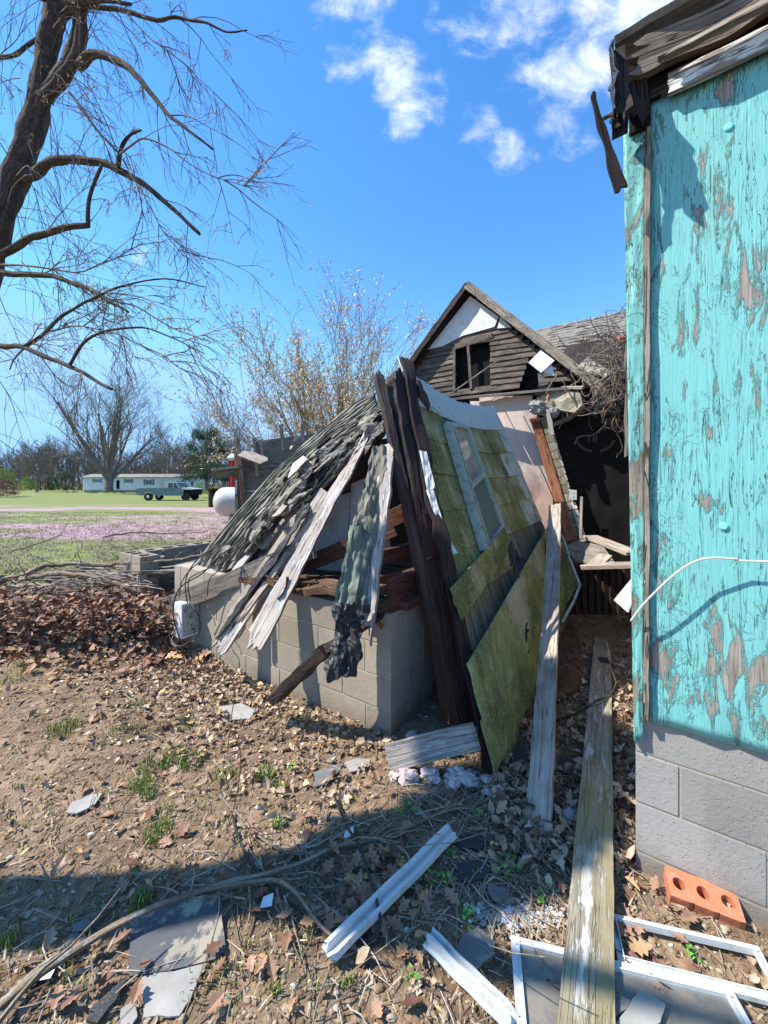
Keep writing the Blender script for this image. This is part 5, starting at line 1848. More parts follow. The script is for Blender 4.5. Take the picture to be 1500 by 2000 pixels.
# ================================================================ ruined wooden shed on the left behind the roof
sh = thing('ruined_shed', P(500, 1000, 9.5), 'ruined grey wooden shed with leaning posts behind the collapsed roof', 'shed')
m = MB()
for k in range(6):
    m.cur = rnd.uniform(.15, .5)
    y0 = 893 + k * 19
    m.plank(P(462, y0, 9.2), P(575, y0 - 2 + 0 * k, 9.5), .23, .03, V((0, -1, .06)), n=8, k=2, edge=.01)
m.build('wall_boards', M['wood_grey'], sh)
for (x0, y0, x1, y1, Y) in ((463, 1000, 461, 884, 9.1), (475, 965, 465, 856, 9.0), (503, 930, 497, 856, 9.1), (515, 900, 509, 858, 9.1), (553, 880, 549, 829, 9.1), (592, 870, 591, 828, 9.1)):
    m = MB(); m.cur = rnd.uniform(.4, .9)
    m.plank(P(x0, y0, Y), P(x1, y1, Y - .02), .07, .06, V((0, -1, 0)), n=4, k=1)
    m.build('post', M['wood_grey'], sh)
m = MB(); m.cur = .6
m.plank(P(474, 990, 8.98), P(463, 882, 8.98), .05, .05, V((0, -1, 0)), n=4, k=1)
m.build('reddish_post', M['wood_orange'], sh)
m = MB(); m.cur = .55
m.quadgrid(P(497, 903, 9.3), P(620, 885, 9.6), P(620, 846, 9.6), P(497, 862, 9.3), 8, 4, .03, bend=lambda a, b: .03 * noise.noise(V((a * 4, b * 4, 1))))
m.build('upper_boards', M['wood_grey'], sh)
m = MB(); m.cur = .75
m.plank(P(414, 918, 8.9), P(468, 912, 9.0), .35, .05, Z, n=8, k=4, rag=(.05, 0), edge=.02)
m.plank(P(472, 884, 8.9), P(522, 903, 8.8), .30, .03, Z + V((.1, -.7, 0)), n=8, k=4, rag=(0, .1), edge=.02)
m.build('shelf_board', M['wood_pale'], sh)
m = MB(); m.cur = .45
m.quadgrid(P(414, 937, 8.9), P(466, 927, 9.0), P(466, 914, 9.0), P(414, 921, 8.9), 4, 2, .03)
m.build('side_board', M['wood_grey'], sh)
m = MB(); m.cur = .8
m.plank(P(461, 965, 9.0), P(462, 938, 9.0), .035, .03, V((0, -1, 0)), n=2, k=1)
m.build('white_stub', M['white_metal'], sh)

rs = thing('red_shed', P(500, 965, 22), 'red corrugated metal shed with pale roof rim behind the ruined shed', 'shed')
m = MB()
x0, x1, yb, yt = 447, 640, 975, 893
pts = []
N_ = 60
for i in range(N_ + 1):
    px = x0 + (x1 - x0) * i / N_
    Yd = 22 + .07 * (1 if i % 3 == 0 else 0)
    for y in (yb, yt):
        m.cur = .3 if i % 3 == 0 else .65
        pts.append(m.add(P(px, y, Yd)))
for i in range(N_):
    m.face(pts[2 * i], pts[2 * i + 2], pts[2 * i + 3], pts[2 * i + 1])
a, b = P(x0, yb, 22), P(x0, yt, 22)
q0, q1, q2, q3 = m.add(a), m.add(b), m.add(b + V((-.3, 5, 0))), m.add(a + V((-.3, 5, 0)))
m.face(q0, q1, q2, q3)
m.build('corrugated_wall', M['red_metal'], rs)
m = MB(); m.cur = .5
m.quadgrid(P(445, 894, 21.8), P(640, 894, 21.8), P(640, 886, 25), P(450, 886, 25), 4, 2, .15)
m.build('roof', M['white_metal'], rs)
m = MB(); m.cur = .3
tr = thing('trash_barrel', P(420, 978, 15), 'dark barrel standing left of the red shed', 'barrel')
m.tube([P(419, 990, 15), P(419, 956, 15)], [.22, .22], 12)
m.tube([P(419, 958, 15), P(419, 954, 15)], [.24, .24], 12)
m.build('drum', M['dark_inside'], tr)

# ================================================================ mobile home
HY = 68.0
mh = thing('mobile_home', P(270, 961, HY), 'long white mobile home with brown roof and blue shutters across the field', 'mobile home')
def HP(px, py, d=0.0):
    p = P(px, py, HY); return V((p.x, p.y + d, p.z))
zg, ze = 0.0, EYE + (945 - 932) / 750 * HY
xl, xr = HP(162, 0).x, HP(378, 0).x
m = MB()
yf = HY
m.cur = .5
m.box(V(((xl + xr) / 2, yf + 2.1, (.45 + ze) / 2)), V(((xr - xl) / 2, 0, 0)), V((0, 2.1, 0)), V((0, 0, (ze - .45) / 2)))
for k in range(40):                   # vertical battens of the metal skin
    x = xl + (xr - xl) * (k + .5) / 40
    m.box(V((x, yf - .01, (.5 + ze) / 2)), V((.02, 0, 0)), V((0, .012, 0)), V((0, 0, (ze - .5) / 2)))
m.build('wall', M['home_white'], mh)
m = MB(); m.cur = .3
m.box(V(((xl + xr) / 2, yf + 2.1, .2)), V(((xr - xl) / 2 - .1, 0, 0)), V((0, 2.0, 0)), V((0, 0, .249)))
m.build('skirting', M['block_grey'], mh)
m = MB(); m.cur = .5
rz = ze + .62
ids = [m.add(V((x, y, z))) for (x, y, z) in ((xl - .2, yf - .3, ze), (xr + .2, yf - .3, ze), (xr + .2, yf + 2.1, rz), (xl - .2, yf + 2.1, rz), (xl - .2, yf + 4.5, ze), (xr + .2, yf + 4.5, ze),
                                              (xl - .2, yf - .3, ze - .12), (xr + .2, yf - .3, ze - .12), (xr + .2, yf + 4.5, ze - .12), (xl - .2, yf + 4.5, ze - .12))]
m.face(ids[0], ids[1], ids[2], ids[3]); m.face(ids[3], ids[2], ids[5], ids[4])
m.face(ids[6], ids[7], ids[1], ids[0]); m.face(ids[6], ids[0], ids[3], ids[4], ids[9]); m.face(ids[7], ids[8], ids[5], ids[2], ids[1]); m.face(*ids[6:10])
m.build('roof', M['home_roof'], mh)
for (px, w_, z0, z1) in ((190, 4.5, 936, 942), (251, 4.5, 936, 943), (291, 6, 937, 947), (354, 4, 940, 949), (376, 2.2, 940, 950)):
    a, b = HP(px - w_, z1), HP(px + w_, z0)
    m = MB(); m.cur = .6
    cx, cz = (a.x + b.x) / 2, (a.z + b.z) / 2
    m.box(V((cx, yf - .02, cz)), V(((b.x - a.x) / 2, 0, 0)), V((0, .03, 0)), V((0, 0, (b.z - a.z) / 2)))
    wf_ = m.build('window', M['white_metal'], mh)
    hx = (b.x - a.x) / 2
    for s in (-.5, .5):
        m = MB(); m.cur = .5
        m.box(V((cx + s * hx, yf - .06, cz)), V((hx * .42, 0, 0)), V((0, .012, 0)), V((0, 0, (b.z - a.z) / 2 - .07)))
        m.build('pane', M['glass_dark'], wf_)
    for s in (-1, 1):
        m = MB(); m.cur = .5
        m.box(V((cx + s * (hx + .24), yf - .03, cz)), V((.16, 0, 0)), V((0, .025, 0)), V((0, 0, (b.z - a.z) / 2 + .05)))
        if px != 376: m.build('shutter', M['shutter'], wf_)
m = MB(); m.cur = .2
a, b = HP(227.5, 955), HP(233.5, 938)
m.box((a + b) / 2 + V((0, -.03, 0)), V(((b.x - a.x) / 2, 0, 0)), V((0, .03, 0)), V((0, 0, (b.z - a.z) / 2)))
m.build('door', M['dark_inside'], mh)
m = MB(); m.cur = .6
a, b = HP(310, 955), HP(319, 938)
m.box((a + b) / 2 + V((0, -.03, 0)), V(((b.x - a.x) / 2, 0, 0)), V((0, .03, 0)), V((0, 0, (b.z - a.z) / 2)))
m.build('door', M['drywall'], mh)

# ================================================================ pickup truck
TY = 34.5
t0 = P(317, 978, TY); t0.z = 0
tkr = thing('pickup_truck', t0, 'old teal grey pickup truck parked in the field without its front fender', 'pickup truck')
def TP(x, z, y=0.0):                  # x from the rear end, y away from the camera
    return V((P(272, 0, TY).x + x, TY + y - .0 + x * .0, z))
WD = 1.85
def prism(mbx, prof, y0, y1):
    a = [mbx.add(TP(x, z, y0), (x, z)) for x, z in prof]; b = [mbx.add(TP(x, z, y1), (x, z)) for x, z in prof]
    mbx.face(*a); mbx.face(*b[::-1])
    for i in range(len(prof)):
        j = (i + 1) % len(prof)
        mbx.face(a[j], a[i], b[i], b[j])
def arch(cx, r, n=8, z=.42):
    return [(cx - r * math.cos(math.pi * i / n), z + r * math.sin(math.pi * i / n)) for i in range(n + 1)]
m = MB(); m.cur = .5
for y in (0, WD - .06):
    prism(m, [(0, .48), *arch(.78, .42, 8, .48), (2.35, .48), (2.35, 1.14), (0, 1.14)], y, y + .06)
prism(m, [(0, .62), (2.35, .62), (2.35, .68), (0, .68)], .06, WD - .06)
prism(m, [(2.29, .62), (2.35, .62), (2.35, 1.14), (2.29, 1.14)], .06, WD - .06)
m.build('cargo_bed', M['truck_teal'], tkr)
m = MB(); m.cur = .55
prism(m, [(-.62, .52), (-.06, .52), (-.06, 1.08), (-.62, 1.08)], .5, .54)
m.build('tailgate', M['truck_teal'], tkr)
m = MB(); m.cur = .5
prism(m, [(2.38, .45), (3.72, .45), (3.72, 1.14), (3.62, 1.16), (2.38, 1.16)], 0, WD)
m.build('cab', M['truck_teal'], tkr)
m = MB(); m.cur = .5
prism(m, [(2.42, 1.60), (2.48, 1.68), (3.20, 1.68), (3.28, 1.60)], .10, WD - .10)
for y in (.09, WD - .15):
    prism(m, [(2.40, 1.16), (2.52, 1.16), (2.56, 1.62), (2.44, 1.62)], y, y + .06)
    prism(m, [(3.52, 1.16), (3.60, 1.16), (3.28, 1.64), (3.20, 1.62)], y, y + .06)
    prism(m, [(2.98, 1.16), (3.04, 1.16), (3.00, 1.62), (2.95, 1.62)], y, y + .05)
m.build('cab_roof', M['truck_pale'], tkr)
m = MB(); m.cur = .4
prism(m, [(2.50, 1.17), (3.50, 1.17), (3.22, 1.60), (2.54, 1.60)], .14, WD - .14)
m.build('glazing', M['glass_dark'], tkr)
m = MB(); m.cur = .6
prism(m, [(3.72, 1.02), (4.75, .98), (4.82, 1.06), (4.70, 1.12), (3.72, 1.17)], .06, WD - .06)
m.build('hood', M['truck_pale'], tkr)
m = MB(); m.cur = .5
prism(m, [(3.72, .45), (3.95, .48), (3.98, .95), (3.72, 1.02)], 0, .3)
m.build('cowl', M['truck_teal'], tkr)
m = MB(); m.cur = .3
prism(m, [(3.9, .42), (4.80, .50), (4.84, .98), (3.9, 1.0)], .12, WD - .12)
m.build('engine_bay', M['dark_inside'], tkr)
for (cx, y) in ((.78, -.02), (4.12, .02), (.78, WD - .2), (4.12, WD - .2)):
    m = MB(); m.cur = .5
    c = TP(cx, .36, y)
    m.tube([c, c + V((0, .22, 0))], .36, 22)
    wh = m.build('wheel', M['rubber'], tkr)
    m = MB(); m.cur = .6
    m.tube([c + V((0, -.012, 0)), c + V((0, .02, 0))], [.11, .15], 16)
    if cx < 1: m.build('rim', M['chrome'], wh)

# ================================================================ vegetation generators
def grow(mbx, p, d, L, r, lvl, R_, opt, tips=None):
    n = opt.get('seg', 4)
    pts = [p]; q = V(p); dd = V(d).normalized()
    for i in range(n):
        dd = dd + V((R_.uniform(-1, 1), R_.uniform(-1, 1), R_.uniform(-1, 1))) * opt['wob'] + Z * opt['up'][min(lvl, len(opt['up']) - 1)]
        dd.normalize()
        q = q + dd * (L / n)
        pts.append(q)
    r1 = r * opt.get('taper', .55)
    sides = opt['sides'][min(lvl, len(opt['sides']) - 1)]
    mbx[min(lvl, len(mbx) - 1)].tube(pts, lerp_r(r, max(r1, opt['rmin']), n + 1), sides, cap=False)
    if lvl >= opt['levels']:
        if tips is not None: tips.extend(pts[1:])
        return
    kids = opt['kids'][min(lvl, len(opt['kids']) - 1)]
    for k in range(kids):
        t = (opt.get('first', .3) + (1 - opt.get('first', .3)) * (k + R_.random() * .8) / kids) * n
        i = min(int(t), n - 1); f_ = t - i
        b = pts[i] + (pts[i + 1] - pts[i]) * min(1, f_)
        ax_ = (pts[i + 1] - pts[i]).normalized()
        s = ax_.orthogonal().normalized()
        import mathutils
        s.rotate(mathutils.Quaternion(ax_, R_.random() * 6.283))
        sp = opt['spread'][min(lvl, len(opt['spread']) - 1)] * R_.uniform(.7, 1.25)
        nd = ax_ * math.cos(sp) + s * math.sin(sp)
        rr = r + (r1 - r) * t / n
        grow(mbx, b, nd, L * opt['len'][min(lvl, len(opt['len']) - 1)] * R_.uniform(.7, 1.15), max(rr * opt.get('thin', .6), opt['rmin']), lvl + 1, R_, opt, tips)
def bare_tree(name, base, H, seed, opt, lab, group=None, mt='bark_far', trunk_h=.2, r0=None, limbs=6, fork_spread=.55, cat='tree', blossoms=None):
    R_ = random.Random(seed)
    root = thing(name, base, lab, cat, group)
    mt_, mc = MB(), MB()
    base = V(base)
    r0 = r0 or H * .022
    th = H * trunk_h
    tp = [base - Z * .1, base + Z * th * .5 + V((R_.uniform(-.02, .02) * H, 0, 0)), base + Z * th + V((R_.uniform(-.02, .02) * H, 0, 0))]
    mt_.tube(tp, [r0 * 1.25, r0, r0 * .9], 9, bumpy=.25)
    tips = []
    for k in range(limbs):
        a = 2 * math.pi * (k + R_.random() * .6) / limbs
        sp = fork_spread * R_.uniform(.35, 1.15) if k else .1
        d = V((math.cos(a) * math.sin(sp), math.sin(a) * math.sin(sp), math.cos(sp)))
        grow([mt_, mc, mc], tp[-1] - Z * R_.random() * th * .25, d, (H - th) * R_.uniform(.62, .9) / math.cos(sp * .5), r0 * .55, 0, R_, opt, tips)
    mt_.build('trunk', M[mt], root)
    mc.build('crown', M[mt], root)
    if blossoms:
        mtn, num, size = blossoms
        bmx = MB()
        for k in range(num):
            c = R_.choice(tips) + V((R_.gauss(0, 1), R_.gauss(0, 1), R_.gauss(0, 1))) * size * 2
            bmx.cur = R_.random()
            scatter_card(bmx, c, size * R_.uniform(.6, 1.4), R_)
        bmx.build('blossom', M[mtn], root)
    return root
def scatter_card(mbx, c, s, R_, asp=.7):
    d = V((R_.gauss(0, 1), R_.gauss(0, 1), R_.gauss(0, 1))).normalized()
    e = d.orthogonal().normalized(); f_ = d.cross(e)
    a = mbx.add(c - e * s); b = mbx.add(c + f_ * s * asp * .5 + d * s * .2); g_ = mbx.add(c + e * s); h_ = mbx.add(c - f_ * s * asp * .5)
    mbx.face(a, b, g_, h_)
OPT_YARD = dict(levels=4, seg=5, wob=.10, up=[.02, .03, .05, .03, -.01], sides=[6, 4, 3, 3, 3], kids=[5, 5, 5, 4], spread=[.42, .5, .6, .7], len=[.62, .58, .55, .5], rmin=.012, taper=.35, thin=.55, first=.2)
bare_tree('yard_tree', P(211, 958, 60) * 1.0, 16.8, 5, OPT_YARD, 'large bare spreading tree standing in front of the white mobile home', mt='bark_far', trunk_h=.10, r0=.62, limbs=8, fork_spread=.72, blossoms=('blossom', 1400, .07))
OPT_BLOOM = dict(levels=4, seg=4, wob=.09, up=[.04, .06, .08, .05], sides=[6, 4, 3, 3, 3], kids=[5, 4, 4, 2], spread=[.38, .45, .5, .6], len=[.68, .62, .6, .5], rmin=.006, taper=.4, thin=.55, first=.2)
bare_tree('budding_tree', V((-1.95, 15.5, 0)), 5.7, 12, OPT_BLOOM, 'budding tree with pale yellow tassels rising behind the collapsed roof', mt='bark_tan', trunk_h=.16, r0=.13, limbs=18, fork_spread=1.0, blossoms=('blossom', 26000, .05))
bare_tree('budding_tree', V((1.3, 19, 0)), 3.3, 22, OPT_BLOOM, 'smaller bare tree just left of the gabled house', mt='bark_tan', trunk_h=.2, r0=.10, limbs=4, fork_spread=.6, blossoms=('blossom', 900, .04))
# distant treeline
OPT_FAR = dict(levels=3, seg=3, wob=.14, up=[.04, .05, .05], sides=[4, 3, 3, 3], kids=[6, 5, 4], spread=[.5, .6, .7], len=[.6, .55, .5], rmin=.022, taper=.4, thin=.55, first=.25)
R2 = random.Random(77)
protos = []
lab_far = 'bare grey tree in the distant treeline beyond the field'
far_spots = []
for k in range(88):
    px = -160 + k * 11.0 + R2.uniform(-6, 6)
    Yk = R2.uniform(88, 128)
    far_spots.append((px, Yk, R2.uniform(.62, 1.08)))
for k, (px, Yk, s) in enumerate(far_spots):
    base = V(((px - 750) / 750 * Yk, Yk, 0))
    if k < 5:
        t = bare_tree('bare_tree', base, 10.5 * s, 100 + k, OPT_FAR, lab_far, 'bare trees of the distant treeline', trunk_h=.22, limbs=5, fork_spread=.6)
        protos.append((t, s))
    else:
        t, s0 = protos[R2.randrange(5)]
        dup(t, base, R2.random() * 6.28, s / s0 * R2.uniform(.85, 1.1), lab_far)
# brushy mass of the wood behind them
m = MB()
for k in range(24000):
    px = R2.uniform(-250, 900); Yk = R2.uniform(104, 130)
    x = (px - 750) / 750 * Yk
    hmax = 5.6 + 2.6 * noise.noise(V((x * .07, 0, 3))) + 1.5 * noise.noise(V((x * .3, 0, 1)))
    z = R2.random() ** .8 * hmax
    m.cur = R2.random()
    s = R2.uniform(.05, .10); h = R2.uniform(.5, 1.5)
    lx = R2.uniform(-.5, .5)
    a = m.add((x - s, Yk, z)); b = m.add((x + s, Yk, z)); c_ = m.add((x + lx * h, Yk, z + h))
    m.face(a, b, c_)
o = m.build('woods', M['bush_red'])
tag(o, 'brown leafless undergrowth filling the wood beyond the field', 'woods', kind='stuff')
m = MB()
for k in range(9000):
    px = R2.uniform(-250, 900); Yk = R2.uniform(86, 100)
    x = (px - 750) / 750 * Yk
    z = R2.random() * (1.6 + 1.3 * noise.noise(V((x * .2, 0, 8))))
    m.cur = R2.random() * .6
    scatter_card(m, V((x, Yk, z)), R2.uniform(.12, .3), R2)
o = m.build('thicket', M['bush_red'])
tag(o, 'low brown thicket along the field edge', 'thicket', kind='stuff')
# individual mid-distance trees
for i, (px, Yk, H, sd_, lab) in enumerate(((72, 70, 9.0, 301, 'dark bare tree at the field edge left of the mobile home'), (175, 84, 11.5, 302, 'tall bare tree behind the left end of the mobile home'),
                                           (325, 80, 11.5, 303, 'bare tree rising behind the middle of the mobile home roof'), (437, 62, 12.5, 304, 'tall bare tree beside the evergreen'), (470, 70, 11, 305, 'bare tree between the evergreen and the budding tree'))):
    bare_tree('bare_tree', V(((px - 750) / 750 * Yk, Yk, 0)), H, sd_, OPT_FAR, lab, mt='bark_far', trunk_h=.2, limbs=6, fork_spread=.6)
# evergreen
def leaf_tree(name, base, H, Wd, seed, lab, mt, n, size, trunk=True, cat='tree', zmin=.15, asp=.35, clumps=60):
    R_ = random.Random(seed)
    root = thing(name, base, lab, cat)
    base = V(base)
    if trunk:
        m = MB(); m.tube([base, base + Z * H * .5, base + Z * H * .92], [H * .03, H * .02, H * .004], 7)
        for k in range(14):
            z = H * R_.uniform(.25, .85); a = R_.random() * 6.28
            e = base + V((math.cos(a), math.sin(a), .25)) * Wd * .42 * (1.1 - z / H) + Z * z
            m.tube([base + Z * z, e], [H * .008, H * .003], 4)
        m.build('trunk', M['bark_far'], root)
    m = MB()
    cl_ = []
    for k in range(clumps):
        z = R_.uniform(zmin, 1.0)
        wz = math.sin(math.pi * min(1, max(.05, (1 - z) * .62 + .16))) * (1 - .35 * z)
        a = R_.random() * 6.28; rr = Wd / 2 * wz * math.sqrt(R_.random())
        cl_.append((base + V((math.cos(a) * rr, math.sin(a) * rr, z * H)), R_.uniform(.08, .17) * Wd, R_.random()))
    for k in range(n):
        c, r, sh_ = R_.choice(cl_)
        d = V((R_.gauss(0, 1), R_.gauss(0, 1), R_.gauss(0, .55)))
        d = d.normalized() * r * R_.random() ** .4
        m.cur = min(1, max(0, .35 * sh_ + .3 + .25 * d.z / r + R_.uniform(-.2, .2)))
        scatter_card(m, c + d, size * R_.uniform(.6, 1.4), R_, asp)
    m.build('crown', M[mt], root)
    return root
leaf_tree('evergreen_tree', P(403, 957, 42), 6.6, 5.6, 9, 'dark evergreen tree beside the red shed', 'pine_needles', 9000, .14)
leaf_tree('bush', P(8, 965, 46), 2.9, 3.4, 10, 'yellow green bush at the left edge of the field', 'bush_leaf', 5000, .08, trunk=False, cat='bush', zmin=.3)
leaf_tree('bush', P(6, 972, 43), 2.0, 3.0, 13, 'reddish brown bush in front of the yellow green one', 'bush_red', 3500, .08, trunk=False, cat='bush', zmin=.05)
leaf_tree('bush', P(395, 965, 60), 1.8, 4.2, 14, 'bright green bush right of the pickup truck', 'bush_leaf', 1800, .10, trunk=False, cat='bush', zmin=.05)
for i, (px, s, lab) in enumerate(((100, 1.0, 'round dark shrub at the wood edge, left one'), (130, 1.25, 'round dark shrub next to the mobile home'), (55, .9, 'small green shrub at the far wood edge'))):
    leaf_tree('shrub', P(px, 957, 76), 2.6 * s, 3.6 * s, 40 + i, lab, 'pine_needles' if i < 2 else 'bush_leaf', 1500, .16, trunk=False, cat='shrub', zmin=.05)
# junk heap before the mobile home
m = MB()
for k in range(26):
    m.cur = rnd.random()
    p = P(rnd.uniform(130, 255), 961, 60) + V((0, 0, 0)); p.z = .05 + rnd.random() * .25
    m.plank(p, p + V((rnd.uniform(-1.2, 1.2), rnd.uniform(-.3, .3), rnd.uniform(-.1, .3))), .16, .05, Z, n=2, k=1)
o = m.build('lumber_heap', M['wood_grey'])
tag(o, 'low heap of old lumber lying at the foot of the large yard tree', 'lumber heap', kind='stuff')
# ================================================================ big tree on the left
bt = thing('large_tree', V((-6.6, 6.2, 0)), 'big dark barked tree with long arching limbs overhanging from the left edge', 'tree')
TYd = 6.0
trunk = [(-190, 1640, 6.1), (-150, 1200, 6.1), (-90, 850, 6.1), (-35, 560, 6.05), (5, 410, 6.0), (45, 305, 6.0), (75, 200, 6.0), (95, 90, 6.0), (118, -40, 6.0), (150, -220, 6.0)]
m = MB()
m.tube(smooth_path([P(x, y, Y) for x, y, Y in trunk], 5), lerp_r(.23, .11, (len(trunk) - 1) * 5 + 1), 14, bumpy=.35)
m.build('trunk', M['bark_dark'], bt, smooth=True)
limbs = [
    ([(88, 190, 6.0), (130, 130, 5.9), (152, 60, 5.8), (160, 0, 5.7), (175, -80, 5.6)], .20, .10),
    ([(60, 210, 6.0), (105, 175, 5.9), (140, 120, 5.8), (160, 60, 5.75), (160, 10, 5.7)], .16, .12),
    ([(150, 128, 5.8), (175, 108, 5.7), (205, 108, 5.6), (240, 125, 5.5), (270, 155, 5.4), (300, 190, 5.3), (330, 225, 5.2), (360, 245, 5.1), (415, 290, 5.0)], .12, .02),
    ([(108, 60, 5.9), (150, 18, 5.7), (190, 14, 5.6), (250, 22, 5.5), (310, 40, 5.4), (350, 36, 5.3), (400, 45, 5.2), (440, 60, 5.1), (482, 60, 5.0)], .075, .012),
    ([(30, 350, 6.0), (65, 340, 5.9), (100, 318, 5.8), (150, 312, 5.7), (205, 320, 5.6), (260, 345, 5.5), (300, 375, 5.4), (345, 415, 5.3), (390, 458, 5.2)], .14, .035),
    ([(-20, 520, 6.0), (0, 497, 5.9), (50, 470, 5.8), (110, 450, 5.7), (172, 440, 5.6)], .115, .06),
    ([(172, 442, 5.6), (172, 400, 5.55), (185, 355, 5.5), (196, 325, 5.5)], .05, .035),
    ([(-20, 530, 6.0), (40, 535, 5.8), (100, 540, 5.6), (155, 556, 5.4), (210, 585, 5.2), (250, 610, 5.0)], .085, .025),
    ([(-40, 680, 5.9), (0, 674, 5.6), (50, 680, 5.4), (100, 700, 5.2), (150, 720, 5.0), (190, 745, 4.9), (222, 760, 4.8)], .075, .03),
    ([(45, 678, 5.4), (85, 650, 5.3), (130, 612, 5.2), (175, 585, 5.1), (230, 560, 5.0), (320, 545, 4.9), (400, 560, 4.8)], .045, .010),
    ([(138, 712, 5.0), (165, 668, 5.0), (215, 645, 4.9), (280, 640, 4.8), (340, 660, 4.7), (400, 690, 4.6)], .040, .008),
    ([(90, 648, 5.3), (150, 640, 5.2), (220, 650, 5.1), (300, 690, 5.0), (370, 730, 4.9)], .022, .006),
    ([(132, 178, 5.6), (160, 215, 5.5), (195, 262, 5.4), (235, 300, 5.3)], .035, .022),
    ([(230, 325, 5.5), (235, 285, 5.4), (250, 262, 5.35), (275, 255, 5.3)], .055, .02),
    ([(235, 300, 5.3), (280, 272, 5.2), (330, 290, 5.1), (380, 325, 5.0), (440, 350, 4.95), (495, 370, 4.9)], .025, .006),
    ([(245, 22, 5.5), (300, 80, 5.4), (370, 135, 5.3), (440, 205, 5.2)], .018, .005),
    ([(240, 310, 5.5), (280, 380, 5.3), (320, 450, 5.2), (362, 505, 5.1)], .022, .006),
    ([(45, 683, 5.4), (30, 702, 5.4), (20, 722, 5.35)], .03, .016),
    ([(-10, 110, 6.0), (30, 105, 6.0), (80, 70, 6.0), (140, 15, 5.9), (180, -30, 5.9)], .05, .05),
    ([(80, -5, 5.8), (150, 5, 5.6), (200, 2, 5.5), (256, 6, 5.4)], .07, .03),
    ([(-30, 515, 6.0), (60, 520, 5.7), (150, 530, 5.5), (220, 505, 5.3), (270, 480, 5.2)], .03, .008),
    ([(145, 545, 5.45), (210, 580, 5.3), (270, 600, 5.2), (340, 640, 5.1), (420, 670, 5.0)], .03, .007),
]
twig_src = []
for pts, r0, r1 in limbs:
    m = MB()
    pp = smooth_path([P(x, y, Y) for x, y, Y in pts], 5)
    pp = [p + V((noise.noise(p * 2.3), noise.noise(p * 2.3 + V((5, 5, 5))), noise.noise(p * 2.3 + V((9, 1, 5))))) * .03 for p in pp]
    m.tube(pp, lerp_r(r0 * .57, r1 * .6, len(pp)), 8 if r0 > .04 else 5, bumpy=.3)
    m.build('limb', M['bark_dark'] if r0 > .03 else M['bark_twig'], bt, smooth=True)
    twig_src.append((pp, r0, r1))
R3 = random.Random(5)
tw = MB(); bud_pts = []
def whip(p, d, L, r, depth, droop):
    n = 6
    pts = [p]; q = V(p); dd = V(d).normalized()
    for i in range(n):
        dd = (dd + V((R3.gauss(0, 1), R3.gauss(0, 1), R3.gauss(0, 1))) * .10 - Z * droop).normalized()
        q = q + dd * (L / n); pts.append(q)
    tw.tube(pts, lerp_r(r, .0022, n + 1), 3, cap=False)
    bud_pts.append(pts[-1]); bud_pts.append(pts[-2])
    if depth:
        for k in range(R3.randint(2, 4)):
            i = R3.randint(1, n - 1)
            s = V((R3.gauss(0, 1), R3.gauss(0, 1), R3.gauss(0, 1))).normalized()
            whip(pts[i], (pts[i + 1] - pts[i]).normalized() + s * .75, L * R3.uniform(.35, .65), max(r * .6, .0025), depth - 1, droop)
for pp, r0, r1 in twig_src:
    L = sum((pp[i + 1] - pp[i]).length for i in range(len(pp) - 1))
    cnt = int(L * (4.8 if r0 < .06 else 2.4))
    for k in range(cnt):
        i = R3.randint(1, len(pp) - 2)
        ax_ = (pp[i + 1] - pp[i]).normalized()
        s = V((R3.gauss(0, 1), R3.gauss(0, .7), R3.gauss(0, 1))).normalized()
        whip(pp[i], ax_ * .9 + s * .8 + V((.2, 0, 0)), R3.uniform(.35, 1.15), R3.uniform(.005, .011), 2, R3.choice((.02, .08, .14)))
# hanging whips round the trunk
tp = smooth_path([P(x, y, Y) for x, y, Y in trunk], 5)
for k in range(90):
    i = R3.randint(10, len(tp) - 6)
    a = R3.random() * 6.28
    p = tp[i] + V((math.cos(a), math.sin(a), 0)) * R3.uniform(.15, .5)
    whip(p, V((math.cos(a) * .5, math.sin(a) * .4, R3.uniform(-.6, .5))), R3.uniform(.6, 1.6), R3.uniform(.004, .009), 1, .22)
tw.build('twigs', M['bark_twig'], bt)
m = MB()
for p in bud_pts:
    if R3.random() < .30:
        for k in range(R3.randint(1, 3)):
            m.cur = R3.random()
            scatter_card(m, p + V((R3.gauss(0, 1), R3.gauss(0, 1), R3.gauss(0, 1))) * .015, R3.uniform(.010, .022), R3)
m.build('buds', M['blossom'], bt)

# ================================================================ vines on the house end
vn = MB()
R4 = random.Random(8)
for k in range(420):
    px = R4.triangular(1140, 1250, 1205); py = R4.uniform(640, 840)
    Y = R4.uniform(4.4, 6.2)
    p = P(px, py, Y)
    n = 7
    pts = [p]; d = V((R4.gauss(0, 1), R4.gauss(0, .5), R4.gauss(-.2, 1))).normalized()
    L = R4.uniform(.15, .6)
    for i in range(n):
        d = (d + V((R4.gauss(0, 1), R4.gauss(0, .6), R4.gauss(-.1, 1))) * .45).normalized()
        pts.append(pts[-1] + d * L / n)
    vn.tube(pts, R4.uniform(.0025, .007), 3, cap=False)
for k in range(26):
    px = R4.uniform(1085, 1215); p = P(px, R4.uniform(700, 790), R4.uniform(4.6, 5.2))
    pts = [p]; d = V((R4.gauss(0, .4), 0, -1))
    for i in range(8):
        d = (d + V((R4.gauss(0, 1), 0, R4.gauss(0, .3))) * .3).normalized()
        pts.append(pts[-1] + d * .05)
    vn.tube(pts, R4.uniform(.005, .010), 4, cap=False)
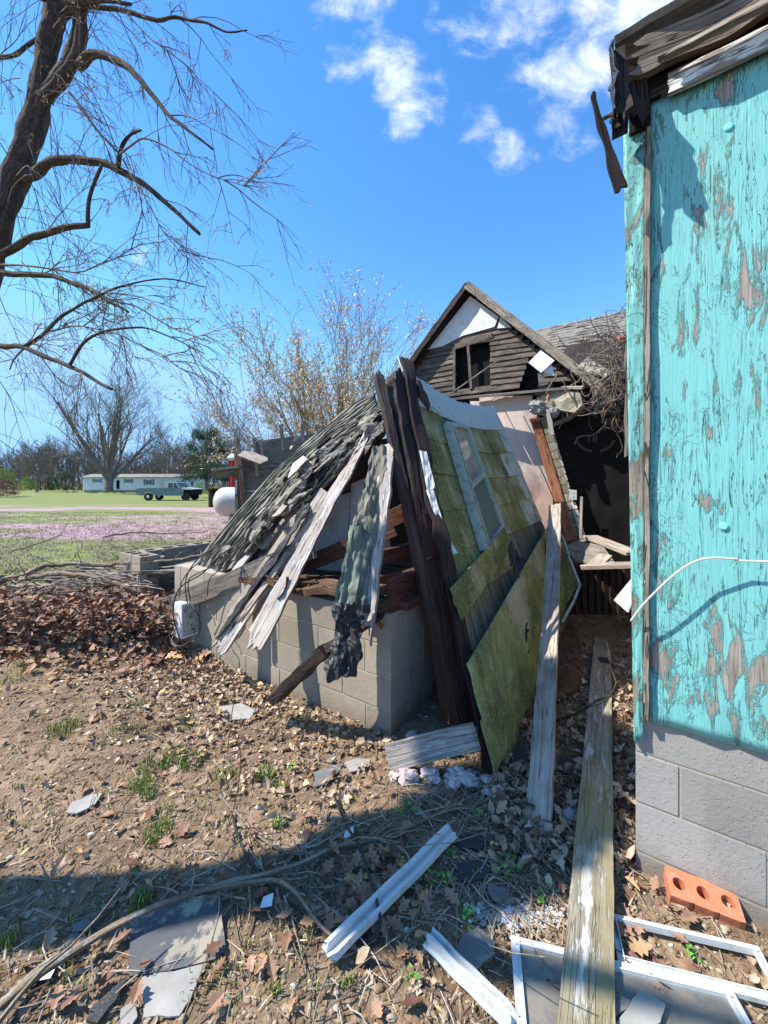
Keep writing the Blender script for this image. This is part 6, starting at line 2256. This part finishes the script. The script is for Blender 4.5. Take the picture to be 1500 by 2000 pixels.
for k in range(60):
    p = MR(R4.uniform(1.5, 3.1), R4.uniform(0, .5), .03)
    pts = [p]; d = V((R4.gauss(0, 1), R4.gauss(0, .5), .8))
    for i in range(6):
        d = (d + V((R4.gauss(0, 1), R4.gauss(0, .6), R4.gauss(0, 1))) * .5).normalized()
        pts.append(pts[-1] + d * .05)
    vn.tube(pts, .004, 3, cap=False)
o = vn.build('dead_vines', M['vine'])
tag(o, 'tangle of dead brown vines covering the right end of the house roof', 'vines', kind='stuff')
bc = MB(); bc.cur = .5
bc.blob(P(1214, 664, 5.2), .085, 9, 7, .5, 2.2, 1.2, .7, .7)
o = bc.build('brick_chunk', M['brick_faded'])
tag(o, 'orange brick chunk caught in the vines near the turquoise corner', 'brick')
m = MB(); m.cur = .5
m.quadgrid(P(1128, 716, 5.3), P(1182, 736, 5.0), P(1196, 728, 5.2), P(1148, 696, 5.6), 6, 4, .02, bend=lambda a, b: .05 * noise.noise(V((a * 4, b * 4, 3))))
o = m.build('torn_felt', M['old_plaster'])
tag(o, 'torn tan roofing scrap over the end of the house eaves', 'roofing scrap')
m = MB(); m.cur = .5
m.quadgrid(P(1180, 860, 4.9), P(1262, 860, 4.7), P(1262, 745, 4.9), P(1165, 770, 5.2), 6, 6, .04)
tag(m.build('back_wall', M['tarpaper']), 'shaded black wall end under the vines', 'wall')

# ================================================================ fallen branches on the left, oak leaves
def branch(name, pts, r0, r1, lab, cat='branch', mt='stick_bark', twigs=0, sides=7, seed=1):
    R_ = random.Random(seed)
    root = thing(name, pts[0], lab, cat)
    m = MB()
    pp = smooth_path(pts, 6)
    pp = [p + V((noise.noise(p * 7), noise.noise(p * 7 + V((3, 3, 3))), noise.noise(p * 7 + V((8, 3, 3))))) * r0 * .9 for p in pp]
    m.tube(pp, lerp_r(r0, r1, len(pp)), sides, bumpy=.3)
    m.build('stem', M[mt], root, smooth=True)
    if twigs:
        m = MB()
        for k in range(twigs):
            i = R_.randint(1, len(pp) - 2)
            d = (pp[i + 1] - pp[i]).normalized() + V((R_.gauss(0, 1), R_.gauss(0, 1), R_.gauss(.1, .6))) * .7
            q = pp[i]; L = R_.uniform(.15, .5); pl = [q]
            for j in range(5):
                d = (d + V((R_.gauss(0, 1), R_.gauss(0, 1), R_.gauss(0, 1))) * .22).normalized()
                q = q + d * L / 5
                if q.z < gz(q.x, q.y) + .004: q.z = gz(q.x, q.y) + .004
                pl.append(q)
            m.tube(pl, lerp_r(r1 * .8, .0015, 6), 4, cap=False)
        m.build('twigs', M[mt], root)
    return root
branch('fallen_branch', [P(-60, 1150, 4.3), P(0, 1136, 4.3), P(70, 1112, 4.3), P(120, 1100, 4.3), P(200, 1103, 4.3), P(290, 1096, 4.2), P(360, 1088, 4.2), P(425, 1082, 4.2)], .040, .008, 'thick grey fallen branch along the top of the leaf heap', twigs=26, seed=2)
branch('fallen_branch', [P(40, 1132, 4.2), P(110, 1120, 4.15), P(180, 1125, 4.1), P(245, 1148, 4.0), P(285, 1190, 3.9), P(310, 1225, 3.7)], .028, .012, 'dark branch curving down through the brown oak leaves', twigs=20, seed=3)
branch('fallen_branch', [P(205, 1047, 6.6), P(260, 1040, 6.6), P(330, 1042, 6.6), P(400, 1040, 6.6)], .022, .006, 'thin pale branch lying on the pink field', twigs=16, seed=4)
branch('fallen_branch', [P(20, 1078, 5.6), P(60, 1065, 5.6), P(105, 1052, 5.6), P(118, 1046, 5.6)], .014, .004, 'small twiggy branch on the field at left', twigs=26, seed=5)
branch('fallen_branch', [P(-20, 1238, 3.6), P(12, 1262, 3.5), P(40, 1285, 3.4)], .035, .02, 'dark stub of a branch at the left edge of the leaf heap', mt='bark_dark', twigs=4, seed=6)
branch('bare_stick', [G(-30, 2010, .03), G(40, 1940, .05), G(130, 1870, .06), G(230, 1818, .06), G(330, 1772, .06), G(430, 1744, .06), G(530, 1728, .07), G(575, 1750, .07), G(610, 1795, .05), G(660, 1845, .03), G(760, 1880, .02)], .0125, .004, 'long pale bare stick arching over the dark roofing felt', 'stick', twigs=0, seed=7)
branch('bare_stick', [G(-20, 2040, .02), G(20, 1960, .03), G(70, 1905, .03), G(120, 1868, .03)], .014, .010, 'rough broken stick beside the end of the long pale one', 'stick', mt='log_bark', twigs=3, seed=17)
for i, pts in enumerate(([(428, 1748), (425, 1800), (400, 1880), (360, 1990)], [(486, 1736), (488, 1790), (470, 1850)], [(540, 1740), (556, 1800), (590, 1900)], [(555, 1755), (575, 1820), (598, 1912)], [(170, 1850), (180, 1900), (182, 1960)])):
    lab = ('thin side twig bending down over the roofing felt', 'short side twig just right of the felt', 'thin forked twig hanging right of the felt, left one', 'thin forked twig hanging right of the felt, right one', 'thin twig pointing down near the bottom left')[i]
    branch('side_twig', [G(x, y, .05 if j == 0 else .03 - .006 * j) for j, (x, y) in enumerate(pts)], .0035, .0015, lab, 'twig', seed=20 + i)
branch('bare_stick', [G(330, 1770, .02), G(430, 1742, .025), G(560, 1702, .03), G(650, 1672, .03), G(740, 1648, .03), G(800, 1622, .03), G(880, 1590, .025), G(960, 1562, .02), G(1040, 1545, .02)], .012, .004, 'grey lichened stick running from the roofing felt up to the pale leaning board', 'stick', twigs=30, seed=8)
branch('bare_stick', [G(740, 1650, .03), G(790, 1668, .04), G(808, 1720, .04), G(826, 1780, .04), G(850, 1830, .03), G(880, 1895, .02)], .004, .002, 'thin pale shoot crossing the ribbed metal trim', 'stick', twigs=6, seed=9)
branch('bare_stick', [G(430, 1562, .02), G(470, 1602, .02), G(505, 1640, .02), G(560, 1670, .02), G(640, 1672, .02)], .0055, .003, 'thin brown curved stick on the bare soil left of centre', 'stick', twigs=4, seed=10)
branch('bare_stick', [P(1060, 1412, 2.45), P(1110, 1402, 2.4), P(1160, 1372, 2.4), P(1190, 1358, 2.4), P(1205, 1330, 2.5)], .009, .004, 'dark curved twig lying across the mossy plank', 'stick', mt='bark_dark', twigs=5, seed=11)
branch('bare_stick', [G(1070, 1905, .05), G(1120, 1938, .055), G(1160, 1965, .055), G(1200, 2000, .05)], .004, .003, 'dark thin twig lying over the lower mossy plank', 'stick', mt='bark_dark', seed=12)

# brush pile behind the leaves
m = MB()
for k in range(260):
    m.cur = rnd.random()
    x = rnd.uniform(-4.6, -2.2); y = rnd.uniform(3.9, 5.4)
    a = rnd.gauss(0, .35)
    L = rnd.uniform(.3, 1.2)
    d = V((math.cos(a), math.sin(a), rnd.gauss(0, .10)))
    p = V((x, y, gz(x, y) + rnd.uniform(.02, .34)))
    m.tube([p - d * L / 2, p + V((0, 0, rnd.uniform(-.03, .05))), p + d * L / 2], lerp_r(rnd.uniform(.006, .013), .003, 3), 4, cap=False)
o = m.build('brush_pile', M['twig'])
tag(o, 'pile of cut grey brush behind the brown leaf heap', 'brush pile', kind='stuff')
m = MB()
for k in range(420):
    m.cur = rnd.random()
    px = rnd.uniform(190, 560); py = rnd.uniform(1035, 1110)
    g0 = G(px, py)
    d = V((rnd.gauss(0, 1), rnd.gauss(0, .6), rnd.uniform(0, .5))).normalized()
    L = rnd.uniform(.15, .7)
    q = g0 + Z * rnd.uniform(0, .2)
    m.tube([q, q + d * L * .5 + Z * .03, q + d * L], lerp_r(.005, .002, 3), 3, cap=False)
o = m.build('dead_stalks', M['twig'])
tag(o, 'thin dead stalks and twigs scattered over the field edge', 'stalks', kind='stuff')

# ---- leaves
def lobed(n=5):
    out = []
    for i in range(2 * n + 1):
        t = i / (2 * n)
        w_ = .30 * math.sin(math.pi * min(1, t * 1.05)) * (1.25 if i % 2 else .55) + .03
        out.append((t, w_))
    return out
LOB = lobed(4)
def leaf(mbx, c, s, R_, curl=.4, flat=False, oak=False):
    a = R_.random() * 6.283
    n_ = V((R_.gauss(0, 1), R_.gauss(0, 1), 0)) * (.25 if flat else .55) + Z
    n_.normalize()
    x = V((math.cos(a), math.sin(a), 0)); x = (x - n_ * x.dot(n_)).normalized(); y = n_.cross(x)
    prof = LOB if oak else ((0, .04), (.3, .26), (.6, .30), (.85, .14), (1, .01))
    rowp = None
    ck = R_.uniform(-curl, curl); cl2 = R_.uniform(.1, curl + .1)
    for (t, w_) in prof:
        zc = ck * t * t * s
        l = mbx.add(c + x * (t - .5) * s - y * w_ * s + n_ * (zc + cl2 * w_ * s))
        m_ = mbx.add(c + x * (t - .5) * s + n_ * zc)
        r_ = mbx.add(c + x * (t - .5) * s + y * w_ * s + n_ * (zc + cl2 * w_ * s))
        if rowp:
            mbx.face(rowp[0], l, m_, rowp[1]); mbx.face(rowp[1], m_, r_, rowp[2])
        rowp = (l, m_, r_)
def inside(poly, x, y):
    c_ = False
    for i in range(len(poly)):
        a, b = poly[i], poly[i - 1]
        if (a.y > y) != (b.y > y) and x < (b.x - a.x) * (y - a.y) / (b.y - a.y) + a.x: c_ = not c_
    return c_
def blocked(x, y):
    for k_ in KEEP:
        if inside(k_, x, y): return True
    if .9 < y < 3.95 and abs(x - (.465 + (y - .9) * .592)) < .085: return True
    p = V((x, y, 0)) - C0
    s, d = p.dot(U), p.dot(W_)
    if -.0 < s < 2.5 and d > -.01: return True
    p = p + C0 - T
    if p.dot(-U) > 0 and p.dot(W_) > -.01: return True
    return False
RL = random.Random(3)
lm = MB()
cnt = 0
while cnt < 5200:
    # density: everywhere in the yard, heavier along the block wall and in the gap
    if RL.random() < .42:
        y = .75 + RL.random() ** 1.5 * 4.4; x = RL.uniform(-1.15, 1.05) * (y + .3)
        dens = .12 + .8 * max(0, noise.noise(V((x * 2.0, y * 2.0, 5))))
    else:
        s = RL.uniform(-.1, 2.8); dd = -abs(RL.gauss(0, .45))
        p = FA(s, dd, 0); x, y = p.x, p.y
        dens = 1.0 if s > .8 else .45
    if RL.random() > dens or blocked(x, y): continue
    cnt += 1
    lm.cur = min(1, max(0, RL.gauss(.5, .26)))
    z = gz(x, y) + RL.uniform(.002, .035)
    leaf(lm, V((x, y, z)), RL.choice((.014, .02, .026, .034, .05)) * RL.uniform(.8, 1.2), RL, .7, oak=RL.random() < .45)
for k in range(2600):                 # in the shaded gap
    px = RL.uniform(960, 1235); py = RL.uniform(1215, 1700)
    p = G(px, py); 
    if blocked(p.x, p.y): continue
    lm.cur = min(1, max(0, RL.gauss(.35, .22)))
    p.z = gz(p.x, p.y) + RL.uniform(.005, .06)
    leaf(lm, p, RL.choice((.015, .02, .03, .045, .06)), RL, .8, oak=RL.random() < .6)
o = lm.build('leaf_litter', M['dry_leaf'])
tag(o, 'dry tan and brown leaf litter strewn over the soil', 'leaf litter', kind='stuff')
lm = MB()
for k in range(2300):                 # reddish oak leaves still on their fallen boughs
    t = RL.random()
    px = RL.uniform(-60, 345); py = RL.gauss(1185, 34) + (px - 150) * .06
    Y = RL.uniform(3.3, 4.4)
    if py < 1110 and px < 230: continue
    p = P(px, py, Y)
    if p.z < .02 or p.z > .50: continue
    lm.cur = min(1, max(0, RL.gauss(.5, .25)))
    leaf(lm, p, RL.uniform(.04, .095), RL, .5, oak=True)
for k in range(1500):
    px = RL.uniform(-20, 420); py = RL.triangular(1180, 1330, 1200)
    p = G(px, py)
    if blocked(p.x, p.y): continue
    lm.cur = min(1, max(0, RL.gauss(.6, .25)))
    p.z = gz(p.x, p.y) + RL.uniform(.01, .07)
    leaf(lm, p, RL.uniform(.05, .11), RL, .5, oak=True)
o = lm.build('oak_leaf_heap', M['oak_leaf'])
tag(o, 'heap of reddish brown oak leaves against the broken corner of the foundation', 'leaf heap', kind='stuff')
lm = MB()
spots = [(345, 1795, .085), (112, 1712, .06), (760, 1560, .05)]
for k in range(120):
    spots.append((RL.gauss(735, 55), RL.gauss(1735, 45), RL.uniform(.035, .07)))
for k in range(46):
    spots.append((RL.gauss(1240, 60), RL.uniform(1690, 1960), RL.uniform(.035, .07)))
for k in range(90):
    spots.append((RL.uniform(100, 1000), RL.uniform(1480, 1990), RL.uniform(.03, .065)))
for (px, py, s) in spots:
    p = G(px, py)
    if blocked(p.x, p.y): continue
    lm.cur = min(1, max(0, RL.gauss(.62, .2)))
    p.z = gz(p.x, p.y) + RL.uniform(.015, .035)
    leaf(lm, p, s, RL, .45, flat=True, oak=True)
o = lm.build('fallen_oak_leaves', M['oak_leaf'])
tag(o, 'larger lobed oak leaves scattered over the front of the yard', 'leaves', kind='stuff')

# ---- gravel, straw, twigs
gm = MB()
for k in range(14000):
    y = .8 + RL.random() ** 1.4 * 2.6; x = RL.uniform(-1.1, 1.0) * (y + .2)
    if blocked(x, y): continue
    gm.cur = min(1, RL.random() ** .8 * (1.02 if RL.random() < .15 else .85))
    r_ = RL.choice((.003, .004, .005, .007, .010)) * RL.uniform(.7, 1.3)
    c = V((x, y, gz(x, y) + r_ * .3))
    sx, sy, sz = RL.uniform(.8, 1.4), RL.uniform(.7, 1.1), RL.uniform(.5, .8)
    rows = []
    o_ = RL.random() * 20
    for j, (zz, rr) in enumerate(((-.6, .75), (.1, 1.0), (.75, .6))):
        rows.append([gm.add(c + V((math.cos(a_) * rr * sx, math.sin(a_) * rr * sy, zz * sz)) * r_ * (1 + .35 * noise.noise(V((a_, zz, o_))))) for a_ in [i * 6.283 / 6 for i in range(6)]])
    tpv = gm.add(c + V((0, 0, r_ * sz * .95)))
    for j in (0, 1):
        for i in range(6):
            q = (i + 1) % 6
            gm.face(rows[j][i], rows[j][q], rows[j + 1][q], rows[j + 1][i])
    for i in range(6):
        gm.face(rows[2][i], rows[2][(i + 1) % 6], tpv)
o = gm.build('gravel', M['gravel'])
tag(o, 'small pale stones and gravel scattered through the soil', 'gravel', kind='stuff')
sm = MB()
for k in range(9000):
    if k % 4:
        y = .8 + RL.random() ** 1.3 * 3.2; x = RL.uniform(-1.15, 1.0) * (y + .2)
    else:
        p = G(RL.uniform(930, 1236), RL.uniform(1230, 1850)); x, y = p.x, p.y
    if blocked(x, y): continue
    a = RL.random() * 6.283; L = RL.choice((.006, .01, .015, .022, .035)) * RL.uniform(.8, 1.2); w_ = RL.uniform(.0008, .0028)
    d = V((math.cos(a), math.sin(a), RL.gauss(0, .15))); s = V((-math.sin(a), math.cos(a), 0))
    c = V((x, y, gz(x, y) + RL.uniform(.004, .02)))
    sm.cur = RL.random()
    q = [sm.add(c - d * L - s * w_), sm.add(c - d * L + s * w_), sm.add(c + s * w_ + Z * w_), sm.add(c - s * w_ + Z * w_), sm.add(c + d * L + s * w_ * .4), sm.add(c + d * L - s * w_ * .4)]
    sm.face(q[0], q[1], q[2], q[3]); sm.face(q[3], q[2], q[4], q[5])
o = sm.build('wood_litter', M['straw'])
tag(o, 'straw and wood splinters littering the yard', 'litter', kind='stuff')
tm = MB()
for k in range(620):
    if k % 2:
        p = G(RL.gauss(960, 120), RL.gauss(1620, 80))
    else:
        p = G(RL.uniform(0, 1235), RL.uniform(1300, 1990))
    if blocked(p.x, p.y) or p.y > 4: continue
    p.z = gz(p.x, p.y) + RL.uniform(.006, .03)
    a = RL.random() * 6.283; L = RL.uniform(.06, .28)
    d = V((math.cos(a), math.sin(a), RL.gauss(0, .06))); pl = [p]
    for j in range(5):
        d = (d + V((RL.gauss(0, 1), RL.gauss(0, 1), 0)) * .20).normalized()
        pl.append(pl[-1] + d * L / 5)
    tm.cur = RL.random()
    tm.tube(pl, lerp_r(RL.uniform(.0015, .0035), .001, 6), 4, cap=False)
o = tm.build('fallen_twigs', M['twig'])
tag(o, 'thin dead twigs lying criss cross over the soil', 'twigs', kind='stuff')

# ---- grass tufts, clover
gr = MB()
def tuft(c, n, h, sp, R_, lo=0, hi=1, bend=.6, wid=.0018):
    for k in range(n):
        a = R_.random() * 6.283; rr = sp * math.sqrt(R_.random())
        b = c + V((math.cos(a) * rr, math.sin(a) * rr, 0)); b.z = gz(b.x, b.y)
        a2 = R_.random() * 6.283
        d = V((math.cos(a2), math.sin(a2), 0)); s = V((-d.y, d.x, 0)) * wid
        hh = h * R_.uniform(.5, 1.1); bn_ = bend * R_.random() * hh
        gr.cur = R_.uniform(lo, hi)
        q = [gr.add(b - s), gr.add(b + s), gr.add(b + d * bn_ * .35 + Z * hh * .6 + s * .8), gr.add(b + d * bn_ * .35 + Z * hh * .6 - s * .8), gr.add(b + d * bn_ + Z * hh * .85)]
        gr.face(q[0], q[1], q[2], q[3]); gr.face(q[3], q[2], q[4])
for (px, py, sp, n, h) in ((125, 1428, .10, 220, .06), (340, 1480, .09, 160, .055), (300, 1500, .08, 160, .055), (275, 1545, .06, 170, .06), (375, 1490, .07, 160, .06), (518, 1520, .055, 170, .07), (545, 1540, .04, 80, .05),
                           (360, 1418, .06, 90, .04), (270, 1378, .07, 90, .04), (310, 1640, .06, 140, .05), (545, 1622, .03, 80, .04), (290, 1560, .04, 80, .05), (275, 1775, .035, 110, .06), (15, 1850, .03, 70, .05),
                           (60, 1300, .12, 110, .05), (440, 1520, .06, 90, .05), (535, 1950, .02, 40, .03), (680, 1930, .02, 40, .03), (320, 1600, .05, 80, .04), (230, 1440, .12, 110, .04), (20, 1330, .15, 120, .05)):
    tuft(G(px, py), n, h, sp, RL, 0, .8)
for k in range(160):
    p = G(RL.uniform(-30, 700), RL.uniform(1330, 1980))
    if blocked(p.x, p.y): continue
    tuft(p, RL.randint(6, 22), RL.uniform(.02, .04), RL.uniform(.02, .06), RL, .1, 1)
o = gr.build('grass_tufts', M['grass_blade'])
tag(o, 'small green grass tufts growing through the yard soil', 'grass', kind='stuff')
gr = MB()
for k in range(5200):
    Y = 4.9 + RL.random() ** 1.6 * 16
    x = RL.uniform(-1.12, -.10) * Y
    if x > -1.9 and Y < 6.5: continue
    pk = noise.noise(V((x * .20, Y * .6, 3)))
    lo, hi = ((.55, 1.0) if pk > .02 and Y > 6.5 else (0, .55))
    tuft(V((x, Y, 0)), 9, .05 + .012 * RL.random() * 4, .16, RL, lo, hi, .9, .0045)
o = gr.build('field_weeds', M['field_blade'])
tag(o, 'low green weeds and purple blossom covering the near field', 'weeds', kind='stuff')
cm = MB()
for (px, py, n) in ((570, 1502, 26), (805, 1592, 14), (985, 1668, 30), (1005, 1690, 26), (980, 1700, 16), (870, 1730, 14), (912, 1803, 16), (1055, 1750, 16), (880, 1690, 10), (838, 1741, 12), (802, 1930, 12), (1350, 1868, 20),
                    (945, 1600, 12), (780, 1595, 10), (870, 1590, 10), (585, 1410, 10), (545, 1625, 8), (935, 1590, 12), (835, 1720, 10), (930, 1720, 10)):
    c = G(px, py)
    for k in range(n):
        b = c + V((RL.gauss(0, .014), RL.gauss(0, .016), 0)); b.z = gz(b.x, b.y) + RL.uniform(.012, .035)
        cm.cur = RL.random()
        r_ = RL.uniform(.005, .011)
        tl = V((RL.gauss(0, .3), RL.gauss(0, .3), 1)).normalized(); e = tl.orthogonal().normalized(); f_ = tl.cross(e)
        cc_ = cm.add(b)
        ring = [cm.add(b + (e * math.cos(i * 1.047) + f_ * math.sin(i * 1.047)) * r_ * (1 if i % 2 else .6) + tl * .002) for i in range(6)]
        for i in range(6): cm.face(cc_, ring[i], ring[(i + 1) % 6])
o = cm.build('clover', M['clover'])
tag(o, 'tiny bright green clover sprouts in the shaded soil', 'clover', kind='stuff')
for i, (px, py, lab) in enumerate(((682, 1640, 'white torn paper scrap on the soil near the black cable'), (522, 1770, 'pale crumpled scrap in the shade right of the felt'), (93, 1905, 'white pebble sized chip in the sun at the bottom'))):
    m = MB(); m.cur = .7
    c = G(px, py, .02)
    m.quadgrid(c + V((-.022, -.018, 0)), c + V((.02, -.014, .004)), c + V((.016, .022, .012)), c + V((-.018, .016, .004)), 4, 4, .001, bend=lambda a, b: .008 * noise.noise(V((a * 4, b * 4, i))))
    tag(m.build('paper_scrap', M['white_sheet']), lab, 'scrap')
